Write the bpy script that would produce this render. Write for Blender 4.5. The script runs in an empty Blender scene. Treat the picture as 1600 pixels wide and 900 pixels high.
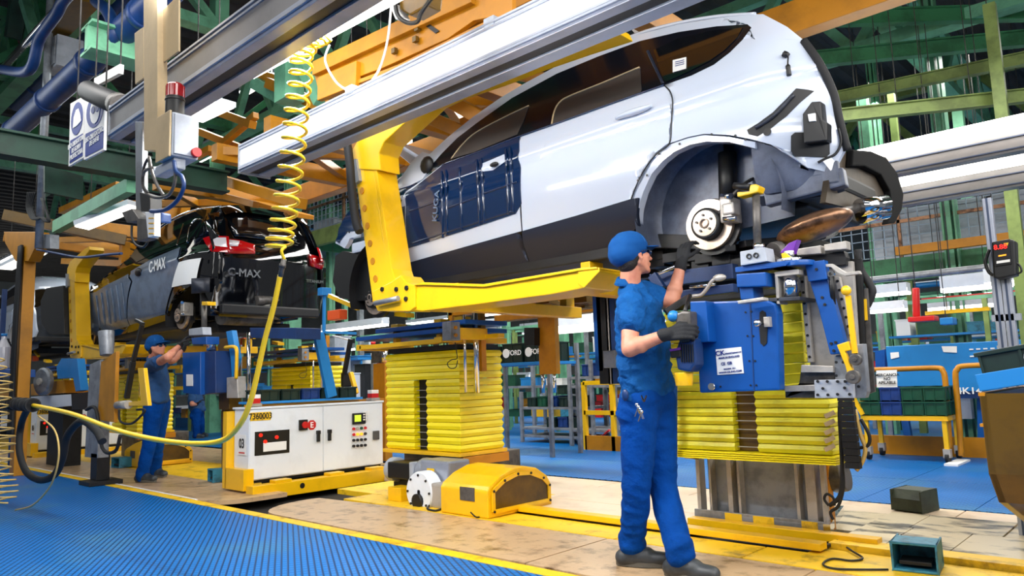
import bpy, bmesh, math, random
import numpy as np
from mathutils import Vector, Matrix, noise
random.seed(7)
C = bpy.context.scene.collection
# ------------------------------------------------------------------ camera
F = 1160.0; CH = 1.03
def _n(a): return a / np.linalg.norm(a)
def _cr(px, py): return np.array([(px - 800) / F, -(py - 450) / F, -1.0])
_up = _n(_cr(502, -8960)); _mx = _n(_cr(-450, 633)); _mx = _n(_mx - _up * np.dot(_mx, _up))
RW = np.array([-_mx, np.cross(_up, -_mx), _up]); CAM = np.array([0, 0, CH])
cd = bpy.data.cameras.new('camera'); cam = bpy.data.objects.new('camera', cd); C.objects.link(cam)
cd.sensor_width = 36; cd.lens = F / 1600 * 36; cd.clip_start = 0.05; cd.clip_end = 200
m4 = Matrix.Identity(4)
for i in range(3):
    for j in range(3): m4[i][j] = RW[i][j]
m4[2][3] = CH
cam.matrix_world = m4
bpy.context.scene.camera = cam
# ------------------------------------------------------------------ world, exposure
w = bpy.data.worlds.new('world'); bpy.context.scene.world = w; w.use_nodes = True
w.node_tree.nodes['Background'].inputs[0].default_value = (0.92, 0.96, 1.0, 1)
w.node_tree.nodes['Background'].inputs[1].default_value = 0.16
vs = bpy.context.scene.view_settings
vs.view_transform = 'Standard'; vs.look = 'None'; vs.gamma = 1; vs.use_curve_mapping = False
vs.exposure = 0.5
def area(name, loc, size, energy, rot=(0, 0, 0), col=(1, 1, 1), sy=None):
    l = bpy.data.lights.new(name, 'AREA'); l.energy = energy; l.color = col
    l.shape = 'RECTANGLE'; l.size = size; l.size_y = sy or size
    o = bpy.data.objects.new(name, l); C.objects.link(o); o.location = loc; o.rotation_euler = rot
    return o
R = math.radians
# fluorescent rows of the hall, hung under the roof (light runs along x), then two added fills
area('hall_and_fill_light', (-3.0, 1.2, 4.6), 10, 130, (R(20), 0, 0), (1, .98, .95), .6)
area('hall_and_fill_light', (-1.5, -2.2, 3.6), 8, 80, (R(55), 0, 0), (1, .98, .96), .8)
area('hall_and_fill_light', (-5.0, 7.4, 4.6), 12, 430, (R(-6), 0, 0), (1, .97, .92), .6)
area('hall_and_fill_light', (-12.0, 5.0, 5.6), 10, 180, (0, 0, 0), (.95, 1, 1), .6)
area('hall_and_fill_light', (-13.0, 1.0, 4.8), 9, 90, (R(25), 0, 0), (.95, 1, 1), .6)
area('hall_and_fill_light', (-8.0, 13.0, 5.6), 18, 600, (0, 0, 0), (1, .98, .93), 1.5)
area('hall_and_fill_light', (-8.0, 20.0, 5.8), 26, 700, (0, 0, 0), (.95, 1, .95), 2)
area('hall_and_fill_light', (2.2, 2.6, 3.6), 3, 240, (0, R(60), R(0)), (1, .98, .96), 5)  # fill added from the right for cabinet and bellows faces, not a hall lamp
area('hall_and_fill_light', (-4.4, 2.1, 4.0), 2.5, 70, (0, R(55), 0), (.95, .98, 1), 1.5)  # fill added to lift the cabinet and far worker, not a hall lamp
area('beam_glow', (-1.6, 2.0, 2.62), 6, 22, (R(80), 0, 0), (1, .99, .97), .12)
# ------------------------------------------------------------------ pixel -> place helpers
def ray(px, py): return RW @ _cr(px, py)
def PY(px, py, y): d = ray(px, py); return Vector(CAM + d * (y / d[1]))
def PX(px, py, x): d = ray(px, py); return Vector(CAM + d * (x / d[0]))
def PZ(px, py, z=0.0): d = ray(px, py); return Vector(CAM + d * ((z - CH) / d[2]))
# ------------------------------------------------------------------ materials
MT = {}
def lin(c): return tuple(((v / 255) / 12.92 if v / 255 <= .04045 else ((v / 255 + .055) / 1.055) ** 2.4) for v in c)
def mat(name, rgb, rough=.5, metal=0, emit=0, var=0.0, vscale=6, bump=0, bscale=60, rgb2=None, lo=.45, hi=.6, coat=0, alpha=1, spec=None, aniso=None):
    m = bpy.data.materials.new(name); m.use_nodes = True; nt = m.node_tree; b = nt.nodes['Principled BSDF']
    c = lin(rgb) + (1,)
    b.inputs['Base Color'].default_value = c; b.inputs['Roughness'].default_value = rough; b.inputs['Metallic'].default_value = metal
    if coat: b.inputs['Coat Weight'].default_value = coat; b.inputs['Coat Roughness'].default_value = .05
    if spec is not None: b.inputs['Specular IOR Level'].default_value = spec
    if alpha < 1: b.inputs['Alpha'].default_value = alpha
    if emit: b.inputs['Emission Color'].default_value = c; b.inputs['Emission Strength'].default_value = emit
    if var or rgb2:
        tc = nt.nodes.new('ShaderNodeTexCoord'); mp = nt.nodes.new('ShaderNodeMapping'); nz = nt.nodes.new('ShaderNodeTexNoise')
        nt.links.new(tc.outputs['Object'], mp.inputs[0]); nt.links.new(mp.outputs[0], nz.inputs['Vector'])
        if aniso: mp.inputs['Scale'].default_value = aniso
        nz.inputs['Scale'].default_value = vscale; nz.inputs['Detail'].default_value = 8; nz.inputs['Roughness'].default_value = .65
        mr = nt.nodes.new('ShaderNodeMapRange'); mr.inputs[1].default_value = lo; mr.inputs[2].default_value = hi
        nt.links.new(nz.outputs[0], mr.inputs[0])
        mx = nt.nodes.new('ShaderNodeMix'); mx.data_type = 'RGBA'
        mx.inputs[6].default_value = c
        c2 = lin(rgb2) + (1,) if rgb2 else tuple(v * (1 - var) for v in c[:3]) + (1,)
        mx.inputs[7].default_value = c2
        nt.links.new(mr.outputs[0], mx.inputs[0]); nt.links.new(mx.outputs[2], b.inputs['Base Color'])
    if bump:
        tc = nt.nodes.new('ShaderNodeTexCoord'); nz = nt.nodes.new('ShaderNodeTexNoise'); nz.inputs['Scale'].default_value = bscale
        nz.inputs['Detail'].default_value = 4
        nt.links.new(tc.outputs['Object'], nz.inputs['Vector'])
        bp = nt.nodes.new('ShaderNodeBump'); bp.inputs['Strength'].default_value = bump; bp.inputs['Distance'].default_value = .01 if bscale > 30 else .05
        nt.links.new(nz.outputs[0], bp.inputs['Height']); nt.links.new(bp.outputs[0], b.inputs['Normal'])
    MT[name] = m; return m
mat('beige_plate', (192, 162, 126), .32, 0, rgb2=(84, 58, 32), vscale=7, lo=.5, hi=.72, bump=.15, bscale=40)
mat('pale_plate', (222, 200, 172), .3, 0, rgb2=(170, 140, 108), vscale=2.5, lo=.5, hi=.8)
mat('worn_plate', (214, 196, 160), .3, .2, rgb2=(66, 56, 36), vscale=2.2, lo=.5, hi=.6, aniso=(1, 3, 1))
mat('floor_yellow', (236, 190, 24), .5, 0, rgb2=(122, 92, 24), vscale=5, lo=.52, hi=.72)
mat('dark_pit', (16, 14, 12), .8)
mat('yellow', (240, 186, 8), .35, 0, var=.25, vscale=3, lo=.5, hi=.8, coat=.3)
mat('ochre', (192, 126, 8), .42, 0, var=.4, vscale=2.5, lo=.45, hi=.75)
mat('bellows', (246, 226, 10), .42, 0, rgb2=(206, 186, 24), vscale=2.5, lo=.5, hi=.8, bump=.1)
mat('bellows_worn', (222, 212, 34), .42, 0, rgb2=(160, 148, 26), vscale=3, lo=.45, hi=.75, bump=.1)
mat('blue', (6, 76, 152), .4, 0, spec=.35, var=.3, vscale=4, lo=.5, hi=.8, coat=.2)
mat('blue_dark', (14, 52, 106), .45, 0, var=.4, vscale=4, lo=.4, hi=.7)
mat('blue_light', (30, 126, 196), .4, 0, var=.25, vscale=3, lo=.5, hi=.8)
mat('teal', (52, 130, 158), .5, 0, rgb2=(30, 70, 84), vscale=14, lo=.48, hi=.7)
mat('dark_green_box', (52, 60, 44), .6, 0, var=.4, vscale=10)
mat('beacon_red', (150, 8, 12), .15, coat=.5)
mat('white_car', (196, 205, 220), .17, 0, coat=1)
mat('white_metal', (226, 232, 240), .4, 0, var=.15, vscale=3, lo=.5, hi=.8)
mat('black_car', (5, 6, 10), .06, 0, coat=.8, spec=.5)
mat('window_black', (8, 12, 22), .22, coat=.2)
mat('film_blue', (4, 34, 70), .13, 0, coat=.7)
mat('film_grey', (98, 116, 140), .3, 0, var=.3, vscale=5, coat=.3)
mat('cladding', (28, 34, 50), .5, spec=.3)
mat('matte_black', (9, 9, 10), .85, spec=.15)
mat('under', (52, 56, 66), .45, .3, var=.5, vscale=5)
mat('apron', (70, 60, 48), .5, .1, var=.4, vscale=6)
mat('under_dark', (20, 21, 25), .5, .2, var=.4, vscale=7)
mat('liner', (98, 106, 126), .42, .1, var=.45, vscale=3)
mat('glass_dark', (10, 12, 16), .05, 0, coat=1)
mat('glass_grey', (62, 58, 56), .3, 0)
mat('black', (14, 14, 15), .45)
mat('rubber', (20, 20, 22), .7)
mat('glove', (22, 24, 28), .8, bump=.3, bscale=300)
mat('steel', (186, 180, 172), .38, .35, var=.35, vscale=9, lo=.45, hi=.7)
mat('steel_dark', (96, 92, 88), .45, .35, var=.5, vscale=9)
mat('chrome', (220, 222, 226), .1, 1)
mat('disc', (196, 178, 162), .32, .7, var=.2, vscale=20)
mat('rust', (150, 112, 84), .35, .7, rgb2=(70, 50, 40), vscale=8)
mat('galv', (150, 154, 160), .45, .5, var=.35, vscale=6)
mat('tan', (190, 166, 126), .5, 0, var=.15, vscale=3)
mat('grey_box', (168, 174, 184), .45, 0, var=.2, vscale=4)
mat('green', (112, 178, 140), .5, 0, var=.3, vscale=3)
mat('green_mid', (60, 128, 84), .5, 0, var=.4, vscale=3)
mat('green_dark', (16, 60, 44), .55, 0, var=.5, vscale=2)
mat('green_lime', (126, 146, 78), .5, 0, var=.35, vscale=3)
mat('crate_green', (14, 74, 50), .45, 0, var=.3, vscale=6)
mat('crate_dark', (18, 42, 36), .45, 0, var=.3, vscale=6)
mat('crate_blue', (20, 56, 120), .45, 0, var=.3, vscale=6)
mat('paper', (236, 236, 234), .6)
mat('white_paint', (240, 240, 240), .5)
mat('print_blue', (14, 44, 130), .5)
mat('print_black', (20, 20, 22), .5)
mat('red', (196, 26, 26), .4)
mat('red_lens', (170, 8, 16), .12, coat=1)
mat('clear_lens', (214, 210, 214), .12, coat=1)
mat('orange_plastic', (226, 86, 30), .4)
mat('purple', (104, 40, 150), .3)
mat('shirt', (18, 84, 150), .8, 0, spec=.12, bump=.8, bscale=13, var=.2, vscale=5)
mat('trousers', (2, 64, 142), .85, 0, spec=.1, bump=.6, bscale=9, var=.2, vscale=4)
mat('capcloth', (18, 74, 136), .8, 0, spec=.12, bump=.25, bscale=500)
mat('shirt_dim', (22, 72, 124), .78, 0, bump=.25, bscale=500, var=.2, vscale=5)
mat('skin', (206, 140, 112), .5, 0, rgb2=(190, 112, 88), vscale=14, lo=.45, hi=.7)
mat('hair', (26, 18, 14), .6, bump=.6, bscale=160)
mat('shoe', (58, 62, 66), .45, var=.4, vscale=14)
mat('sole', (92, 88, 80), .7)
mat('yellow_hose', (252, 208, 30), .35, coat=.3)
mat('tan_hose', (196, 164, 92), .4)
mat('lamp', (255, 253, 246), .4, emit=6)
mat('lamp_soft', (255, 252, 240), .4, emit=2.2)
mat('lamp_cool', (226, 244, 255), .4, emit=2.6)
mat('lcd', (190, 214, 60), .3, emit=.5)
mat('led_red', (230, 30, 20), .3, emit=1)
mat('led_amber', (250, 150, 30), .3, emit=1.2)
mat('white_beam', (236, 238, 242), .35, .15, var=.08, vscale=3)
mat('beam_grey', (128, 126, 126), .4, .3, var=.15, vscale=3)
mat('alu', (170, 176, 190), .35, .5, var=.15, vscale=3)
mat('alu_dark', (70, 82, 106), .4, .4)
mat('roof_sheet', (62, 58, 54), .7, var=.3, vscale=1)
mat('wall_grey', (120, 124, 122), .8, var=.3, vscale=.6)
mat('mesh_wire', (150, 168, 186), .5, .2)
mat('bronze', (104, 76, 16), .3, .15, rgb2=(66, 48, 14), vscale=3, lo=.45, hi=.7)
def floor_mat():
    m = mat('floor_blue', (14, 92, 172), .4, spec=.16); nt = m.node_tree; b = nt.nodes['Principled BSDF']
    tc = nt.nodes.new('ShaderNodeTexCoord')
    def wave(axis, sc):
        wv = nt.nodes.new('ShaderNodeTexWave'); wv.bands_direction = axis; wv.inputs['Scale'].default_value = sc
        nt.links.new(mpp.outputs[0], wv.inputs['Vector']); return wv
    mpp = nt.nodes.new('ShaderNodeMapping'); mpp.inputs['Rotation'].default_value = (0, 0, R(30)); nt.links.new(tc.outputs['Object'], mpp.inputs[0])
    a = wave('Y', 8.5); c = wave('X', 5.5)
    mxn = nt.nodes.new('ShaderNodeMath'); mxn.operation = 'MAXIMUM'
    cr1 = nt.nodes.new('ShaderNodeMapRange'); cr1.inputs[1].default_value = .6; cr1.inputs[2].default_value = 1
    cr2 = nt.nodes.new('ShaderNodeMapRange'); cr2.inputs[1].default_value = .85; cr2.inputs[2].default_value = 1; cr2.inputs[4].default_value = .6
    nt.links.new(a.outputs[1], cr1.inputs[0]); nt.links.new(c.outputs[1], cr2.inputs[0])
    nt.links.new(cr1.outputs[0], mxn.inputs[0]); nt.links.new(cr2.outputs[0], mxn.inputs[1])
    nz = nt.nodes.new('ShaderNodeTexNoise'); nz.inputs['Scale'].default_value = .9; nz.inputs['Detail'].default_value = 9; nz.inputs['Roughness'].default_value = .6
    nt.links.new(tc.outputs['Object'], nz.inputs['Vector'])
    mr = nt.nodes.new('ShaderNodeMapRange'); mr.inputs[1].default_value = .5; mr.inputs[2].default_value = .66
    nt.links.new(nz.outputs[0], mr.inputs[0])
    m1 = nt.nodes.new('ShaderNodeMix'); m1.data_type = 'RGBA'; m1.inputs[6].default_value = lin((0, 108, 186)) + (1,); m1.inputs[7].default_value = lin((54, 124, 172)) + (1,)
    nt.links.new(mr.outputs[0], m1.inputs[0])
    m2 = nt.nodes.new('ShaderNodeMix'); m2.data_type = 'RGBA'; m2.inputs[7].default_value = lin((2, 40, 86)) + (1,)
    ml = nt.nodes.new('ShaderNodeMath'); ml.operation = 'MULTIPLY'; ml.inputs[1].default_value = .95
    nt.links.new(mxn.outputs[0], ml.inputs[0]); nt.links.new(ml.outputs[0], m2.inputs[0]); nt.links.new(m1.outputs[2], m2.inputs[6])
    nt.links.new(m2.outputs[2], b.inputs['Base Color'])
    bp = nt.nodes.new('ShaderNodeBump'); bp.inputs['Strength'].default_value = .6; bp.inputs['Distance'].default_value = .004; bp.invert = True
    nt.links.new(mxn.outputs[0], bp.inputs['Height']); nt.links.new(bp.outputs[0], b.inputs['Normal'])
floor_mat()
# ------------------------------------------------------------------ mesh builder
def basis(d):
    d = Vector(d).normalized(); a = Vector((0, 0, 1)) if abs(d.z) < .9 else Vector((1, 0, 0))
    u = d.cross(a).normalized(); return u, d.cross(u).normalized(), d
class B:
    def __init__(s): s.v = []; s.f = []; s.sm = []
    def add(s, vs_, fs, smooth=False):
        n = len(s.v); s.v += [tuple(v) for v in vs_]; s.f += [tuple(i + n for i in f) for f in fs]; s.sm += [smooth] * len(fs); return s
    def box(s, lo, hi, rot=None, at=None):
        lo, hi = Vector([min(a, b) for a, b in zip(lo, hi)]), Vector([max(a, b) for a, b in zip(lo, hi)])
        vs_ = [Vector((x, y, z)) for x in (lo.x, hi.x) for y in (lo.y, hi.y) for z in (lo.z, hi.z)]
        if rot is not None: vs_ = [rot @ v for v in vs_]
        if at is not None: vs_ = [v + Vector(at) for v in vs_]
        return s.add(vs_, [(0, 1, 3, 2), (4, 6, 7, 5), (0, 4, 5, 1), (2, 3, 7, 6), (0, 2, 6, 4), (1, 5, 7, 3)])
    def bar(s, a, b, wx, wy=None, upv=None):           # square bar between two points
        a, b = Vector(a), Vector(b); wy = wy or wx; d = (b - a).normalized()
        if upv is None: upv = (0, 0, 1) if abs(d.z) < .95 else (0, 1, 0)
        u = d.cross(Vector(upv)).normalized(); v = u.cross(d).normalized()
        vs_ = [p + u * (i * wx / 2) + v * (j * wy / 2) for p in (a, b) for i, j in ((-1, -1), (1, -1), (1, 1), (-1, 1))]
        return s.add(vs_, [(3, 2, 1, 0), (4, 5, 6, 7), (0, 1, 5, 4), (1, 2, 6, 5), (2, 3, 7, 6), (3, 0, 4, 7)])
    def cyl(s, a, b, r, r2=None, n=16, cap=True):
        a, b = Vector(a), Vector(b); r2 = r if r2 is None else r2; u, v, d = basis(b - a)
        vs_ = [p + (u * math.cos(2 * math.pi * i / n) + v * math.sin(2 * math.pi * i / n)) * q for p, q in ((a, r), (b, r2)) for i in range(n)]
        s.add(vs_, [(i, (i + 1) % n, n + (i + 1) % n, n + i) for i in range(n)], True)
        if cap: s.add(vs_, [tuple(range(n))[::-1], tuple(range(n, 2 * n))])
        return s
    def lathe(s, a, d, prof, n=24):                    # prof = [(h, r)] along d from a
        u, v, d = basis(d); a = Vector(a); vs_ = []
        for h, r in prof: vs_ += [a + d * h + (u * math.cos(2 * math.pi * i / n) + v * math.sin(2 * math.pi * i / n)) * r for i in range(n)]
        fs = [(k * n + i, k * n + (i + 1) % n, (k + 1) * n + (i + 1) % n, (k + 1) * n + i) for k in range(len(prof) - 1) for i in range(n)]
        s.add(vs_, fs, False); return s
    def tube(s, pts, r, n=8, smooth=True, res=6):
        pts = [Vector(p) for p in pts]
        if smooth and len(pts) > 2:
            q = []
            for i in range(len(pts) - 1):
                p0, p1, p2, p3 = pts[max(i - 1, 0)], pts[i], pts[i + 1], pts[min(i + 2, len(pts) - 1)]
                for k in range(res):
                    t = k / res
                    q.append(.5 * ((2 * p1) + (p2 - p0) * t + (2 * p0 - 5 * p1 + 4 * p2 - p3) * t * t + (3 * p1 - p0 - 3 * p2 + p3) * t ** 3))
            pts = q + [pts[-1]]
        u = None; vs_ = []
        for i, p in enumerate(pts):
            d = (pts[min(i + 1, len(pts) - 1)] - pts[max(i - 1, 0)]).normalized()
            if u is None: u = basis(d)[0]
            u = (u - d * u.dot(d)).normalized(); v = d.cross(u)
            rr = r(i / (len(pts) - 1)) if callable(r) else r
            vs_ += [p + (u * math.cos(2 * math.pi * k / n) + v * math.sin(2 * math.pi * k / n)) * rr for k in range(n)]
        m = len(pts)
        s.add(vs_, [(i * n + k, i * n + (k + 1) % n, (i + 1) * n + (k + 1) % n, (i + 1) * n + k) for i in range(m - 1) for k in range(n)], True)
        s.add(vs_, [tuple(range(n))[::-1], tuple(range((m - 1) * n, m * n))]); return s
    def prism(s, poly, ext):                           # poly: 3-D points of one face, ext: thickness vector
        poly = [Vector(p) for p in poly]; e = Vector(ext); n = len(poly)
        nrm = Vector((0, 0, 0))
        for i in range(n): nrm += (poly[i] - poly[0]).cross(poly[(i + 1) % n] - poly[0])
        if nrm.dot(e) > 0: poly.reverse()
        vs_ = poly + [p + e for p in poly]
        return s.add(vs_, [tuple(range(n)), tuple(range(n, 2 * n))[::-1]] + [(i, i + n, (i + 1) % n + n, (i + 1) % n) for i in range(n)])
    def ball(s, c, r, n=12, sc=(1, 1, 1), rot=None):
        vs_ = []; c = Vector(c)
        for i in range(n // 2 + 1):
            t = math.pi * i / (n // 2)
            for k in range(n):
                p = Vector((math.sin(t) * math.cos(2 * math.pi * k / n) * sc[0], math.sin(t) * math.sin(2 * math.pi * k / n) * sc[1], math.cos(t) * sc[2])) * r
                if rot is not None: p = rot @ p
                vs_.append(c + p)
        fs = [(i * n + k, (i + 1) * n + k, (i + 1) * n + (k + 1) % n, i * n + (k + 1) % n) for i in range(n // 2) for k in range(n)]
        return s.add(vs_, fs, True)
def wloc(o):
    v = Vector((0, 0, 0))
    while o is not None: v += o.location; o = o.parent
    return v
def build(name, b, m, parent=None, bev=0, label=None, weld=False):
    me = bpy.data.meshes.new(name); off = wloc(parent) if parent else Vector((0, 0, 0))
    me.from_pydata([tuple(Vector(v) - off) for v in b.v], [], b.f)
    me.polygons.foreach_set('use_smooth', b.sm)
    bm = bmesh.new(); bm.from_mesh(me)
    bmesh.ops.remove_doubles(bm, verts=bm.verts, dist=1e-5)
    if bev:
        es = [e for e in bm.edges if len(e.link_faces) == 2 and not (e.link_faces[0].smooth and e.link_faces[1].smooth) and e.calc_face_angle(0) > .5]
        bmesh.ops.bevel(bm, geom=es, offset=bev, segments=2, profile=.6, affect='EDGES', clamp_overlap=True)
    bmesh.ops.recalc_face_normals(bm, faces=bm.faces)
    bm.to_mesh(me); bm.free()
    me.materials.append(MT[m] if isinstance(m, str) else m)
    o = bpy.data.objects.new(name, me); C.objects.link(o); o.parent = parent
    if label: o['label'] = label
    if name in STUFF: o['kind'] = 'stuff'
    return o
STUFF = {'conveyor_parts', 'rib', 'perforation', 'ridge', 'sticker_text', 'under_car_parts', 'laces', 'beacon_rib', 'ochre_grille', 'guard_rail_mesh', 'cap_seam', 'groove'}
def wire(parent, x, y, z):
    return build('suspension_wire', B().cyl((x, y, z), (x, y, 7.495), .006, n=5), 'steel_dark', parent)
def thing(name, label, cat, loc=(0, 0, 0), group=None):
    o = bpy.data.objects.new(name, None); C.objects.link(o); o.location = loc; o.empty_display_size = .1
    o['label'] = label; o['category'] = cat
    if group: o['group'] = group
    return o
def tag(o, label, cat, group=None):
    o['label'] = label; o['category'] = cat
    if group: o['group'] = group
    return o
def struct(name, b, m, label=None, **k):
    o = build(name, b, m, None, **k); o['kind'] = 'structure'
    if label: o['label'] = label; 
    return o
def dup(root, d, label=None, group=None):
    d = Vector(d)
    r = root.copy(); C.objects.link(r); r.location = root.location + d
    if label: r['label'] = label
    if group: r['group'] = group
    for ch in list(root.children):
        c = ch.copy(); C.objects.link(c); c.parent = r
        for g in list(ch.children):
            q = g.copy(); C.objects.link(q); q.parent = c
    return r
def text(s, loc, size, face, m, parent=None, name='lettering', ext=.001, align='CENTER', squash=1.0):
    cu = bpy.data.curves.new(name, 'FONT'); cu.body = s; cu.size = size; cu.extrude = ext; cu.offset = size * .018; cu.align_x = align; cu.align_y = 'CENTER'
    cu.materials.append(MT[m]); o = bpy.data.objects.new(name, cu); C.objects.link(o)
    o.rotation_euler = {'-y': (R(90), 0, 0), '+x': (R(90), 0, R(90)), '+z': (0, 0, 0)}.get(face, face)
    o.scale.x = squash
    o.parent = parent; o.location = Vector(loc) - (wloc(parent) if parent else Vector((0, 0, 0))); return o
def polyY(pts, Y): return [PY(a, b, Y) for a, b in pts]
def polyX(pts, X): return [PX(a, b, X) for a, b in pts]
def ring_bolts(b, pts, d, r=.008, h=.006):
    for p in pts: b.cyl(p, Vector(p) + Vector(d) * h, r, n=8)
    return b

def convert_text():
    dg = bpy.context.evaluated_depsgraph_get(); dg.update()
    done = {}
    for o in [x for x in C.objects if x.type == 'FONT']:
        k = o.data.name
        if k not in done: done[k] = bpy.data.meshes.new_from_object(o.evaluated_get(dg))
        n = bpy.data.objects.new('tmp', done[k]); n.parent = o.parent; n.location = o.location; n.rotation_euler = o.rotation_euler; n.scale = o.scale
        nm = o.name; bpy.data.objects.remove(o); n.name = nm; C.objects.link(n)
def split_islands(names):
    for o in [x for x in C.objects if x.type == 'MESH' and x.name.split('.')[0] in names]:
        bm = bmesh.new(); bm.from_mesh(o.data); bm.verts.ensure_lookup_table(); seen = set(); isl = []
        for v in bm.verts:
            if v.index in seen: continue
            st = [v]; seen.add(v.index); cur = []
            while st:
                q = st.pop(); cur.append(q)
                for e in q.link_edges:
                    w_ = e.other_vert(q)
                    if w_.index not in seen: seen.add(w_.index); st.append(w_)
            isl.append(cur)
        if 1 < len(isl) <= 60:
            for cur in isl:
                ix = {v.index: i for i, v in enumerate(cur)}; fs = {f for v in cur for f in v.link_faces}
                me = bpy.data.meshes.new(o.data.name); me.from_pydata([tuple(v.co) for v in cur], [], [tuple(ix[v.index] for v in f.verts) for f in fs])
                me.polygons.foreach_set('use_smooth', [f.smooth for f in fs]); me.materials.append(o.data.materials[0])
                n = bpy.data.objects.new(o.name.split('.')[0], me); n.parent = o.parent; n.location = o.location; n.rotation_euler = o.rotation_euler; C.objects.link(n)
            nm = o.name; bpy.data.objects.remove(o)
        bm.free()
# ================================================================== THE SETTING
b = B(); b.box((-30, -4, -.12), (5, 3.06, 0)); struct('floor', b, 'floor_blue')
b = B(); b.box((-30, 3.06, -.14), (5, 3.16, .004)); struct('trim_1', b, 'floor_yellow', bev=.004)
pit = struct('conveyor_floor', B().box((-30, 3.16, -.2), (5, 6.2, -.12)), 'dark_pit')
def plate(pts, m, z=0.0, th=.03, name='floor_plate'):
    b = B(); b.prism([PZ(a, c, z) if not isinstance(a, tuple) else Vector((a[0], a[1], z)) for a, c in pts], (0, 0, -th)); return build(name, b, m, pit, bev=.003)
def rplate(x0, x1, y0, y1, m, z=0.0, th=.05): return build('floor_plate', B().box((x0, y0, z - th), (x1, y1, z)), m, pit, bev=.003)
# left carrier: plates end with a rounded nose under the cabinet
n = Vector((-7.0, 3.19, 0))
for i, x in enumerate((-22, -19, -16, -13, -10.4)): rplate(x, (-19, -16, -13, -10.4, -7.9)[i] - .012, 3.19, 3.92, 'beige_plate')
b = B(); pts = [Vector((-7.89, 3.19, 0)), Vector((-7.1, 3.19, 0))] + [Vector((-7.1 + .35 * math.sin(t), 3.54 - .35 * math.cos(t), 0)) for t in [k * math.pi / 16 for k in range(1, 9)]] + [Vector((-6.75, 3.92, 0)), Vector((-7.89, 3.92, 0))]
b.prism(pts, (0, 0, -.04)); build('floor_plate', b, 'beige_plate', pit)
b = B().box((-16, 3.165, -.04), (-7.1, 3.188, .006)); build('plate_edge', b, 'white_paint', pit, label='white painted edge of the left floor plates')
rplate(-22, -7.0, 3.93, 4.9, 'floor_yellow', -.004); rplate(-22, -7.0, 4.91, 6.1, 'beige_plate', -.006)
# middle carrier, left end rounded
xe = -6.15
pts = [Vector((xe + .0, 3.9, 0))] + [Vector((xe - .02 + .45 * (1 - math.sin(t)), 3.2 + .6 * (1 - math.cos(t)), 0)) for t in [math.pi / 2 * (1 - k / 8) for k in range(9)]] + [Vector((-2.95, 3.2, 0)), Vector((-2.95, 3.985, 0)), Vector((-5.2, 3.985, 0))]
b = B().prism(pts, (0, 0, -.04)); build('floor_plate', b, 'beige_plate', pit)
for x0, x1 in ((-2.94, -1.62), (-1.61, -.2), (-.19, 1.2)): rplate(x0, x1, 3.2, 3.985, 'beige_plate')
for x0, x1 in ((-5.9, -4.36), (-4.35, -2.9), (-2.89, -2.04), (-2.03, -.9), (-.89, 1.2)): rplate(x0, x1, 3.995, 4.32, 'floor_yellow', .002)
rplate(-6.5, -4.36, 4.33, 5.2, 'floor_yellow', .002)
rplate(-6.9, -4.36, 5.21, 6.15, 'pale_plate', -.002)
for x0, x1 in ((-4.35, -3.4), (-3.39, -2.3), (-2.29, -1.4), (-1.39, -.4), (-.39, 1.2)): rplate(x0, x1, 5.72, 6.18, 'pale_plate', -.002)
rplate(-2.75, -1.745, 4.99, 5.7, 'worn_plate', .012)
rplate(-1.8, 1.2, 4.33, 4.49, 'floor_yellow', -.002)
rplate(-4.35, -2.75, 4.5, 5.0, 'pale_plate', .012); rplate(-4.35, -2.75, 5.01, 5.71, 'pale_plate', .012)
for x0, x1 in ((-1.74, -1.475), (-1.47, -1.15), (-1.145, -.5), (-.49, .2)):
    rplate(x0, x1, 4.66, 5.2, 'worn_plate', .03, .08)
rplate(-1.74, .2, 4.5, 4.655, 'floor_yellow', .032, .1)
for x0, x1 in ((-1.74, -1.5), (-1.495, -1.0), (-.99, .2)): rplate(x0, x1, 5.205, 5.7, 'worn_plate', .03, .08)
# far blue walkway
fb = struct('floor_back', B().box((-30, 6.2, -.12), (5, 30, -.006)), 'dark_pit')
xs = [-30, -24, -19, -15, -11, -7.6, -4.6, -2.15, -1.35, .8, 5]
for i in range(len(xs) - 1):
    for y0, y1 in ((6.2, 7.6), (7.61, 9.0), (9.01, 30)): build('floor_mat', B().box((xs[i] + .006, y0, -.02), (xs[i + 1], y1, 0)), 'floor_blue', fb)
# roof and walls
b = B()
for i in range(120): b.prism([Vector((-50 + i * .5, -6, 7.6)), Vector((-49.9 + i * .5, -6, 7.5)), Vector((-49.7 + i * .5, -6, 7.5)), Vector((-49.6 + i * .5, -6, 7.6))], (0, 40, 0))
b.box((-50, -6, 7.6), (10, 34, 7.7)); struct('ceiling', b, 'roof_sheet')
struct('wall_back', B().box((-50, 34, 0), (10, 34.2, 7.7)), 'wall_grey')
struct('wall_left', B().box((-50.2, -6, 0), (-50, 34, 7.7)), 'wall_grey')
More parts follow.
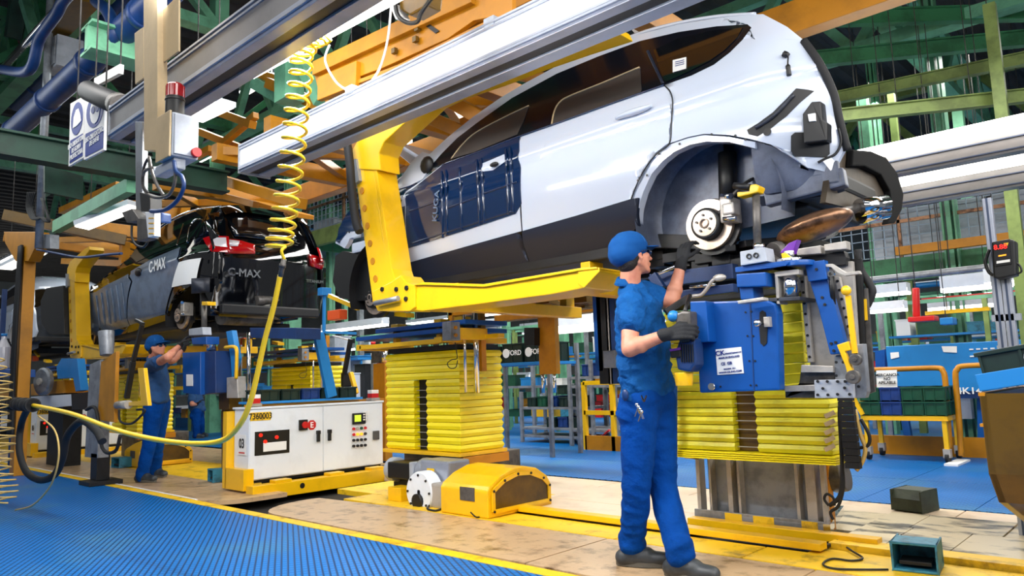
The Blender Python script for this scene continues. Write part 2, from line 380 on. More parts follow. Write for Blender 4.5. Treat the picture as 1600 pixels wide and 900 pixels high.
# ------------------------------------------------------------------ green steel frame
def beam(name, p, q, w, h, m, label, cat='beam', group=None, flange=True, parent=None):
    b = B(); p, q = Vector(p), Vector(q)
    if flange:
        b.bar(p, q, w * .25, h); up = Vector((0, 0, 1)) if abs((q - p).normalized().z) < .9 else Vector((0, 1, 0))
        d = (q - p).normalized(); u = d.cross(up).normalized(); v = u.cross(d).normalized()
        for s in (-1, 1): b.bar(p + v * (s * h / 2), q + v * (s * h / 2), w, h * .1)
    else: b.bar(p, q, w, h)
    o = build(name, b, m, parent)
    if not parent: tag(o, label, cat, group)
    return o
def truss(label, p, q, h, m, n=8, w=.09, group=None):
    p, q = Vector(p), Vector(q); t = thing('roof_truss', label, 'truss', tuple(p), group)
    beam('chord', p, q, w, w, m, '', parent=t, flange=False); beam('chord', p + Vector((0, 0, -h)), q + Vector((0, 0, -h)), w * 1.5, w, m, '', parent=t, flange=False)
    for i in range(n):
        a = p.lerp(q, i / n); c = p.lerp(q, (i + .5) / n) - Vector((0, 0, h)); e = p.lerp(q, (i + 1) / n)
        for x, y in ((a, c), (c, e)): beam('brace', x, y, w * .8, w * .8, m, '', parent=t, flange=False)
    return t
truss('green lattice roof truss over the yellow ladder conveyor', (-26, 6.6, 7.2), (4, 6.6, 7.2), 1.3, 'green', 18, .16)
truss('dark green lattice roof truss above the big blue air pipes', (-24, 3.0, 7.3), (2, 3.0, 7.3), 1.3, 'green_mid', 16, .16)
truss('farther green lattice roof truss behind the car roofs', (-30, 11.5, 7.2), (4, 11.5, 7.2), 1.4, 'green', 16, .18)
truss('farthest olive lattice roof truss near the back wall', (-30, 18, 7.2), (6, 18, 7.2), 1.4, 'green_lime', 16, .2)
for i, x in enumerate((-19, -13.5, -9.8, -6.2, -3.0, .2)):
    truss(('far left green cross truss above the white car farthest away', 'green cross truss above the gantry at left', 'green cross truss above the beacon box', 'green cross truss above the yellow hanger', 'green cross truss above the white car roof', 'green cross truss at the upper right above the line lights')[i], (x, 1.5, 7.1), (x, 26, 7.1), 1.0, 'green_mid' if i % 2 else 'green', 12, .15, 'cross trusses under the roof')
# columns and mezzanine on the far left of the white car
col_px = [(337, 250, 8.0), (458, 260, 8.0), (520, 240, 10.5), (1108, 450, 11.0)]
cols = [((340, 235), (340, 360), 8.2, 'pale green steel column left of the yellow coil hose', .26),
        ((458, 230), (458, 345), 8.2, 'pale green steel column just right of the yellow coil hose', .26),
        ((516, 225), (516, 400), 10.5, 'thin green column beside the yellow hanger post', .16),
        ((1482, 320), (1482, 380), 12.0, 'green mezzanine column right of the white car tail', .2),
        ((860, 560), (860, 640), 12.5, 'pale green column behind the crate rack', .2),
        ((1395, 470), (1395, 530), 13.5, 'pale green column over the blue container', .14)]
for a, c, Y, lab, wd in cols:
    p = PY(*a, Y); tag(build('steel_column', B().bar((p.x, Y, 0), (p.x, Y, 7.4), wd * .3, wd).bar((p.x - wd * .4, Y, 0), (p.x - wd * .4, Y, 7.4), wd * .12, wd * 1.1).bar((p.x + wd * .4, Y, 0), (p.x + wd * .4, Y, 7.4), wd * .12, wd * 1.1), 'green'), lab, 'column')
def mezz(label, x0, x1, Y, z, depth, mesh_m='mesh_wire', beamm='green_lime', rail=1.1, boxes=True, n=40):
    t = thing('mezzanine', label, 'mezzanine', (x0, Y, z))
    build('edge_beam', B().box((x0, Y, z - .35), (x1, Y + .12, z)), beamm, t)
    build('deck', B().box((x0, Y + .1, z - .06), (x1, Y + depth, z)), 'galv', t)
    b = B()
    for i in range(int((x1 - x0) / 1.5) + 1): b.bar((x0 + 1.5 * i, Y + .05, z), (x0 + 1.5 * i, Y + .05, z + rail), .05)
    for zz in (rail, rail * .5): b.bar((x0, Y + .05, z + zz), (x1, Y + .05, z + zz), .05)
    build('guard_rail', b, 'rust', t)
    b = B(); k = int((x1 - x0) / .16)
    for i in range(k): b.bar((x0 + .16 * i, Y + .08, z + .05), (x0 + .16 * i, Y + .08, z + rail), .012)
    for i in range(8): b.bar((x0, Y + .08, z + .05 + rail * i / 8), (x1, Y + .08, z + .05 + rail * i / 8), .012)
    o = build('wire_mesh', b, mesh_m, t); o['kind'] = 'stuff'
    for i in range(0, int((x1 - x0) / 2.2)):
        build('joist', B().box((x0 + 2.2 * i, Y + .2, z - .32), (x0 + 2.2 * i + .1, Y + depth, z - .08)), 'green_mid', t)
    return t
zl = PY(520, 352, 9.0).z; x_l = PY(440, 352, 9.0).x; x_r = PY(640, 352, 9.0).x
mezz('mezzanine walkway with wire mesh and lime green edge beam behind the yellow coil hose', x_l - 8, x_r + 4, 9.0, zl, 2.2)
zr = PY(1450, 397, 12.0).z
mezz('long mezzanine with mesh guard and green edge beam right of the white car tail', PY(1250, 400, 12).x, 4, 12.0, zr, 2.6, beamm='green_mid')
# pale boxes stored on the mezzanines
for i, (px, py, Y, s, m, wd) in enumerate(((560, 300, 9.6, .35, 'blue_light', 'light blue'), (505, 318, 9.6, .4, 'grey_box', 'pale grey'), (475, 330, 9.6, .3, 'blue_light', 'small light blue'), (595, 290, 9.6, .25, 'grey_box', 'small pale grey'))):
    p = PY(px, py, Y); b = B().box((p.x - s, Y, zl), (p.x + s, Y + .6, zl + s)); b.box((p.x - s * 1.03, Y - .02, zl + s), (p.x + s * 1.03, Y + .62, zl + s * 1.07))
    tag(build('storage_box', b, m, bev=.02), '%s storage box behind the mezzanine mesh by the coil hose' % wd, 'box')
for i, (px, wd) in enumerate(((1400, 'leftmost'), (1455, 'second'), (1530, 'third'), (1585, 'rightmost'))):
    p = PY(px, 360, 12.8); s = .26
    tag(build('storage_box', B().box((p.x - s, 12.5, zr), (p.x + s, 13.2, zr + .75)).box((p.x - s * 1.05, 12.48, zr + .75), (p.x + s * 1.05, 13.22, zr + .82)), 'grey_box', bev=.02), 'grey blue storage box on the right mezzanine, %s of the four' % wd, 'box', 'boxes on the right mezzanine')
tag(build('conveyor_beam', B().box((PY(1400, 385, 11.6).x, 11.5, PY(1450, 386, 11.5).z - .06), (3, 11.6, PY(1450, 386, 11.5).z + .06)), 'ochre'), 'ochre yellow beam along the right mezzanine mesh', 'beam')
for i, (px, py, Y, L, z2, m) in enumerate(((1450, 428, 10.5, 5, 0, 'galv'), (1450, 445, 13, 8, 0, 'blue_light'), (1460, 412, 14, 8, 0, 'galv'))):
    z = PY(px, py, Y).z; x = PY(px, py, Y).x
    tag(build('service_pipe', B().cyl((x - L * .6, Y, z), (x + L, Y, z), .045), m), ('grey service pipe below the right mezzanine beam', 'light blue service pipe below the right mezzanine', 'grey conduit close under the right mezzanine deck')[i], 'pipe')
# olive girders upper right
for i, (a, c, z, wd, h, m, lab) in enumerate((((1320, 180), (1600, 150), 4.0, .1, .14, 'green_lime', 'lime green roof girder crossing right of the white car tail'),
                                              ((1320, 150), (1560, 100), 4.6, .1, .14, 'green_lime', 'olive girder above the lime girder at the upper right'),
                                              ((1300, 90), (1600, 60), 5.4, .12, .2, 'green_mid', 'dark green girder near the upper right corner'),
                                              ((1250, 30), (1600, 20), 5.8, .12, .2, 'green_mid', 'dark green girder highest at the upper right'))):
    p = PZ(*a, z); q = PZ(*c, z); d = (q - p) * .6; beam('steel_girder', p - d * .2, q + d, wd, h, m, lab, 'girder')
p = PZ(1560, 140, 4.0); tag(build('steel_column', B().box((p.x - .06, p.y, 0.), (p.x + .06, p.y + .1, 5)), 'green_lime'), 'lime green upright crossing the bright strip light at the right edge', 'column')
# ------------------------------------------------------------------ light beams
def light_beam(label, Y, x0, x1, ptop, pbot, depth, sm='white_beam'):
    zt = PY(*ptop, Y).z; zb = PY(*pbot, Y).z
    t = thing('light_beam', label, 'beam', (x0, Y, zb))
    h = zt - zb
    b = B().box((x0, Y, zb), (x1, Y + .03, zt)); build('side_panel', b, sm, t, bev=.004)
    b = B()
    for z, e in ((zt - h * .04, .012), (zt - h * .16, .008), (zb + h * .02, .014), (zb + h * .12, .006)): b.box((x0, Y - e, z - .006), (x1, Y, z + .006))
    build('ridge', b, 'alu', t)
    b = B().box((x0, Y + .03, zb), (x1, Y + depth, zt)); build('body', b, 'alu_dark', t)
    b = B().box((x0, Y + .0, zb - .02), (x1, Y + depth * .28, zb)); b.box((x0, Y + depth * .62, zb - .02), (x1, Y + depth, zb)); build('rail', b, 'alu', t, bev=.004)
    build('groove', B().box((x0 + .002, Y + depth * .28, zb - .006), (x1, Y + depth * .62, zb - .001)), 'black', t)
    build('end_cap', B().box((x0 - .015, Y - .01, zb - .03), (x0, Y + depth + .01, zt + .01)), 'galv', t)
    return t, zb
t2, z2 = light_beam('long white lighting beam crossing in front of the white car roof', 2.8, PY(375, 250, 2.8).x, 1.6, (600, 116), (600, 165), .26)
t1, z1 = light_beam('long grey lighting beam behind the tan pole at top left', 1.6, PY(172, 200, 1.6).x, 1.0, (320, 58), (320, 112), .2, 'beam_grey')
b = B()
for k in range(2): b.tube([PY(*a, 2.86) for a in (((515, 70), (508, 95), (525, 128), (546, 143)), ((612, 0), (606, 60), (594, 105), (580, 128)))[k]], .008)
build('cable', b, 'white_paint', t2)
for k, (px, py) in enumerate(((546, 143), (765, 38))):
    p = PY(px, py, 2.8); build('socket', B().box((p.x - .04, 2.79, p.z - .02), (p.x + .04, 2.9, p.z + .04)), 'grey_box', t2, bev=.006)
# fluorescent strip carried next to the grey beam, with its lamp
def fixture(label, p, q, w, h, m='lamp', power=0, house='white_metal', group=None):
    p, q = Vector(p), Vector(q); t = thing('strip_light', label, 'lamp', tuple(p), group)
    build('housing', B().bar(p + Vector((0, 0, h * .5)), q + Vector((0, 0, h * .5)), w * 1.2, h), house, t)
    build('lamp_tube', B().bar(p - Vector((0, 0, h * .15)), q - Vector((0, 0, h * .15)), w, h * .3), m, t)
    b = B()
    for s in (.15, .85): r_ = p.lerp(q, s); b.cyl(r_ + Vector((0, 0, h)), (r_.x, r_.y, 7.495), .006, n=5)
    build('suspension_wire', b, 'steel_dark', t)
    if power:
        mid = (p + q) / 2; d = q - p; o = area('strip_light_glow', tuple(mid - Vector((0, 0, h * .4))), d.length, power, (0, 0, math.atan2(d.y, d.x)), (1, .99, .96), w)
    return t
fixture('bright fluorescent strip light under the grey beam above the coil hose', PY(385, 116, 1.95), PY(800, -110, 1.95), .09, .05, 'lamp', 120)
b = B().bar(PY(325, 146, 1.84), PY(560, 0, 1.84), .03, .03); tag(build('red_rail', b, 'beacon_red'), 'thin red glossy rail between grey beam and bright strip light', 'rail')
fixture('white strip light hanging under the pale green girder at left', PZ(128, 355, 3.15), PZ(212, 322, 3.35), .22, .06, 'lamp_soft')
for i, (a, c, z, lab) in enumerate((((300, 185), (348, 162), 3.6, 'short bright strip light seen right of the red beacon'),
                                   ((60, 395), (8, 420), 3.3, 'white strip light low at the far left edge'),
                                   ((545, 215), (580, 200), 3.9, 'white strip light just left of the yellow hanger top'),
                                   ((590, 225), (640, 195), 4.0, 'bright strip light right of the yellow hanger top'),
                                   ((720, 30), (740, 12), 5.5, 'small roof lamp behind the ochre frame at top centre'))):
    fixture(lab, PZ(*a, z), PZ(*c, z), .22, .05, 'lamp_soft')
# two big bright line lights at the right
def wide_light(label, a, c, Y, hh, power, m):
    p = PY(*a, Y); q = PY(*c, Y); z = p.z; q = Vector((1.5, Y, z)); p = Vector((p.x - .5, Y, z))
    t = thing('line_light', label, 'lamp', tuple(p))
    build('lamp_panel', B().box((p.x, Y - .02, z - hh * .02), (q.x, Y + .04, z + hh * .3)), m, t)
    build('housing', B().box((p.x, Y + .02, z - hh * .6), (q.x, Y + .14, z)), 'beam_grey', t, bev=.004)
    b = B().box((p.x, Y, z - hh * .2), (q.x, Y + .02, z - hh * .23)).box((p.x, Y, z - hh * .5), (q.x, Y + .02, z - hh * .53)); build('groove', b, 'alu_dark', t)
    if power: area('line_light_glow', ((p.x + q.x) / 2, Y - .1, z), 3.5, power, (R(60), 0, 0), (1, .93, .84), .1)
wide_light('bright line light with a wide white housing right of the car tail', (1380, 243), (1600, 195), 6.6, .3, 5, 'lamp')
wide_light('lower warm white line light right of the car tail', (1390, 294), (1600, 262), 7.4, .30, 2, 'lamp_soft')
# ------------------------------------------------------------------ pipes and girders top left
def pipe(label, a, c, Y, r, m, x0=None, x1=None, cat='pipe'):
    p, q = PY(*a, Y), PY(*c, Y); t = thing('air_pipe', label, cat, tuple(p))
    q.z = p.z; d = (q - p).normalized(); p = p - d * 4; q = q + d * 5
    build('pipe', B().cyl(p, q, r, n=20), m, t)
    for k in range(1, 9): s = p.lerp(q, k / 9); build('collar', B().cyl(s, s + d * .08, r * 1.12, n=20), m, t)
pipe('big blue pipe running diagonally under the roof at top left', (10, 215), (180, 62), 2.5, .13, 'blue_dark')
pipe('second blue pipe higher at the top left corner', (150, 40), (175, 15), 3.3, .13, 'blue_dark')
b = B().tube([PY(*a, 2.2) for a in ((0, 108), (45, 110), (62, 60), (88, 22), (100, 0), (130, -30))], .06, n=10); tag(build('bent_pipe', b, 'blue_dark'), 'bent blue pipe curving up beside the grey junction box', 'pipe')
b = B().tube([PY(*a, 2.4) for a in ((150, 2), (168, 18), (178, 45), (172, 70))], .06, n=10); tag(build('bent_pipe', b, 'blue_dark'), 'curved blue pipe above the pale green girder', 'pipe')
tag(build('steel_tube', B().cyl(PY(0, 112, 2.3), PY(105, -2, 2.3), .045), 'chrome'), 'shiny steel tube running diagonally in the top left corner', 'tube')
tag(build('cable_tray', B().bar(PY(60, 75, 2.6), PY(135, 0, 2.6), .3, .04), 'bronze'), 'brown cable tray beside the shiny steel tube', 'tray')
p = PY(80, 85, 2.6); t = thing('junction_box', 'grey junction box hanging at top left below the steel tube', 'box', tuple(p))
build('box_body', B().box((p.x - .2, 2.6, p.z - .2), (p.x + .22, 2.9, p.z + .2)), 'grey_box', t, bev=.015); build('lid', B().box((p.x - .18, 2.58, p.z - .18), (p.x + .2, 2.6, p.z + .18)), 'galv', t, bev=.01)
def girY(label, a, c, z, w, h, m, ext=.3):
    p, q = PZ(*a, z), PZ(*c, z); x = (p.x + q.x) / 2; return beam('steel_girder', (x, min(p.y, q.y) - ext, z), (x, max(p.y, q.y) + ext, z), w, h, m, label, 'girder')
girY('pale green girder lying across under the roof near the tan pole', (152, 65), (210, 80), 4.35, .3, .26, 'green', .1)
girY('long dark green girder crossing behind the blue safety signs', (-60, 205), (212, 268), 3.55, .2, .24, 'green_dark', 1)
b = B().bar(PY(88, 355, 3.1), PY(205, 290, 3.1), .1, .16); tag(build('steel_girder', b, 'green'), 'pale green girder directly above the white hanging strip light', 'girder')
tag(build('panel', B().prism([PX(a, c, -9.5) for a, c in ((70, 258), (130, 275), (130, 312), (70, 300))], (-.05, 0, 0)), 'green_dark'), 'dark green sheet panel hanging left of the strip light', 'panel')
for i, (a, c, Y, wd, m, lab) in enumerate((((38, 0), (55, 55), 2.7, .12, 'green', 'green brace at the top left above the shiny tube'), ((112, 30), (140, 80), 3.6, .12, 'green', 'green diagonal brace left of the pale green girder'),
        ((180, 0), (198, 45), 3.4, .1, 'green', 'pale green brace left of the tan pole top'), ((147, 5), (143, 75), 3.0, .08, 'green', 'thin upright green tube above the blue pipe'),
        ((48, 100), (58, 160), 3.4, .14, 'green', 'green upright above the blue pipe at far left'), ((28, 0), (20, 60), 2.8, .2, 'green_dark', 'dark green post in the top left corner'),
        ((42, 130), (58, 230), 3.8, .14, 'green_mid', 'green post crossing behind the blue pipe'), ((343, 0), (342, 45), 4.6, .2, 'green', 'green hanger post above the grey lighting beam'),
        ((452, 95), (452, 160), 3.9, .22, 'green', 'pale green post right behind the coil hose top'), ((468, 95), (500, 160), 3.9, .1, 'green', 'pale green brace right of the coil hose top'),
        ((400, 130), (470, 170), 4.2, .14, 'green', 'pale green strut left of the coil hose top'))):
    beam('steel_brace', PY(*a, Y), PY(*c, Y), wd, wd, m, lab, 'brace', flange=False)
# ================================================================== CARS
YC = 4.72
def S(x, z, dx=0.0):                                   # y of the near body side
    x = x - dx; y = 3.80
    if z > 2.74: y += min(z - 2.74, .7) * .42 + min(z - 2.74, .7) ** 2 * .15
    y += .30 * max(0, 2.02 - z) + .06 * ((z - 2.42) / .4) ** 2 * (1 if z < 2.74 else 0)
    if z > 2.74: y += .06 * .64
    if x < -4.9: y += min(.5, .4 * (-4.9 - x) ** 2)
    if x > -1.75: y += min(.35, .8 * (x + 1.75) ** 2)
    y += -.022 * math.exp(-((z - (2.60 + .03 * (x + 3))) / .035) ** 2) * (z < 2.9)
    return y
def hit(px, py, dx=0.0, off=0.0):
    y = 3.9
    for _ in range(24):
        p = PY(px, py, y); y = .5 * y + .5 * (S(p.x, max(1.6, min(p.z, 3.4)), dx) - off)
    return PY(px, py, y)
def skin_panel(name, pts, m, parent, dx=0.0, off=0.0, th=.03, mirror=True, grid=.09, label=None):
    P = [hit(a, b_, dx, off) for a, b_ in pts]
    bm = bmesh.new(); vs_ = [bm.verts.new((p.x, 0, p.z)) for p in P]; bm.faces.new(vs_)
    x0, x1 = min(p.x for p in P), max(p.x for p in P); z0, z1 = min(p.z for p in P), max(p.z for p in P)
    bmesh.ops.triangulate(bm, faces=bm.faces[:], ngon_method='BEAUTY')
    for k in range(1, int((x1 - x0) / grid) + 1):
        bmesh.ops.bisect_plane(bm, geom=bm.verts[:] + bm.edges[:] + bm.faces[:], plane_co=(x0 + k * grid, 0, 0), plane_no=(1, 0, 0))
    for k in range(1, int((z1 - z0) / (grid * .4)) + 1):
        bmesh.ops.bisect_plane(bm, geom=bm.verts[:] + bm.edges[:] + bm.faces[:], plane_co=(0, 0, z0 + k * grid * .4), plane_no=(0, 0, 1))
    bmesh.ops.remove_doubles(bm, verts=bm.verts, dist=1e-5)
    for v in bm.verts: v.co.y = S(v.co.x, v.co.z, dx) - off
    bmesh.ops.recalc_face_normals(bm, faces=bm.faces)
    if sum(f.normal.y * f.calc_area() for f in bm.faces) > 0: bmesh.ops.reverse_faces(bm, faces=bm.faces)
    be = [e for e in bm.edges if e.is_boundary]
    for f in bm.faces: f.smooth = True
    r = bmesh.ops.extrude_edge_only(bm, edges=be)
    for v in [g for g in r['geom'] if isinstance(g, bmesh.types.BMVert)]: v.co.y += th
    for e in be: e.smooth = False
    o0 = wloc(parent)
    def out(flip):
        me = bpy.data.meshes.new(name); bm2 = bm.copy()
        for v in bm2.verts:
            if flip:
                v.co.y = 2 * YC - v.co.y; shear(v.co, dx) if not dx else None
            v.co -= o0
        if flip: bmesh.ops.reverse_faces(bm2, faces=bm2.faces)
        bm2.to_mesh(me); bm2.free(); me.materials.append(MT[m]); o = bpy.data.objects.new(name, me); C.objects.link(o); o.parent = parent
        if label: o['label'] = label
        return o
    o = out(False)
    if mirror: out(True)
    bm.free(); return o
def surf_tube(name, pts, r, m, parent, dx=0.0, off=.004, n=6):
    if len(pts) == 2: (a0, c0), (a1, c1) = pts; pts = [(a0 + (a1 - a0) * k / 5, c0 + (c1 - c0) * k / 5) for k in range(6)]
    return build(name, B().tube([hit(a, b_, dx, off) for a, b_ in pts], r, n), m, parent)
def shear(v, dx=0.0):
    v.x -= .55 * max(0, (v.y - 3.9) / 1.6) * max(0, min(1, (v.x - dx + 2.6) / 1.3))
    return v
def roof(parent, rail, m, dx=0.0, rise=.07, name='roof', k=10):
    P = [hit(a, b_, dx) for a, b_ in rail]; b = B(); vs_ = []
    for p in P:
        for j in range(k + 1):
            t = j / k; y = p.y + (2 * YC - 2 * p.y) * t; q = Vector((p.x, y, p.z + rise * (1 - (2 * t - 1) ** 4))); vs_.append(tuple(q if dx else shear(q)))
    n = k + 1
    b.add(vs_, [(i * n + j, i * n + j + 1, (i + 1) * n + j + 1, (i + 1) * n + j) for i in range(len(P) - 1) for j in range(k)], True)
    return build(name, b, m, parent)
def wheel_set(parent, hubx, hubz, y, dx=0, r=.152):
    h = Vector((hubx, y, hubz)); d = Vector((0, -1, 0))
    b = B().lathe(h + Vector((0, .03, 0)), d, [(-.02, .02), (-.02, r), (0, r), (.012, r), (.012, r * .66), (0, r * .66), (0, .02)], 40)
    disc = build('brake_disc', b, 'disc', parent, bev=0)
    build('backing_plate', B().lathe(h + Vector((.012, .07, -.012)), d, [(-.02, .02), (-.02, r * 1.1), (.02, r * 1.13), (.02, .02)], 40), 'black', parent)
    build('disc_hat', B().lathe(h + Vector((0, .02, 0)), d, [(0, r * .64), (.045, r * .62), (.05, r * .55), (.05, .02)], 40), 'black', disc)
    build('hub_face', B().lathe(h + Vector((0, .02, 0)), d, [(.0, r * .5), (.055, r * .5), (.056, .03), (.064, .03), (.066, .022), (.05, .02), (.05, .001)], 32), 'disc', disc)
    b = B()
    for i in range(5):
        a = 2 * math.pi * i / 5 + .4; p = h + Vector((math.cos(a) * .05, -.034, math.sin(a) * .05)); b.cyl(p, p + d * .012, .008, n=8)
    build('wheel_stud', b, 'steel_dark', disc)
    # caliper
    c = build('brake_caliper', B().box((hubx + r * .72, y - .05, hubz - .02), (hubx + r * 1.22, y + .08, hubz + r * .85)).box((hubx + r * .85, y - .06, hubz + .02), (hubx + r * 1.35, y + .02, hubz + r * .6)), 'steel', parent, bev=.012)
    b = B().cyl((hubx + r * .78, y - .02, hubz + r * .95), (hubx + r * 1.3, y - .07, hubz + r * .8), .018, n=10).cyl((hubx + r * .9, y - .06, hubz - .0), (hubx + r * 1.4, y - .06, hubz - .01), .014, n=10)
    build('caliper_bolt', b, 'chrome', c)
    b = B().cyl(h + Vector((0, .08, 0)), h + Vector((0, .35, 0)), .05, n=14); build('axle', b, 'under_dark', parent)
    build('knuckle', B().box((hubx - .07, y + .06, hubz - .09), (hubx + .09, y + .16, hubz + .12)), 'steel_dark', parent, bev=.02)
def arch_liner(parent, cx, cz, r, m='liner', a0=-12, a1=200, y0=3.86, y1=4.36):
    b = B(); n = 22; vs_ = []
    for i in range(n + 1):
        a = R(a0 + (a1 - a0) * i / n)
        for y in (y0, (y0 + y1) / 2, y1): 
            rr = r * (1 if y < y1 else .93); vs_.append((cx + math.cos(a) * rr, y, cz + math.sin(a) * rr))
    b.add(vs_, [(i * 3 + j, i * 3 + j + 1, (i + 1) * 3 + j + 1, (i + 1) * 3 + j) for i in range(n) for j in range(2)], True)
    pts = [vs_[i * 3 + 2] for i in range(n + 1)]
    b.add(pts, [tuple(range(n + 1))]); 
    return build('wheel_arch_liner', b, m, parent)
# ---------------------------------------------------------------- the white car
car = thing('car', 'white hatchback car body with dark blue film on its front door', 'car', (-3.3, YC, 1.8))
DLO = [(671, 262), (690, 240), (715, 215), (745, 192), (800, 153), (870, 115), (935, 88), (1000, 64), (1060, 50), (1120, 41), (1168, 38), (1174, 43), (1160, 62), (1140, 82), (1115, 101), (1080, 118), (1037, 133), (960, 160), (880, 189), (812, 213), (740, 240), (690, 258)]
skin_panel('window_frame', DLO, 'window_black', car, off=.002, label='glossy black window surround')
skin_panel('roof_rail', [(640, 274), (672, 240), (700, 214), (740, 182), (780, 154), (820, 130), (870, 103), (930, 78), (990, 56), (1060, 38), (1130, 27), (1192, 22), (1230, 42), (1255, 62), (1180, 62), (1160, 62), (1174, 43), (1168, 38), (1120, 41), (1060, 50), (1000, 64), (935, 88), (870, 115), (800, 153), (745, 192), (715, 215), (690, 240), (671, 262)], 'white_car', car)
skin_panel('rear_quarter_panel', [(1037, 133), (1080, 118), (1115, 101), (1140, 82), (1160, 62), (1180, 62), (1255, 62), (1278, 92), (1300, 142), (1310, 190), (1320, 232), (1304, 262), (1288, 268), (1262, 262), (1238, 243), (1205, 226), (1172, 217), (1140, 211), (1100, 209), (1075, 214), (1046, 224), (1049, 190), (1051, 160), (1046, 143)], 'white_car', car)
skin_panel('rear_door', [(812, 213), (880, 189), (960, 160), (1037, 133), (1045, 143), (1050, 160), (1048, 190), (1045, 223), (1025, 238), (1008, 258), (995, 285), (985, 312), (900, 337), (816, 362), (813, 300)], 'white_car', car, off=.004)
skin_panel('front_door', [(633, 300), (660, 282), (690, 258), (740, 240), (811, 213), (812, 300), (815, 361), (725, 386), (637, 411), (633, 350)], 'white_car', car, off=.004)
skin_panel('door_film', [(634, 302), (660, 283), (690, 259), (740, 241), (811, 214), (813, 262), (814, 318), (805, 334), (720, 362), (637, 388), (634, 350)], 'film_blue', car, off=.012, th=.01, mirror=False, label='dark blue protective film over the front door')
fr = car.children[-1]
for pts in (((690, 268), (692, 372)), ((697, 266), (699, 368)), ((718, 262), (722, 360)), ((745, 250), (750, 352)), ((752, 248), (757, 350)), ((790, 232), (795, 335)), ((797, 230), (802, 332))):
    surf_tube('film_rib', pts, .010, 'film_blue', car, off=.012)
for pts in (((640, 330), (690, 312)), ((700, 325), (745, 308)), ((757, 302), (808, 284)), ((645, 380), (800, 330))):
    surf_tube('film_rib', pts, .008, 'film_blue', car, off=.012)
skin_panel('film_window', [(752, 256), (790, 240), (793, 250), (770, 266), (754, 268)], 'white_car', car, off=.016, th=.004, mirror=False, label='white oval cut-out around the front door handle')
h = hit(772, 257, 0, .03); build('lock_barrel', B().ball(h, .03, sc=(1.4, .6, .6)), 'black', car)
o = text('KUGA', hit(681, 322, 0, .022), .075, (R(90), R(-80), 0), 'film_grey', car, squash=1.2)
skin_panel('front_cladding', [(637, 411), (725, 386), (815, 361), (818, 385), (826, 409), (740, 427), (650, 444), (642, 428)], 'cladding', car, off=.012)
skin_panel('rear_cladding', [(816, 361), (900, 337), (985, 311), (997, 309), (995, 330), (997, 352), (975, 380), (900, 397), (828, 409), (819, 385)], 'cladding', car, off=.012)
skin_panel('sill', [(648, 446), (740, 428), (830, 410), (900, 398), (975, 382), (990, 372), (990, 384), (900, 408), (740, 440), (655, 456)], 'under', car, off=-.02)
skin_panel('front_fender', [(524, 376), (529, 358), (545, 330), (568, 312), (618, 297), (650, 286), (640, 300), (632, 320), (631, 350), (633, 397), (624, 388), (612, 365), (598, 350), (580, 344), (560, 348), (542, 362), (530, 380)], 'film_blue', car, label='front fender under dark blue film')
skin_panel('fender_vent', [(602, 324), (612, 314), (634, 306), (632, 322), (608, 328)], 'white_car', car, off=.01, th=.01)
skin_panel('fender_vent_slot', [(607, 323), (615, 316), (627, 312), (626, 319), (610, 325)], 'black', car, off=.016, th=.004, mirror=False)
skin_panel('cowl_side', [(618, 297), (630, 272), (645, 250), (660, 237), (670, 240), (672, 262), (660, 280), (640, 290)], 'white_car', car, off=.008)
h = hit(667, 258, 0, .02); build('mirror_base', B().ball(h, .075, sc=(1, .5, 1)), 'black', car)
skin_panel('arch_flange', [(524, 380), (530, 362), (545, 349), (560, 342), (580, 338), (598, 344), (613, 360), (626, 385), (636, 412), (644, 432), (662, 452), (640, 452), (627, 430), (617, 402), (606, 378), (594, 363), (580, 357), (562, 360), (547, 372), (538, 388)], 'white_car', car, off=-.012, th=.05, label='white front arch flange with holes')
skin_panel('rear_arch_flange', [(1180, 222), (1140, 214), (1100, 211), (1075, 216), (1046, 226), (1026, 240), (1009, 260), (996, 286), (986, 312), (984, 345), (997, 352), (998, 325), (1005, 300), (1018, 272), (1035, 252), (1052, 238), (1078, 226), (1104, 221), (1140, 222), (1180, 232)], 'white_car', car, off=-.006, th=.06, label='pale rear arch flange with holes')
b = B()
for a, c in ((1011, 271), (997, 279), (999, 275), (1030, 238), (1062, 222), (1112, 207), (1149, 209), (1165, 215)):
    p = hit(a, c + 3, 0, .003); b.cyl(p, p + Vector((0, -.004, 0)), .007, n=8)
for a, c in ((612, 372), (616, 385), (621, 398), (630, 418), (634, 419), (633, 427), (546, 363), (557, 352)):
    p = hit(a, c, 0, -.008); b.cyl(p, p + Vector((0, -.006, 0)), .008, n=8)
for a, c, r in ((1199, 206, .022),):
    p = hit(a, c, 0, .006); b.cyl(p, p + Vector((0, -.004, 0)), r, n=14)
build('flange_hole', b, 'black', car)
# glass
skin_panel('rear_door_glass', [(862, 194), (866, 174), (874, 160), (890, 150), (940, 130), (1000, 106), (1002, 140), (1001, 144), (930, 171)], 'glass_grey', car, off=.008, th=.004)
surf_tube('window_trim', ((862, 194), (866, 174), (874, 160), (890, 150), (940, 130), (999, 105)), .006, 'tan', car, off=.01)
skin_panel('front_door_glass', [(705, 248), (722, 226), (745, 206), (790, 182), (826, 165), (818, 188), (808, 210), (740, 238)], 'glass_grey', car, off=.008, th=.004)
surf_tube('window_trim', ((705, 248), (722, 226), (745, 206), (790, 182), (826, 165)), .005, 'tan', car, off=.01)
skin_panel('quarter_glass', [(1021, 78), (1060, 60), (1110, 48), (1160, 43), (1152, 58), (1132, 78), (1108, 95), (1075, 112), (1040, 128), (1036, 122)], 'glass_dark', car, off=.008, th=.004)
surf_tube('window_divider', ((1012, 80), (1022, 102), (1036, 131)), .01, 'cladding', car, off=.006)
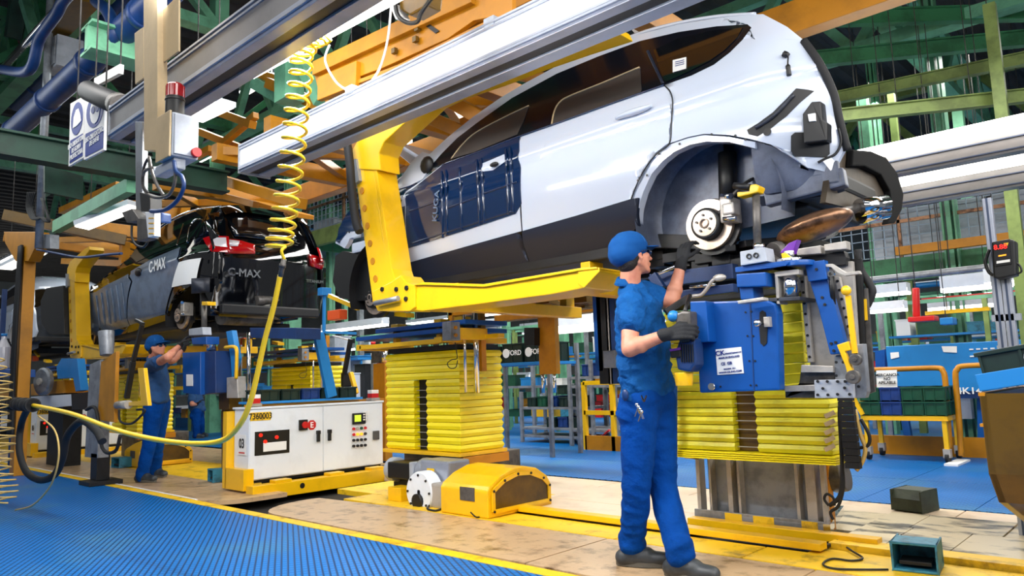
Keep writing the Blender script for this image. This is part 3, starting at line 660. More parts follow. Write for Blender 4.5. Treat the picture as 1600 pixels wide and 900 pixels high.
skin_panel('window_sticker', [(1051, 94), (1072, 89), (1072, 107), (1051, 113)], 'paper', car, off=.014, th=.002, mirror=False, label='small white sticker on the rear side glass')
for k in range(3): surf_tube('sticker_text', ((1055, 97 + 3 * k), (1069, 93.5 + 3 * k)), .0025, 'print_blue', car, off=.016, n=4)
surf_tube('belt_moulding', [(690, 258), (740, 240), (812, 213), (880, 189), (960, 160), (1037, 133)], .006, 'film_blue', car, off=.01)
surf_tube('door_seam', [(813, 215), (813, 300), (816, 362), (820, 388), (829, 410)], .004, 'black', car, off=.004)
surf_tube('door_seam', [(1037, 133), (1047, 143), (1051, 160), (1049, 190), (1046, 224), (1027, 240), (1010, 260), (996, 286), (986, 312)], .004, 'black', car, off=.004)
surf_tube('door_seam', [(633, 300), (632, 350), (636, 411)], .004, 'black', car, off=.006)
# door handle
hp = [hit(a, c, 0, .028) for a, c in ((962, 185), (975, 180), (990, 175), (1005, 170), (1018, 165))]
build('door_handle', B().tube(hp, lambda t: .009 + .014 * math.sin(math.pi * t), 10), 'white_car', car)
skin_panel('handle_recess', [(968, 182), (985, 172), (1008, 166), (1012, 170), (995, 180), (975, 185)], 'alu', car, off=.007, th=.002)
# roof and screen
rail = [(672, 240), (700, 214), (740, 182), (780, 154), (820, 130), (870, 103), (930, 78), (990, 56), (1060, 38), (1130, 27), (1192, 22), (1222, 36)]
roof(car, rail[3:], 'white_car'); roof(car, rail[:4], 'glass_dark', name='windscreen', rise=.05)
roof(car, [(1222, 36), (1250, 60), (1270, 85)], 'black_car', name='rear_spoiler', rise=.03)
surf_tube('roof_bar', [(870, 108), (930, 80), (1000, 52), (1060, 36), (1120, 26), (1180, 22)], .012, 'white_car', car, off=-.06)
# rear details on the quarter
skin_panel('lamp_cavity', [(1167, 203), (1185, 192), (1207, 176), (1228, 155), (1244, 138), (1262, 140), (1272, 142), (1250, 160), (1228, 182), (1205, 200), (1183, 213), (1170, 210)], 'black', car, off=.004, th=.01, label='black open tail lamp cavity')
surf_tube('cavity_clip', [(1180, 200), (1210, 180), (1240, 148)], .012, 'under', car, off=.01)
skin_panel('quarter_recess', [(1236, 212), (1242, 207), (1290, 207), (1296, 214), (1296, 240), (1290, 246), (1242, 244), (1236, 236)], 'black', car, off=.006, th=.01)
p = [hit(a, c, 0, .01) for a, c in ((1262, 183), (1276, 164), (1290, 163), (1293, 192), (1300, 196), (1300, 224), (1264, 228))]
build('control_module', B().prism(p, (0, -.07, 0)), 'black', car, bev=.006)
p = [q + Vector((0, -.065, 0)) for q in [hit(a, c, 0, .01) for a, c in ((1271, 184), (1282, 182), (1283, 194), (1273, 195))]]; build('module_label', B().prism(p, (0, -.012, 0)), 'paper', car)
p = [hit(a, c, 0, .02) for a, c in ((1286, 252), (1299, 246), (1310, 258), (1298, 267))]; build('hanging_tag', B().prism(p, (0, -.003, 0)), 'paper', car)
surf_tube('wiring', [(1310, 200), (1314, 222), (1306, 240), (1290, 248), (1278, 254)], .007, 'black', car, off=.02)
surf_tube('grommet', [(1224, 84), (1231, 88), (1231, 100), (1233, 118)], lambda t: .018 if t < .3 else (.004 if t < .7 else .013), 'black', car, off=.012)
b = B().tube([hit(a, c, 0, .0) for a, c in ((1256, 64), (1280, 98), (1302, 145), (1312, 190), (1324, 235))], .022, 8); build('tailgate_seal', b, 'rubber', car)
# underneath
build('floor_pan', B().box((-4.75, 3.98, 1.84), (-2.6, 5.46, 1.95)).box((-4.75, 3.95, 1.80), (-2.6, 4.06, 1.9)).box((-4.75, 4.9, 1.78), (-2.6, 5.0, 1.86)), 'under_dark', car, bev=.01)
build('rear_floor', B().box((-2.6, 4.3, 1.98), (-1.62, 5.2, 2.12)).box((-1.65, 3.98, 2.0), (-1.36, 4.7, 2.1)), 'under_dark', car, bev=.02)
build('rear_panel', B().prism([shear(Vector((-1.36, y, z))) for y, z in ((3.96, 2.06), (3.96, 2.6), (4.1, 2.7), (5.34, 2.7), (5.48, 2.6), (5.48, 2.06))], (-.04, 0, 0)), 'under', car)
build('interior_floor', B().box((-4.6, 3.98, 2.15), (-2.62, 5.46, 2.2)), 'under_dark', car)
build('seat_back', B().box((-3.2, 4.1, 2.2), (-3.05, 5.3, 2.85)), 'black', car, bev=.05)
q = [PX(a, c, -1.3) for a, c in ((1192, 240), (1238, 246), (1265, 265), (1304, 268), (1300, 282), (1230, 296), (1200, 310))]
b = B(); b.box((-1.72, 3.95, 2.0), (-1.32, 3.99, 2.12)); b.bar((-1.72, 3.96, 1.99), (-1.3, 4.0, 2.03), .08, .1); build('side_member', b, 'liner', car, bev=.01)
skin_panel('rear_under_panel', [(1172, 219), (1205, 228), (1238, 246), (1262, 264), (1290, 270), (1302, 268), (1300, 282), (1240, 297), (1200, 303), (1184, 300)], 'liner', car, off=-.03, th=.01)
skin_panel('rear_under_panel', [(1182, 308), (1240, 298), (1318, 282), (1320, 298), (1300, 305), (1220, 318), (1190, 322)], 'under', car, off=-.06, th=.01)
ox = [(1322, 236), (1350, 238), (1374, 248), (1392, 272), (1402, 306), (1399, 330), (1388, 350), (1376, 352), (1384, 328), (1380, 300), (1366, 275), (1340, 262), (1320, 262)]
build('bumper_end', B().prism(polyX(ox, -1.37), (.04, 0, 0)), 'matte_black', car, bev=.01)
build('rear_apron', B().prism(polyX([(1300, 228), (1322, 238), (1350, 240), (1378, 262), (1386, 310), (1340, 328), (1290, 316), (1298, 262)], -1.37), (-.03, 0, 0)), 'apron', car)
build('heat_shield', B().prism(polyX([(1303, 296), (1325, 290), (1345, 306), (1346, 326), (1322, 330), (1300, 312)], -1.40), (-.02, .0, 0)), 'rust', car)
u = PY(1258, 352, 4.35); v = PY(1312, 330, 4.35)
d = (v - u).normalized(); rot = d.to_track_quat('X', 'Z').to_matrix()
build('muffler', B().ball((PY(1240, 368, 4.0) + PY(1306, 340, 4.0)) / 2, .155, 20, sc=(1.35, 1.0, .42), rot=rot), 'rust', car)
build('tail_pipe', B().tube([PY(1272, 354, 3.9), PY(1292, 338, 4.0), PY(1330, 328, 4.2), PY(1350, 322, 4.3)], .026, 10), 'steel_dark', car)
build('exhaust_tip', B().cyl(PY(1342, 325, 4.25), PY(1384, 318, 4.4), .05, n=16).cyl(PY(1345, 337, 4.3), PY(1384, 330, 4.45), .045, n=16), 'chrome', car)
arch_liner(car, -2.06, 1.99, .47, y1=4.12)
wheel_set(car, PY(1105, 350, 4.0).x, PY(1105, 350, 4.0).z, 4.0)
sx_ = PY(1138, 300, 4.08).x; b = B().cyl((sx_, 4.08, 1.85), (sx_ + .02, 4.08, 2.4), .03, n=10).cyl((sx_, 4.07, 2.02), (sx_ + .015, 4.07, 2.34), .055, n=12); build('shock_absorber', b, 'black', car)
b = B().bar((-2.0, 4.05, 1.76), (-2.3, 4.7, 1.8), .06, .04).bar((-1.95, 4.1, 1.78), (-1.7, 4.7, 1.86), .06, .04).bar((-2.6, 4.1, 1.9), (-2.05, 4.1, 1.8), .05, .09).box((-2.4, 4.5, 1.72), (-1.75, 5.0, 1.86)); build('suspension_arm', b, 'under_dark', car, bev=.006)
b = B().tube([(-2.7, 4.3, 1.84), (-2.5, 4.2, 1.86), (-2.3, 4.15, 1.9), (-2.15, 4.1, 1.84)], .012, 6).tube([(-2.05, 4.0, 1.95), (-1.9, 4.02, 2.1), (-1.85, 4.2, 2.2)], .01, 6); build('brake_line', b, 'steel_dark', car)
build('spring', B().tube([(-2.2 + .06 * math.cos(t), 4.45 + .06 * math.sin(t), 1.8 + t * .012) for t in [k * .5 for k in range(50)]], .01, 6, smooth=False), 'black', car)
# front end
arch_liner(car, -5.22, 1.86, .44, 'under_dark', y0=3.9)
b = B().box((-5.75, 4.1, 1.82), (-5.55, 5.4, 2.25)); build('cooling_pack', b, 'matte_black', car, bev=.03)
p = [PY(a, c, 3.98) for a, c in ((524, 400), (536, 392), (570, 400), (590, 440), (592, 468), (560, 470), (530, 466), (520, 440))]; build('splash_shield', B().prism(p, (0, .06, 0)), 'black', car)
b = B().box((-5.74, 3.98, 2.24), (-5.5, 5.46, 2.34)); build('front_crossmember', b, 'white_car', car, bev=.02)
wheel_set(car, PY(583, 465, 4.02).x, PY(583, 465, 4.02).z, 4.02)
a0, a1 = PY(592, 216, 4.0), PY(648, 262, 4.0)
b = B(); hh = [a0, Vector((a0.x, 2 * YC - 4.0, a0.z)), Vector((a1.x, 2 * YC - 4.0, a1.z)), a1]; b.prism(hh, (-.02, 0, .02)); build('bonnet', b, 'white_car', car, label='raised white bonnet')
b = B(); md = (a0 + a1) / 2
for s in (.15, .5, .85): b.bar(a0.lerp(Vector((a0.x, 2 * YC - 4, a0.z)), s) + Vector((.02, 0, -.02)), a1.lerp(Vector((a1.x, 2 * YC - 4, a1.z)), s * .6 + .2) + Vector((.02, 0, -.02)), .09, .03)
build('bonnet_rib', b, 'white_car', car, bev=.008)
b = B().cyl(PY(648, 262, 4.05), PY(600, 300, 4.3), .012, n=8); build('bonnet_stay', b, 'steel', car)

# ---------------------------------------------------------------- the black car behind
D2 = PX(290, 493, 0).x; D2 = PY(290, 493, 4.0).x - PY(1105, 350, 4.0).x
XR = -8.42
car2 = thing('car', 'black car body with grey door film and red tail lamps in the second hanger', 'car', (-10.5, YC, 1.8))
k2 = dict(dx=D2)
skin_panel('body_side', [(124, 478), (130, 460), (150, 445), (180, 425), (203, 402), (222, 374), (262, 346), (300, 331), (345, 324), (352, 345), (354, 372), (345, 400), (344, 440), (335, 478), (326, 470), (318, 452), (300, 446), (282, 452), (268, 470), (262, 500), (205, 519), (160, 530), (150, 500), (138, 482)], 'black_car', car2, **k2)
skin_panel('side_window', [(208, 402), (228, 378), (264, 353), (300, 340), (322, 337), (318, 368), (280, 382), (240, 396), (212, 410)], 'glass_dark', car2, off=.008, th=.004, **k2)
surf_tube('window_trim', [(292, 378), (296, 355), (305, 343), (318, 345), (325, 362)], .006, 'chrome', car2, off=.01, **k2)
surf_tube('window_trim', [(276, 383), (286, 350)], .008, 'chrome', car2, off=.01, **k2)
surf_tube('roof_bar', [(225, 374), (262, 346), (300, 329), (345, 322)], .01, 'chrome', car2, off=.01, **k2)
skin_panel('door_film', [(204, 424), (240, 403), (281, 386), (278, 410), (270, 445), (258, 490), (203, 508), (200, 470), (207, 440)], 'film_grey', car2, off=.014, th=.006, mirror=False, label='grey protective film on the rear door', **k2)
skin_panel('door_film', [(128, 476), (150, 456), (200, 428), (204, 440), (198, 470), (202, 509), (150, 526), (143, 495)], 'film_grey', car2, off=.014, th=.006, mirror=False, label='grey ribbed film on the front door', **k2)
for k in range(6): surf_tube('film_rib', [(150 + 8 * k, 462 - 4 * k), (156 + 8 * k, 512 - 3 * k)], .012, 'film_grey', car2, off=.02, **k2)
text('C-MAX', hit(245, 415, D2, .03), .2, (R(90), R(0), 0), 'white_paint', car2, squash=.8)
skin_panel('paper_sheet', [(279, 410), (314, 403), (306, 443), (268, 449)], 'paper', car2, off=.03, th=.003, mirror=False, label='white build sheet taped to the rear wing', **k2)
h = hit(216, 425, D2, .02); build('handle_hole', B().ball(h, .1, sc=(1, .3, .6)), 'black', car2)
roof(car2, [(203, 402), (222, 374), (262, 346), (300, 331), (345, 324), (352, 335)], 'black_car', dx=D2)
arch_liner(car2, -9.13, 2.0, .5, 'under_dark'); arch_liner(car2, -12.45, 1.9, .45, 'under_dark')
p = PY(290, 493, 4.0); wheel_set(car2, p.x, p.z, 3.93, r=.17); p = PY(140, 522, 4.0); wheel_set(car2, p.x, p.z, 4.0, r=.17)
def rear(name, pts, m, x=XR, th=.04, bev=.01, label=None, bulge=.25):
    b = B(); P = polyX(pts, x)
    bm = bmesh.new(); bm.faces.new([bm.verts.new(q) for q in P]); bmesh.ops.triangulate(bm, faces=bm.faces[:])
    y0, y1 = min(q.y for q in P), max(q.y for q in P); z0, z1 = min(q.z for q in P), max(q.z for q in P)
    for k in range(1, int((y1 - y0) / .12) + 1): bmesh.ops.bisect_plane(bm, geom=bm.verts[:] + bm.edges[:] + bm.faces[:], plane_co=(0, y0 + k * .12, 0), plane_no=(0, 1, 0))
    for k in range(1, int((z1 - z0) / .12) + 1): bmesh.ops.bisect_plane(bm, geom=bm.verts[:] + bm.edges[:] + bm.faces[:], plane_co=(0, 0, z0 + k * .12), plane_no=(0, 0, 1))
    bm.verts.ensure_lookup_table(); bm.verts.index_update()
    vs_ = [(v.co.x - bulge * ((v.co.y - YC) / .9) ** 2 * .6 - max(0, v.co.z - 2.7) * .45, v.co.y, v.co.z) for v in bm.verts]
    b.add(vs_, [tuple(v.index for v in f.verts) for f in bm.faces], True); bm.free()
    o = build(name, b, m, car2); md = o.modifiers.new('t', 'SOLIDIFY'); md.thickness = th; md.offset = -1
    if label: o['label'] = label
    return o
rear('tailgate', [(343, 326), (400, 322), (450, 333), (482, 355), (502, 386), (514, 402), (512, 450), (505, 492), (440, 500), (335, 492), (335, 470), (343, 440), (345, 400), (352, 370)], 'black_car')
rear('rear_glass', [(368, 335), (400, 331), (445, 342), (468, 358), (476, 378), (420, 372), (375, 366)], 'glass_dark', x=XR + .03, th=.01)
rear('tail_lamp', [(354, 369), (380, 373), (401, 381), (400, 396), (357, 394)], 'red_lens', x=XR + .04, label='red left tail lamp, tailgate half')
rear('tail_lamp', [(488, 396), (509, 400), (512, 414), (509, 420), (490, 414)], 'red_lens', x=XR + .04, label='red right tail lamp')
rear('lamp_reflector', [(356, 370), (380, 375), (376, 383), (358, 382)], 'clear_lens', x=XR + .05, th=.01)
skin_panel('tail_lamp', [(317, 372), (330, 368), (354, 369), (356, 394), (330, 393), (322, 382)], 'red_lens', car2, off=.02, th=.03, label='red left tail lamp, wing half', **k2)
skin_panel('lamp_reflector', [(332, 371), (352, 371), (354, 386), (336, 384)], 'clear_lens', car2, off=.03, th=.01, **k2)
rear('bumper_bracket', [(310, 432), (335, 432), (335, 455), (310, 456)], 'under', x=XR + .03, th=.03)
text('C-MAX', PX(382, 427, XR + .06), .13, '+x', 'chrome', car2)
text('TITANIUM', PX(492, 440, XR + .0), .055, '+x', 'chrome', car2)
b = B().box((-12.0, 4.0, 1.8), (-9.6, 5.4, 1.95)).box((-9.6, 4.3, 1.9), (-8.7, 5.2, 2.1)); build('floor_pan', b, 'under_dark', car2, bev=.01)
b = B().cyl(PX(345, 496, XR - .2), PX(420, 500, XR - .5), .09, n=14).cyl(PX(400, 470, XR), PX(500, 468, XR - .2), .06, n=14); build('muffler', b, 'steel_dark', car2)
build('rear_axle', B().box((-9.3, 4.2, 1.72), (-8.9, 5.2, 1.86)), 'under_dark', car2, bev=.02)
build('bumper_beam', B().box((XR - .02, 4.0, 1.9), (XR + .06, 5.3, 2.02)), 'under_dark', car2, bev=.02)
# third car, mostly hidden
car3 = thing('car', 'white car body farther along the line at the left edge, mostly hidden', 'car', (-17.6, YC, 1.8))
for ch in list(car.children):
    nm = ch.name.split('.')[0]
    if ch.type == 'MESH' and nm in ('window_frame', 'roof_rail', 'rear_quarter_panel', 'rear_door', 'front_door', 'front_cladding', 'rear_cladding', 'front_fender', 'roof', 'windscreen', 'wheel_arch_liner', 'floor_pan', 'rear_panel', 'rear_floor', 'bonnet', 'rear_under_panel', 'quarter_glass', 'rear_door_glass', 'bumper_end', 'cooling_pack', 'rear_arch_flange'):
        c = ch.copy(); c.parent = car3; C.objects.link(c)
        if 'label' in c: del c['label']
car3.location.x = -3.3 - 14.4
# ================================================================== YELLOW HANGERS
def hanger(label):
    t = thing('car_hanger', label, 'hanger', (-5.0, 3.5, 1.6))
    Y = 3.5
    build('post', B().prism(polyY([(554, 262), (582, 262), (592, 330), (603, 400), (612, 460), (612, 476), (583, 476), (573, 400), (563, 330)], Y), (0, .05, 0)).prism(polyY([(582, 262), (588, 262), (600, 340), (612, 420), (620, 445), (612, 462), (603, 400), (592, 330)], Y), (0, .2, 0)), 'yellow', t, bev=.006)
    build('neck', B().prism(polyY([(549, 236), (562, 214), (598, 190), (640, 161), (662, 150), (668, 158), (632, 192), (600, 222), (592, 240), (594, 266), (554, 264), (549, 250)], Y - .01), (0, .2, 0)), 'yellow', t, bev=.008)
    build('top_arm', B().prism(polyY([(655, 152), (700, 131), (760, 110), (830, 84), (900, 60), (960, 40), (966, 52), (900, 74), (830, 99), (765, 125), (705, 146), (668, 164)], Y), (0, .16, 0)), 'yellow', t, bev=.008)
    b = B()
    for a, c in ((652, 163), (668, 153), (680, 150)): pass
    b.prism(polyY([(637, 178), (640, 172), (645, 175), (650, 167), (655, 169), (655, 173), (650, 172), (646, 180), (641, 176)], Y - .012), (0, .004, 0)); build('logo_mark', b, 'print_blue', t)
    text('MCN', PY(668, 158, Y - .012), .07, (R(90), R(-22), 0), 'print_blue', t)
    b = B()
    for k in range(7):
        p = PY(566 + 4.2 * k, 298 + 27.5 * k, Y); b.cyl(p + Vector((0, -.006, 0)), p + Vector((0, .0, 0)), .028, n=14)
    build('post_hole', b, 'ochre', t)
    build('sensor_plate', B().prism(polyY([(546, 250), (556, 248), (561, 282), (550, 290)], Y - .03), (0, .04, 0)), 'galv', t)
    build('corner_block', B().prism(polyY([(583, 470), (582, 455), (612, 440), (626, 430), (634, 441), (648, 446), (648, 480), (640, 486), (590, 486)], Y - .02), (0, .2, 0)), 'yellow', t, bev=.006)
    build('lower_arm', B().prism(polyY([(640, 448), (656, 443), (700, 446), (755, 446), (905, 421), (934, 418), (936, 424), (912, 450), (860, 460), (740, 476), (660, 486), (640, 484)], Y), (0, .3, 0)), 'yellow', t, bev=.008)
    build('arm_lip', B().prism(polyY([(645, 446), (660, 441), (755, 444), (905, 419), (932, 417), (933, 420), (905, 423), (756, 448), (660, 445)], Y - .02), (0, .34, 0)), 'yellow', t, bev=.003)
    b = B()
    for a, c in ((620, 452), (636, 450), (635, 467), (598, 452)): p = PY(a, c, Y - .02); b.cyl(p, p + Vector((0, -.012, 0)), .018, n=10)
    build('bolt', b, 'black', t)
    build('end_gusset', B().prism(polyY([(903, 421), (936, 418), (937, 424), (912, 450), (903, 444)], Y - .012), (0, .02, 0)), 'yellow', t, bev=.004)
    build('latch_tube', B().cyl(PY(586, 474, Y - .06), PY(622, 466, Y - .06), .02, n=12), 'galv', t)
    for x in (-4.3, -3.0):
        build('support_fork', B().box((x - .06, 3.7, 1.58), (x + .06, 5.5, 1.68)).box((x - .04, 3.95, 1.68), (x + .04, 4.1, 1.80)).box((x - .04, 5.3, 1.68), (x + .04, 5.42, 1.80)), 'yellow', t, bev=.006)
    build('sling', B().tube([PY(a, c, 3.42) for a, c in ((541, 214), (546, 250), (550, 300), (556, 345), (562, 362))], .035, 8), 'rubber', t, label='black padded strap along the hanger post')
    return t
hg = hanger('yellow car hanger with drilled post carrying the white car')
h2 = dup(hg, (-7.5, .06, -.04), 'yellow car hanger behind the tan pole carrying the black car')
for ch in list(h2.children):
    if ch.name.split('.')[0] in ('top_arm', 'lettering', 'logo_mark', 'sling'): bpy.data.objects.remove(ch)
# ================================================================== SCISSOR LIFTS
def bellows(parent, x0, x1, y0, y1, z0, z1, n, m, slot=None, slot_top=None):
    h = (z1 - z0) / n
    for i in range(n):
        z = z0 + i * h; e = random.uniform(-.002, .003); o = .013
        b = B()
        def ring(x0, x1, y0, y1, fx0=1, fx1=1, fy0=1):
            vs_ = []
            for zz, k in ((z + .002, 0), (z + h * .5, 1), (z + h - .002, 0)):
                q = (o + e) * k
                vs_ += [(x0 - q * fx0, y0 - q * fy0, zz), (x1 + q * fx1, y0 - q * fy0, zz), (x1 + q * fx1, y1 + q, zz), (x0 - q * fx0, y1 + q, zz)]
            b.add(vs_, [(0, 1, 2, 3)[::-1], (8, 9, 10, 11)] + [(l * 4 + j, l * 4 + (j + 1) % 4, l * 4 + 4 + (j + 1) % 4, l * 4 + 4 + j) for l in range(2) for j in range(4)])
        if slot and z < slot_top:
            ring(x0, slot[0], y0, y1, 1, .3); ring(slot[1], x1, y0, y1, .3, 1); ring(slot[0] - .01, slot[1] + .01, y0 + .1, y1, 0, 0, 0)
        else: ring(x0, x1, y0, y1)
        build('bellows_fold', b, m if i > 1 or m != 'bellows' else 'bellows', parent, bev=.002)
    if slot:
        build('inner_column', B().box((slot[0] + .002, y0 + .06, z0), (slot[1] - .002, y0 + .1, slot_top + h * .8)), 'bronze' if slot_top > .8 and x0 > -4 else 'under_dark', parent)
        b = B()
        for k in range(int((slot_top - z0) / (h * 1.0))): b.bar((slot[0], y0 + .03, z0 + h * (k + .5)), (slot[1], y0 + .03, z0 + h * (k + .5)), .005)
        build('slot_wire', b, 'steel', parent)
lift = thing('scissor_lift', 'tall yellow bellows lift table under the front of the white car, behind the white cabinet', 'lift', (-5.4, 4.8, 0))
X0, X1, Yf = PY(605, 600, 4.5).x, PY(718, 600, 4.5).x, 4.5; Yb = PX(784, 640, X1).y
bellows(lift, X0, X1, Yf, Yb, .41, 1.31, 14, 'bellows', (PY(648, 650, Yf).x, PY(668, 650, Yf).x), 1.03)
build('bottom_tray', B().box((X0 - .03, Yf - .04, .375), (X1 + .03, Yb + .03, .408)), 'yellow', lift, bev=.005)
build('lower_frame', B().box((X0 + .12, Yf + .1, .0), (X1 - .06, Yb + .3, .37)), 'steel_dark', lift, bev=.01)
build('side_beam', B().box((X1 - .06, Yf + .0, .29), (X1 + .03, Yb + .05, .37)), 'ochre', lift, bev=.004)
build('top_plate', B().box((X0 + .02, Yf, 1.315), (X1 - .02, Yb, 1.36)), 'black', lift, bev=.004)
b = B().box((X0 - .25, Yf - .15, 1.37), (X1 - .02, Yf - .05, 1.41)).box((X0 - .1, Yf + .2, 1.40), (X1 + .3, Yf + .28, 1.44)).box((X0 - .3, Yf - .15, 1.36), (X0 - .22, Yb, 1.42)).box((X1 - .1, Yf - .2, 1.37), (X1, Yb + .1, 1.42)); build('top_frame', b, 'yellow', lift, bev=.004)
b = B().box((X0 - .35, Yf - .12, 1.46), (X1 + .1, Yb, 1.50)).box((X0 - .05, Yf - .1, 1.52), (X1 + .2, Yb - .1, 1.56)); build('table_top', b, 'blue', lift, bev=.005)
for x in (X0 + .1, X1 - .3, X1 - .02): build('table_foot', B().box((x, Yf, 1.41), (x + .05, Yf + .06, 1.58)).box((x - .02, Yf - .01, 1.56), (x + .08, Yf + .1, 1.6)), 'yellow', lift, bev=.003)
build('pad', B().prism(polyY([(616, 486), (634, 489), (634, 496), (616, 494)], 4.2), (0, .1, 0)), 'yellow', lift)
p = PY(524, 492, 4.3); build('sensor_block', B().box((p.x - .12, 4.28, p.z - .05), (p.x + .1, 4.38, p.z + .05)), 'orange_plastic', lift, bev=.008)
build('sensor_arm', B().bar(PY(515, 462, 4.3), PY(560, 482, 4.3), .04), 'yellow', lift)
# guide rods on the right face
gx = X1 + .1
r0 = PX(725, 492, gx); 
for i, (a, t0, t1, rr) in enumerate(((725, 492, 613, .012), (742, 486, 614, .025))):
    p, q = PX(a, t0, gx), PX(a, t1, gx); build('guide_rod', B().cyl(p, (p.x, p.y, q.z), rr, n=16), 'chrome', lift)
yb = PX(752, 530, gx).y; build('guide_plate', B().box((gx - .04, yb, PX(752, 580, gx).z), (gx, yb + .06, PX(752, 472, gx).z)), 'ochre', lift, bev=.003)
ya, yc = PX(713, 520, gx).y, PX(757, 520, gx).y; zt, zb_ = PX(735, 513, gx).z, PX(735, 531, gx).z
build('rod_bracket', B().box((gx - .06, ya, zb_), (gx + .04, yc, zt)), 'yellow', lift, bev=.004)
ya2, yc2 = PX(698, 515, gx).y, PX(713, 515, gx).y; p = PX(705, 518, gx)
cb = build('control_box', B().box((gx - .06, ya2, PX(700, 532, gx).z), (gx + .05, yc2, PX(700, 503, gx).z)), 'galv', lift, bev=.006)
b = B()
for dz in (.03, -.035): b.cyl((gx + .05, p.y, p.z + dz), (gx + .065, p.y, p.z + dz), .016, n=12)
build('push_button', b, 'ochre', cb)
b = B().tube([PX(711, 535, gx + .04), PX(713, 548, gx + .04), PX(714, 560, gx + .04), PX(706, 562, gx + .04), PX(699, 568, gx + .04), PX(703, 575, gx + .04), PX(712, 574, gx + .04), PX(715, 563, gx + .04)], .004, 6); build('cable', b, 'black', lift)
# motor and flywheel below
my = 4.42
m_ = thing('gear_motor', 'grey gear motor with black housing below the yellow bellows lift', 'motor', (-5.4, 4.3, .1))
p, q = PY(612, 735, 4.3), PY(646, 737, 4.3)
build('motor_body', B().box((p.x, 4.25, PY(630, 748, 4.3).z), (q.x, 4.5, PY(630, 722, 4.3).z)), 'black', m_, bev=.015)
build('end_bell', B().cyl((p.x - .09, 4.38, p.z), (p.x, 4.38, p.z), .11, n=20), 'grey_box', m_, bev=.01)
build('flange', B().box((q.x, 4.25, PY(646, 750, 4.3).z), (q.x + .05, 4.5, PY(646, 721, 4.3).z)), 'grey_box', m_, bev=.01)
build('gear_body', B().cyl((q.x + .05, 4.38, q.z), (q.x + .5, 4.38, q.z + .01), .12, .1, n=18).box((q.x + .15, 4.25, q.z - .12), (q.x + .52, 4.5, q.z + .12)), 'alu', m_, bev=.02)
build('rating_label', B().box((q.x + .25, 4.244, q.z - .05), (q.x + .34, 4.249, q.z + .05)), 'floor_yellow', m_)
build('motor_stand', B().box((p.x - .1, 4.4, 0), (q.x + .5, 4.55, PY(630, 748, 4.3).z + .02)), 'under_dark', m_)
fw = thing('flywheel_cover', 'cream round crank disc below the grey gear motor', 'disc', (-5.2, 4.2, .0))
c = PY(660, 778, 4.15); c.z = .115; build('round_plate', B().lathe(c + Vector((0, .08, 0)), (0, -1, 0), [(0, .02), (0, .17), (.1, .17), (.12, .16), (.12, .02)], 36), 'white_metal', fw)
b = B()
for k in range(8): a = k * math.pi / 4; s = c + Vector((math.cos(a) * .14, -.04, math.sin(a) * .14)); b.cyl(s, s + Vector((0, -.01, 0)), .01, n=8)
build('plate_bolt', b, 'black', fw); build('cam_block', B().cyl(c + Vector((0, -.04, -.07)), c + Vector((0, -.07, -.07)), .06, n=16), 'black', fw)
build('bearing', B().box((c.x + .14, 4.12, 0), (c.x + .3, 4.4, .2)), 'steel', fw, bev=.02)
yb_ = PZ(622, 782); tag(build('stop_block', B().box((yb_.x - .08, yb_.y - .05, .002), (yb_.x + .1, yb_.y + .1, .12)), 'yellow', bev=.006), 'small yellow stop block left of the cream crank disc', 'block')
# arched guard
def guard(label, dx=0):
    t = thing('arched_guard', label, 'guard', (-4.6, 4.6, 0)); A_ = PZ(763, 812); x1 = A_.x; x0 = PZ(694, 800).x; ya, yb_ = A_.y, PX(862, 775, x1).y
    fy = lambda y: ya + (y - 4.02) / 1.22 * (yb_ - ya)
    prof = [(4.02, .004), (4.02, .2), (4.06, .235), (4.25, .30), (4.5, .345), (4.7, .35), (4.95, .32), (5.15, .25), (5.24, .17), (5.24, .004)]; prof = [(fy(y), z) for y, z in prof]
    b = B(); b.prism([Vector((x1, y, z)) for y, z in prof], (x0 - x1, 0, 0)); build('shell', b, 'yellow', t, bev=.012)
    inn = [(4.1, .05), (4.1, .2), (4.3, .265), (4.55, .30), (4.8, .29), (5.05, .235), (5.17, .17), (5.17, .05)]; inn = [(fy(y), z) for y, z in inn]
    build('window', B().prism([Vector((x1 + .004, y, z)) for y, z in inn], (.004, 0, 0)), 'bronze', t, label='smoked amber window of the guard')
    b = B()
    for i in range(len(inn)): a_, b_ = inn[i], inn[(i + 1) % len(inn)]; b.bar((x1 + .012, a_[0], a_[1]), (x1 + .012, b_[0], b_[1]), .012, .03)
    build('window_frame', b, 'yellow', t)
    b = B()
    for y, z in inn: b.cyl((x1 + .018, y, z), (x1 + .026, y, z), .01, n=8)
    build('screw', b, 'black', t)
    build('plate', B().box((x1 - .3, ya - .006, .12), (x1 - .14, ya, .22)), 'steel_dark', t)
    return t
g1 = guard('yellow arched guard with amber window beside the bellows lift')
dup(g1, (-6.7, .0, 0), 'yellow arched guard behind the far worker legs')
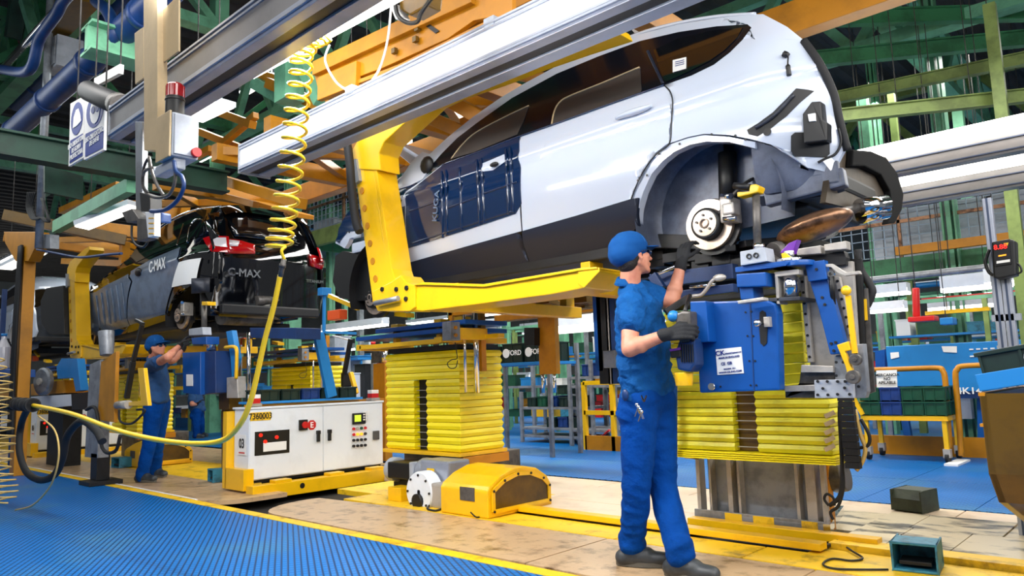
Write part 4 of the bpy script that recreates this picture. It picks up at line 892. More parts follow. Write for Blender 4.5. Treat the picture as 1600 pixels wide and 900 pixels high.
def pedal(label, p, s=.1, rz=0, m='teal'):
    t = thing('foot_pedal', label, 'pedal', (p[0], p[1], 0)); rot = Matrix.Rotation(R(rz), 3, 'Z'); at = (p[0], p[1], .004)
    b = B(); w_, d_, h_ = s, s * 1.1, s * 1.35
    b.box((-w_, -d_, 0), (-w_ + .01, d_, h_), rot, at).box((w_ - .01, -d_, 0), (w_, d_, h_), rot, at).box((-w_, -d_, h_ - .01), (w_, d_ * .6, h_), rot, at).box((-w_, d_ - .01, 0), (w_, d_, h_ * .6), rot, at).box((-w_, -d_, 0), (w_, d_, .012), rot, at)
    b.prism([rot @ Vector(q) + Vector(at) for q in ((-w_, d_ * .6, h_ - .01), (w_, d_ * .6, h_ - .01), (w_, d_, h_ * .6 - .01), (-w_, d_, h_ * .6 - .01))], (0, 0, .01))
    build('hood', b, m, t, bev=.004)
    build('tread', B().box((-w_ * .7, -d_ * .8, .03), (w_ * .7, d_ * .3, .05), rot, at), 'under_dark', t, bev=.004)
    return t
pd1 = pedal('teal hooded foot pedal in front of the yellow arched guard', PZ(722, 800), .085, -12)
tag(build('pedal_cable', B().tube([PZ(738, 797, .03), PZ(748, 800, .02), PZ(752, 806, .012), PZ(744, 808, .012), PZ(735, 800, .05)], .006, 6), 'black'), 'small black cable loop at the teal pedal by the arched guard', 'cable')
pedal('teal hooded foot pedal by the cabinet lower left corner', PZ(344, 752), .1, -10)
pedal('teal foot pedal at the feet of the far worker', PZ(192, 730), .1, 10)
p4 = PZ(1430, 892); pd4 = pedal('blue hooded foot pedal at the bottom right corner', (p4.x, p4.y + .06, 0), .105, 8)
pd5 = pedal('dark green hooded foot pedal on the orange plate at right', PZ(1430, 797), .11, 168, 'dark_green_box')
b = B().tube([PZ(1305, 842, .03), PZ(1330, 860, .012), PZ(1348, 872, .01), PZ(1330, 876, .01), PZ(1300, 873, .01), PZ(1286, 882, .01), PZ(1310, 889, .01), PZ(1388, 890, .01)], .006, 6)
tag(build('pedal_cable', b, 'black'), 'black pedal cable looping on the yellow plates to the blue pedal', 'cable')
tag(build('pedal_cable', B().tube([PZ(700, 790, .02), PZ(690, 795, .01), PZ(680, 798, .01), PZ(668, 795, .01), PZ(672, 788, .02)], .009, 6), 'black'), 'black cable coil between crank disc and teal pedal', 'cable')
# ------------------------------------------------------------------ the near lift
l2 = thing('scissor_lift', 'near yellow bellows lift on a grey steel base right of the worker', 'lift', (-2.2, 4.8, 0))
X0, X1 = PY(1052, 700, 4.5).x, PY(1300, 700, 4.5).x
bellows(l2, X0, X1, 4.5, 4.72, .53, 1.46, 17, 'bellows_worn', (PY(1146, 660, 4.5).x, PY(1183, 660, 4.5).x), 1.1)
for k in range(4): build('folded_skirt', B().box((X0 - .03, 4.46, .478 + k * .013), (X1 + .03, 4.76, .487 + k * .013)), 'bellows', l2)
bx0, bx1 = -2.7, -1.87
for k in range(5): build('bellows_edge', B().bar(PY(1289, 651 + 13 * k, 4.45), PY(1304, 644 + 13 * k, 4.45), .012, .026), 'tan', l2, bev=.002)
build('base_core', B().box((bx0 + .03, 4.83, .06), (bx1 - .03, 4.98, .47)), 'galv', l2, bev=.005)
for a, wd in ((1092, 8), (1112, 4), (1140, 10), (1156, 5), (1246, 6), (1262, 18), (1286, 8)):
    x = PY(a, 780, 4.78).x; build('base_rib', B().box((x, 4.76, .07), (x + wd * .0035, 4.84, .47)), 'steel', l2, bev=.003)
build('base_angle', B().box((bx0 - .03, 4.72, .04), (bx1 + .03, 4.8, .08)).box((bx0 - .03, 4.72, .04), (bx1 + .03, 4.735, .1)), 'galv', l2, bev=.003)
for x0_, x1_ in ((-2.5, -2.38), (-2.3, -2.16), (-1.98, -1.88)): build('warning_tape', B().box((x0_, 4.716, .045), (x1_, 4.72, .095)), 'floor_yellow', l2)
build('corner_post', B().box((bx1 + .0, 4.8, .04), (bx1 + .05, 4.86, .47)), 'ochre', l2, bev=.004)
build('hub_plate', B().cyl((X0 - .02, 4.7, .49), (X0 + .07, 4.7, .49), .05, n=16), 'bronze', l2)
def rail_(x0, x1, y, z, w, h, m, lab): return tag(build('guide_rail', B().box((x0, y, z), (x1, y + w, z + h)), m, bev=.004), lab, 'rail')
rail_(-4.3, -1.72, 4.33, .013, .1, .04, 'yellow', 'yellow floor rail running behind the worker feet')
rail_(-4.3, -1.72, 4.44, .01, .05, .02, 'under_dark', 'dark grooved rail strip behind the yellow floor rail')
rail_(-2.72, -1.5, 4.60, .013, .09, .045, 'yellow', 'short yellow rail in front of the near lift base')
b = B().bar(PZ(1292, 826, .08), PZ(1314, 796, .08), .04, .05); tag(build('shiny_block', b, 'chrome'), 'shiny square bar beside the near lift base corner', 'bar')
# hoses beside near lift
hs = thing('hose_bundle', 'bundle of black and tan hoses hanging right of the near lift', 'hose', (-1.6, 4.4, .3))
b = B()
for k in range(11):
    u_ = PY(1308 + k * 1.2, 622 + k * 10.5, 4.4); w_ = PY(1331 + k * 1.2, 622 + k * 10.5, 4.4); b.box((u_.x, 4.4, u_.z - .017), (w_.x, 4.44, u_.z + .017))
build('drag_chain', b, 'rubber', hs)
for k, (pts, r, m) in enumerate(((((1318, 600), (1312, 640), (1314, 690), (1316, 740), (1312, 775), (1296, 790)), .012, 'rubber'), (((1336, 640), (1345, 680), (1352, 700), (1348, 720), (1338, 735)), .012, 'tan_hose'),
        (((1318, 680), (1316, 720), (1318, 760), (1310, 790), (1298, 800), (1302, 812)), .009, 'rubber'), (((1295, 790), (1288, 780), (1292, 772), (1302, 778), (1304, 790)), .008, 'rubber'), (((1345, 655), (1358, 680), (1356, 696), (1340, 700)), .01, 'rubber'))):
    build('hose', B().tube([PY(a, c, 4.45) for a, c in pts], r, 8), m, hs)
build('motor_can', B().cyl(PY(1300, 745, 4.9), PY(1322, 742, 4.9), .1, n=18), 'steel_dark', hs, bev=.01)
# ------------------------------------------------------------------ the blue assembly machine
mc = thing('assembly_station', 'blue and steel wheel assembly machine with white rating label, right of the worker', 'machine', (-1.6, 3.8, .9))
def pl(name, pts, Y, th, m, bev=.004, parent=mc, label=None): return build(name, B().prism(polyY(pts, Y), (0, th, 0)), m, parent, bev=bev, label=label)
box = pl('blue_housing', [(1086, 472), (1196, 468), (1211, 474), (1215, 490), (1218, 610), (1093, 614)], 3.55, .07, 'blue', .01)
pl('side_housing', [(1078, 471), (1103, 470), (1108, 534), (1080, 536)], 3.47, .1, 'blue', .006)
pl('seam', [(1171, 470), (1172.5, 470), (1179, 611), (1177.5, 611)], 3.547, .004, 'blue_dark', 0)
sl = pl('slot', [(1187, 488), (1191, 485), (1196, 488), (1199, 510), (1198, 536), (1193, 541), (1188, 536), (1186, 510)], 3.545, .006, 'black', 0)
p = PY(1183, 505, 3.49); build('ball_knob', B().ball(p, .02).cyl(p, p + Vector((.01, .06, 0)), .006, n=8), 'chrome', mc)
build('slide_bracket', B().box((p.x + .02, 3.52, p.z - .02), (p.x + .05, 3.55, p.z + .03)), 'steel', mc, bev=.002)
p = PY(1114, 604, 3.53); build('lock_knob', B().cyl(p, p + Vector((0, -.02, 0)), .018, n=16), 'chrome', mc)
b = B()
for a, c in ((1165, 488), (1174, 487), (1168, 525), (1177, 525), (1171, 564), (1180, 564), (1173, 602), (1182, 602), (1126, 604)): q = PY(a, c, 3.549); b.cyl(q, q + Vector((0, -.004, 0)), .005, n=8)
build('screw', b, 'black', mc)
lb = pl('rating_label', [(1118, 546), (1158, 542), (1162, 583), (1121, 586)], 3.546, .003, 'paper', 0, label='white rating label')
def ltxt(s, a, c, sz, sq=1.0): text(s, PY(a, c, 3.543), sz, (R(90), R(-4), 0), 'print_blue', lb, squash=sq, align='CENTER')
ltxt('CK', 1125, 552, .034, 1.1); ltxt('Industrial Engineers Ltd', 1145, 551, .0105, .9); ltxt('MADE IN ENGLAND', 1139, 558, .013); ltxt('CE  GB', 1135, 568, .02); ltxt('MACHINE  2011', 1140, 576, .0095); ltxt('WWW.CK-ING.COM', 1141, 581, .0135)
pl('cross_bar', [(1152, 470), (1192, 464), (1193, 469), (1153, 475)], 3.45, .06, 'steel', .003)
pl('clamp_head', [(1150, 428), (1196, 425), (1197, 447), (1151, 449)], 3.5, .2, 'blue', .006)
pl('clamp_neck', [(1155, 449), (1176, 448), (1178, 467), (1157, 468)], 3.52, .12, 'blue', .005)
b = B(); c0, c1 = PY(1160, 424, 3.6), PY(1238, 417, 3.6); b.box((c0.x, 3.52, c0.z - .012), (c1.x, 3.72, c0.z + .014)); b.cyl((c1.x, 3.62, c0.z - .012), (c1.x, 3.62, c0.z + .014), .1, n=24); build('swivel_arm', b, 'blue', mc, bev=.004)
c2 = PY(1234, 414, 3.6); build('bearing_ring', B().cyl((c2.x, 3.6, c2.z), (c2.x, 3.6, c2.z + .03), .06, n=24).cyl((c2.x, 3.6, c2.z + .03), (c2.x, 3.6, c2.z + .07), .025, n=16), 'chrome', mc, bev=.003)
p = PY(1234, 430, 3.6); q = PY(1234, 464, 3.6); build('pivot_column', B().cyl(p, (p.x, 3.6, q.z), .035, n=20), 'chrome', mc)
build('pivot_bracket', B().box((p.x - .06, 3.56, p.z - .005), (p.x + .06, 3.68, p.z + .02)).box((p.x - .06, 3.56, p.z - .14), (p.x - .045, 3.66, p.z)), 'steel', mc, bev=.003)
pl('shelf_plate', [(1160, 468), (1250, 463), (1250, 469), (1165, 474)], 3.56, .2, 'under', .003)
vb = pl('valve_block', [(1156, 393), (1195, 386), (1199, 408), (1157, 415)], 3.5, .1, 'grey_box', .004)
b = B()
for a in (1170, 1181): q = PY(a, 400.5 - (a - 1170) * .15, 3.495); b.lathe(q + Vector((0, .004, 0)), (0, -1, 0), [(0, .014), (.006, .014), (.006, .009), (0, .008)], 14)
build('port', b, 'black', vb)
build('locating_rod', B().cyl(PY(1184, 386, 3.62), PY(1181, 300, 3.62), .02, n=14), 'steel_dark', mc)
pl('rod_clamp', [(1151, 300), (1152, 308), (1170, 304), (1184, 300), (1187, 291), (1180, 287), (1172, 289), (1170, 299)], 3.58, .07, 'yellow', .006)
build('rod_grip', B().cyl(PY(1147, 290, 3.6), PY(1172, 293, 3.6), .018, n=12), 'black', mc)
build('rod_socket', B().cyl(PY(1186, 390, 3.6), PY(1186, 381, 3.6), .03, n=14), 'chrome', mc)
build('spindle_motor', B().cyl(PY(1208, 395, 3.66), PY(1218, 393, 3.7), .055, n=20).cyl(PY(1208, 412, 3.66), PY(1222, 408, 3.7), .04, n=20), 'steel_dark', mc, bev=.004)
pl('purple_guard', [(1218, 395), (1232, 380), (1246, 374), (1238, 396)], 3.6, .05, 'purple', .003)
pl('yellow_cap', [(1220, 396), (1227, 394), (1235, 401), (1238, 405), (1222, 405)], 3.57, .05, 'yellow', .004)
pl('back_plate', [(1251, 420), (1262, 410), (1332, 408), (1344, 600), (1266, 574), (1258, 480)], 3.78, .03, 'steel', .003)
for k in range(8): pl('bellows_fold', [(1216 + k, 474 + 16 * k), (1251 + k, 471 + 16 * k), (1252 + k, 485.5 + 16 * k), (1217 + k, 488.5 + 16 * k)], 3.84 + .01 * (k % 2), .03, 'bellows_worn', .004)
for a, c, d_, e, y in ((1249, 432, 1262, 566, 3.74), (1303, 432, 1330, 545, 3.74)):
    r_ = pl('linear_rail', [(a, c), (a + 8, c), (d_ + 8, e), (d_, e)], y, .03, 'steel', .003)
    b = B()
    for k in range(8): q = PY(a + 4 + (d_ - a) * (k + .5) / 8, c + (e - c) * (k + .5) / 8, y); b.cyl(q, q + Vector((0, -.004, 0)), .007, n=8)
    build('rail_bolt', b, 'black', r_)
lv = pl('blue_lever', [(1257, 410), (1288, 406), (1293, 438), (1305, 480), (1319, 532), (1321, 552), (1297, 554), (1291, 530), (1278, 480), (1265, 441)], 3.64, .05, 'blue', .005)
pl('lever_cap', [(1257, 410), (1288, 406), (1292, 436), (1263, 440)], 3.61, .03, 'blue', .004)
b = B()
for a, c in ((1276, 421), (1285, 465), (1289, 476), (1299, 537), (1306, 535), (1303, 548)): q = PY(a, c, 3.61 if c < 440 else 3.64); b.cyl(q, q + Vector((0, -.006, 0)), .007, n=8)
build('lever_bolt', b, 'black', lv)
pl('s_link', [(1288, 413), (1300, 412), (1312, 420), (1322, 426), (1342, 423), (1344, 428), (1320, 431), (1308, 426), (1298, 417), (1289, 417)], 3.62, .03, 'steel', .002)
q = PY(1299, 428, 3.63); build('gas_strut', B().cyl(q, PY(1302, 480, 3.66), .013, n=10), 'black', mc); build('strut_eye', B().lathe(q, (0, -1, 0), [(-.01, .008), (-.01, .016), (.01, .016), (.01, .008)], 14), 'chrome', mc)
build('yellow_lever', B().bar(PY(1325, 462, 3.62), PY(1336, 552, 3.62), .022, .018).ball(PY(1322, 454, 3.61), .024), 'yellow', mc, bev=0)
pl('black_column', [(1328, 405), (1346, 403), (1352, 545), (1338, 547)], 3.82, .02, 'black', .003)
pl('grey_column', [(1345, 452), (1355, 450), (1367, 612), (1356, 616)], 3.84, .02, 'steel_dark', .003)
pl('yellow_strip', [(1346, 468), (1353, 467), (1355, 500), (1349, 501)], 3.83, .03, 'yellow', 0)
pl('carriage_plate', [(1303, 556), (1320, 552), (1336, 538), (1349, 537), (1355, 612), (1352, 622), (1306, 622)], 3.68, .05, 'galv', .004)
pl('yellow_link', [(1307, 539), (1325, 533), (1329, 547), (1320, 549), (1334, 584), (1326, 592), (1320, 570)], 3.6, .03, 'yellow', .004)
for a, c, rr in ((1339, 562, .026), (1335, 589, .032)): q = PY(a, c, 3.62); build('roller', B().cyl(q, q + Vector((0, -.03, 0)), rr, n=20).cyl(q, q + Vector((0, -.036, 0)), rr * .4, n=10), 'steel_dark', mc, bev=.003)
pl('lower_rail', [(1252, 570), (1302, 572), (1302, 582), (1251, 582)], 3.66, .04, 'steel', .003)
pl('lower_block', [(1252, 582), (1303, 582), (1303, 596), (1226, 603), (1227, 622), (1345, 622), (1345, 600), (1250, 598)], 3.70, .05, 'steel_dark', .003)
pl('lower_rail', [(1226, 603), (1274, 601), (1274, 611), (1226, 612)], 3.66, .04, 'steel', .003)
wp = pl('bolted_plate', [(1272, 594), (1332, 592), (1334, 622), (1273, 622)], 3.64, .03, 'grey_box', .003)
b = B()
for a, c in ((1278, 596), (1293, 596), (1278, 617), (1294, 617), (1309, 596), (1321, 596), (1309, 616), (1328, 616), (1286, 607), (1320, 606), (1307, 566), (1307, 587), (1318, 566), (1339, 581), (1342, 604), (1338, 553)): q = PY(a, c, 3.635); b.cyl(q, q + Vector((0, -.006, 0)), .007, n=8)
build('plate_bolt', b, 'black', wp)
for a, c, d_, e in ((1244, 389, 1282, 383), (1287, 382, 1322, 376)):
    pl('clamp_block', [(a, c), (d_, e), (d_ + 1, e + 13), (a + 1, c + 10)], 3.7, .06, 'steel', .004)
pl('support_block', [(1250, 402), (1318, 392), (1322, 402), (1322, 414), (1252, 420)], 3.75, .06, 'under_dark', .004)
# steel bent tube, blue cross bars left of the housing
build('bent_tube', B().tube([PY(a, c, 3.75) for a, c in ((1074, 468), (1082, 463), (1095, 461), (1104, 452), (1112, 440), (1120, 434))], .011, 8).ball(PY(1124, 434, 3.75), .03, sc=(1.4, .5, .7)), 'steel', mc)
build('blue_crossbar', B().bar(PY(1020, 440, 4.1), PY(1150, 424, 4.1), .08, .09).bar(PY(1060, 462, 3.95), PY(1150, 450, 3.95), .06, .05).bar(PY(1020, 430, 3.9), PY(1034, 452, 3.9), .04, .06), 'blue_dark', mc, bev=.005)
build('pipe_run', B().cyl(PY(1078, 449, 3.9), PY(1118, 444, 3.9), .01, n=8).cyl(PY(1018, 432, 4.0), PY(1060, 414, 4.0), .012, n=8), 'chrome', mc)
build('torque_bar', B().bar(PY(1040, 488, 3.6), PY(1075, 465, 3.7), .035), 'black', mc)
b = B()
for k in range(26):
    a = random.uniform(1030, 1180); c = random.uniform(398, 420)
    q = PY(a, c, 4.3); b.box((q.x - .05, 4.3 - random.random() * .2, q.z - .03), (q.x + .07, 4.45, q.z + .03))
build('under_car_parts', b, 'under_dark', mc, bev=.004)
build('lift_bracket', B().box((-2.7, 4.2, 1.47), (-1.62, 4.6, 1.60)), 'under_dark', mc, bev=.01)
build('blue_bracket', B().prism(polyY([(1046, 600), (1056, 600), (1056, 720), (1050, 720)], 4.4), (0, .02, 0)), 'blue', mc)
b = B()
for k in range(9):
    t_ = k / 8; q = PY(1345 + 14 * math.sin(t_ * 3), 400 + 60 * t_, 3.9); b.v and None
build('hose', B().tube([PY(a, c, 3.88) for a, c in ((1340, 390), (1344, 420), (1356, 440), (1363, 455), (1358, 470), (1354, 478))], .02, 8), 'rubber', mc)
# tall dark blue column behind the worker
cl = thing('guide_column', 'dark blue guide column with grey rods behind the worker back', 'column', (-3.2, 4.6, 0))
for a, wd, m in ((933, .035, 'blue'), (941, .05, 'black'), (950, .02, 'steel'), (956, .03, 'blue_dark')):
    p = PY(a, 450, 4.7); q = PY(a + 2, 600, 4.7); build('upright', B().box((p.x - wd, 4.68, q.z if m != 'blue' else q.z + .1), (p.x + wd, 4.75, p.z)), m, cl)
p = PY(955, 560, 4.6); build('switch_box', B().box((p.x - .06, 4.58, p.z - .07), (p.x + .04, 4.68, p.z + .06)), 'galv', cl, bev=.004)
build('column_base', B().box((PY(985, 700, 4.7).x - .05, 4.7, .0), (PY(985, 700, 4.7).x + .03, 4.78, PY(940, 600, 4.7).z + .05)), 'blue_dark', cl)
# far copies of the lift for the black car
dup(lift, (-4.35, 1.2, 0), 'yellow bellows lift behind the white cabinet and blue shelf')
dup(lift, (-7.3, 0, 0), 'yellow bellows lift behind the far worker')
dup(lift, (-10.6, 0, 0), 'yellow bellows lift farthest left under the black car')
# ================================================================== PEOPLE
class Blob:
    def __init__(s): s.v = []; s.f = []
    def _add(s, vs_, fs): n = len(s.v); s.v += [tuple(v) for v in vs_]; s.f += [tuple(i + n for i in f) for f in fs]
    def ell(s, c, r, rot=None, n=16):                  # ellipsoid radii r
        b = B().ball((0, 0, 0), 1, n); m = Matrix.Diagonal(Vector(r)); c = Vector(c)
        s._add([c + ((rot @ (m @ Vector(v))) if rot is not None else (m @ Vector(v))) for v in b.v], b.f); return s
    def cap(s, a, b_, r0, r1, flat=1.0, fdir=None, n=14):  # tapered limb; flat squeezes along fdir
        a, b_ = Vector(a), Vector(b_); d = (b_ - a)
        L = d.length; d.normalize()
        if fdir is None: u, v, _ = basis(d)
        else:
            v = Vector(fdir); v = (v - d * v.dot(d)).normalized(); u = d.cross(v)
        vs_ = []; rings = []
        for k in range(5): t = math.pi / 2 * k / 4; rings.append((-r0 * math.cos(t), r0 * math.sin(t)))
        for k in range(5): t = math.pi / 2 * k / 4; rings.append((L + r1 * math.sin(t), r1 * math.cos(t)))
        for h, r in rings: vs_ += [a + d * h + (u * math.cos(2 * math.pi * i / n) + v * math.sin(2 * math.pi * i / n) * flat) * max(r, 1e-4) for i in range(n)]
        fs = [(k * n + i, k * n + (i + 1) % n, (k + 1) * n + (i + 1) % n, (k + 1) * n + i) for k in range(9) for i in range(n)]
        s._add(vs_, fs + [tuple(range(n))[::-1], tuple(range(9 * n, 10 * n))]); return s
    def chain(s, pts, rs, flat=1.0, fdir=None):
        for i in range(len(pts) - 1): s.cap(pts[i], pts[i + 1], rs[i], rs[i + 1], flat, fdir)
        return s
    def make(s, name, m, parent, vox=.012, smooth=6, wr=0, fold=None, label=None):
        me = bpy.data.meshes.new(name); me.from_pydata(s.v, [], s.f); o = bpy.data.objects.new(name, me); C.objects.link(o)
        r = o.modifiers.new('r', 'REMESH'); r.mode = 'VOXEL'; r.voxel_size = vox; r.use_smooth_shade = True
        if smooth: q = o.modifiers.new('s', 'SMOOTH'); q.iterations = smooth; q.factor = .5
        dg = bpy.context.evaluated_depsgraph_get(); dg.update(); me2 = bpy.data.meshes.new_from_object(o.evaluated_get(dg))
        bpy.data.objects.remove(o); bpy.data.meshes.remove(me)
        off = wloc(parent) if parent else Vector((0, 0, 0))
        if wr or fold:
            nr = [v.normal.copy() for v in me2.vertices]
            for v, nn in zip(me2.vertices, nr):
                p = v.co; h = 0
                if wr: h += wr * (noise.noise(Vector((p.x * 5, p.y * 5, p.z * 14))) + .7 * (1 - 3 * abs(noise.noise(Vector((p.x * 8 + p.z * 10, p.y * 8 - p.z * 6, p.z * 12 + 3))))) + .5 * noise.noise(Vector((p.x * 13 + p.z * 9, p.y * 13, p.z * 22))) + .6 * (1 - 2 * abs(noise.noise(Vector((p.x * 4 + 7, p.y * 4, p.z * 9 + p.x * 8))))))
                if fold: h += fold(p)
                v.co = p + nn * h
        for v in me2.vertices: v.co -= off
        me2.polygons.foreach_set('use_smooth', [True] * len(me2.polygons))
        me2.materials.clear(); me2.materials.append(MT[m]); o = bpy.data.objects.new(name, me2); C.objects.link(o); o.parent = parent
        if label: o['label'] = label
        return o
def fingers(bl, wrist, d, nrm, side, curl, r=.0095, scale=1.0, thumb=1):
    """palm along d from the wrist; nrm = back of hand; side = towards the little finger"""
    d, nrm, side = Vector(d).normalized(), Vector(nrm).normalized(), Vector(side).normalized(); w = Vector(wrist); s = scale
    pc = w + d * .05 * s
    for k in (-1.5, -.5, .5, 1.5): bl.cap(w + side * (k * .014 * s) + d * .01, w + d * .085 * s + side * (k * .02 * s), .015 * s, .013 * s)
    for k, L in ((-1.5, .082), (-.5, .09), (.5, .084), (1.5, .066)):
        p = w + d * .088 * s + side * (k * .0205 * s); a = curl * .6
        for seg, q in ((.45, 1), (.30, 2), (.25, 3)):
            dd = d * math.cos(a) - nrm * math.sin(a); p2 = p + dd * (L * seg * s * 1.05)
            bl.cap(p, p2, r * s * (1.05 - .08 * q), r * s * (.98 - .08 * q)); p = p2; a += curl
    p = w + d * .03 * s - side * .026 * s; t1 = (d * .6 - side * .75 - nrm * .35).normalized(); p2 = p + t1 * .038 * s; t2 = (d * .75 - side * .1 - nrm * .65).normalized(); p3 = p2 + t2 * .03 * s; p4 = p3 + (t2 - nrm * .4).normalized() * .024 * s
    bl.chain([p, p2, p3, p4], [.014 * s, .012 * s, .0105 * s, .009 * s])
def head(bl, c, fwd, up, s=1.0):
    f = Vector(fwd).normalized(); u = Vector(up); u = (u - f * u.dot(f)).normalized(); l = u.cross(f)
    rot = Matrix((f, l, u)).transposed(); c = Vector(c)
    P = lambda x, y, z: c + f * (x * s) + l * (y * s) + u * (z * s)
    bl.ell(P(-.012, 0, .03), (.098 * s, .077 * s, .095 * s), rot)
    bl.ell(P(.018, 0, -.03), (.072 * s, .064 * s, .085 * s), rot)
    bl.ell(P(.045, 0, -.085), (.036 * s, .04 * s, .03 * s), rot)      # jaw, chin
    bl.ell(P(.068, 0, -.098), (.02 * s, .022 * s, .018 * s), rot)
    bl.cap(P(-.01, .05, -.05), P(.05, .024, -.095), .022 * s, .018 * s); bl.cap(P(-.01, -.05, -.05), P(.05, -.024, -.095), .022 * s, .018 * s)
    bl.ell(P(.068, 0, .022), (.018 * s, .05 * s, .014 * s), rot)      # brow
    bl.cap(P(.082, 0, .004), P(.112, 0, -.034), .009 * s, .012 * s)   # nose
    bl.ell(P(.098, .012, -.038), (.01 * s, .008 * s, .008 * s), rot); bl.ell(P(.098, -.012, -.038), (.01 * s, .008 * s, .008 * s), rot)
    bl.ell(P(.085, 0, -.062), (.012 * s, .024 * s, .006 * s), rot); bl.ell(P(.083, 0, -.073), (.012 * s, .021 * s, .007 * s), rot)
    for q in (-1, 1):
        bl.ell(P(.062, q * .036, -.022), (.02 * s, .022 * s, .02 * s), rot)
        e = P(-.004, q * .078, -.012)
        for k in range(7):
            a0 = -2.2 + k * .62; a1 = a0 + .62
            bl.cap(e + f * (-.017 * s * math.cos(a0)) + u * (.029 * s * math.sin(a0)), e + f * (-.017 * s * math.cos(a1)) + u * (.029 * s * math.sin(a1)), .006 * s, .006 * s)
        bl.ell(e - l * (q * .006 * s), (.013 * s, .006 * s, .022 * s), rot)
    return P, rot
def worker(label, J, s=1.0, dim=False, cap_on=True, seed=0):
    g = J; hip = (Vector(g['hipR']) + Vector(g['hipL'])) / 2
    foot = (Vector(g['ankR']) + Vector(g['ankL'])) / 2
    t = thing('person', label, 'person', (foot.x, foot.y, 0))
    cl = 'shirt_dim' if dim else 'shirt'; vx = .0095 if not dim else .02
    V = lambda k: Vector(g[k])
    chest = (V('shR') + V('shL')) / 2; sd = (V('shL') - V('shR')).normalized(); fw = Vector(g['fwd']).normalized()
    # body
    bl = Blob()
    P, rot = head(bl, g['head'], g['look'], g['hup'], s)
    bl.cap(V('neck') - Vector((0, 0, .03)), V('head') + Vector(g['look']).normalized() * -.02 - Vector((0, 0, .06)) * s, .062 * s, .056 * s)
    bl.cap(V('shR'), V('shL'), .045 * s, .045 * s); bl.cap(chest - Vector((0, 0, .06)), hip + Vector((0, 0, .1)), .085 * s, .08 * s)
    for q in 'RL':
        bl.chain([V('sh' + q), V('el' + q), V('wr' + q)], [.052 * s, .046 * s, .029 * s])
        m = V('el' + q).lerp(V('wr' + q), .3); bl.ell(m, (.047 * s, .047 * s, .047 * s))
        bl.cap(V('wr' + q), V('wr' + q) + Vector(g['hd' + q]).normalized() * .02, .022 * s, .014 * s)
        bl.chain([V('hip' + q), V('kn' + q), V('ank' + q)], [.08 * s, .055 * s, .04 * s])
    bl.make('body', 'skin', t, vx * .62, 5)
    # shirt
    bl = Blob()
    up = (chest - hip).normalized()
    side_r = .5 * (V('shL') - V('shR')).length
    def slab(p, rw, rd, p2, rw2, rd2, n=6):
        for k in range(n + 1):
            tt = k / n; c = p.lerp(p2, tt); a = rw + (rw2 - rw) * tt; b_ = rd + (rd2 - rd) * tt
            bl.ell(c, (b_, a, .07 * s), Matrix((fw, sd, fw.cross(sd))).transposed())
    slab(chest + Vector((0, 0, -.05)), side_r + .02, .13 * s, chest.lerp(hip, .45), side_r + .015, .15 * s)
    slab(chest.lerp(hip, .45), side_r + .015, .15 * s, hip + Vector((0, 0, .075)), side_r + .02, .152 * s)
    bl.cap(chest - Vector((0, 0, .03)), V('neck') - Vector((0, 0, .045)) + fw * .02, .1 * s, .07 * s); bl.cap(V('shR') - Vector((0, 0, .01)), V('neck') - Vector((0, 0, .02)), .062 * s, .06 * s); bl.cap(V('shL') - Vector((0, 0, .01)), V('neck') - Vector((0, 0, .02)), .062 * s, .06 * s)
    for q in 'RL':
        e = V('sh' + q).lerp(V('el' + q), g.get('sleeve' + q, .62)); bl.cap(V('sh' + q), e, .078 * s, .074 * s)
    def fold(p): return .004 * math.sin(60 * p.z + 20 * p.x + 6 * math.sin(9 * p.y)) * max(0, 1 - abs(p.z - hip.z - .12) / .25)
    sh = bl.make('shirt', cl, t, vx, 5, .010, fold)
    # collar
    nk = V('neck'); b = B(); n = 22; vs_ = []
    for k in range(n):
        a = 2 * math.pi * k / n; r_ = .066 * s; dv = fw * math.cos(a) + sd * math.sin(a)
        vs_ += [tuple(nk + dv * r_ + Vector((0, 0, .005 - .03 * max(0, math.cos(a))))), tuple(nk + dv * (r_ + .004) + Vector((0, 0, .045 - .04 * max(0, math.cos(a))))), tuple(nk + dv * (r_ + .022) + Vector((0, 0, .008 - .05 * max(0, math.cos(a)))))]
    b.add(vs_, [(k * 3 + j, ((k + 1) % n) * 3 + j, ((k + 1) % n) * 3 + j + 1, k * 3 + j + 1) for k in range(n) for j in range(2)], True)
    o = build('collar', b, cl, t); md = o.modifiers.new('t', 'SOLIDIFY'); md.thickness = .006
    # trousers
    bl = Blob()
    bl.cap(V('hipR') + Vector((0, 0, .02)), V('hipL') + Vector((0, 0, .02)), .108 * s, .108 * s); bl.cap(V('hipR') - Vector((0, 0, .05)) - fw * .03, V('hipL') - Vector((0, 0, .05)) - fw * .03, .098 * s, .098 * s)
    for q in 'RL':
        bl.chain([V('hip' + q) - Vector((0, 0, .02)), V('kn' + q), V('ank' + q) + Vector((0, 0, .0))], [.104 * s, .078 * s, .068 * s])
        a_ = V('ank' + q); bl.cap(a_ + Vector((0, 0, .03)), a_ - Vector((0, 0, .01)), .072 * s, .074 * s, 1, None)
    zk = (V('knR').z + V('ankR').z) / 2
    def fold2(p):
        return .003 * math.sin(75 * p.z + 22 * p.x + 5 * math.sin(14 * p.x)) * max(0, 1 - abs(p.z - .16) / .14) + .002 * math.sin(60 * p.z + 40 * p.x + 6 * p.y) * max(0, 1 - abs(p.z - V('knR').z) / .16)
    bl.make('trousers', 'trousers', t, vx, 6, .0045, fold2)
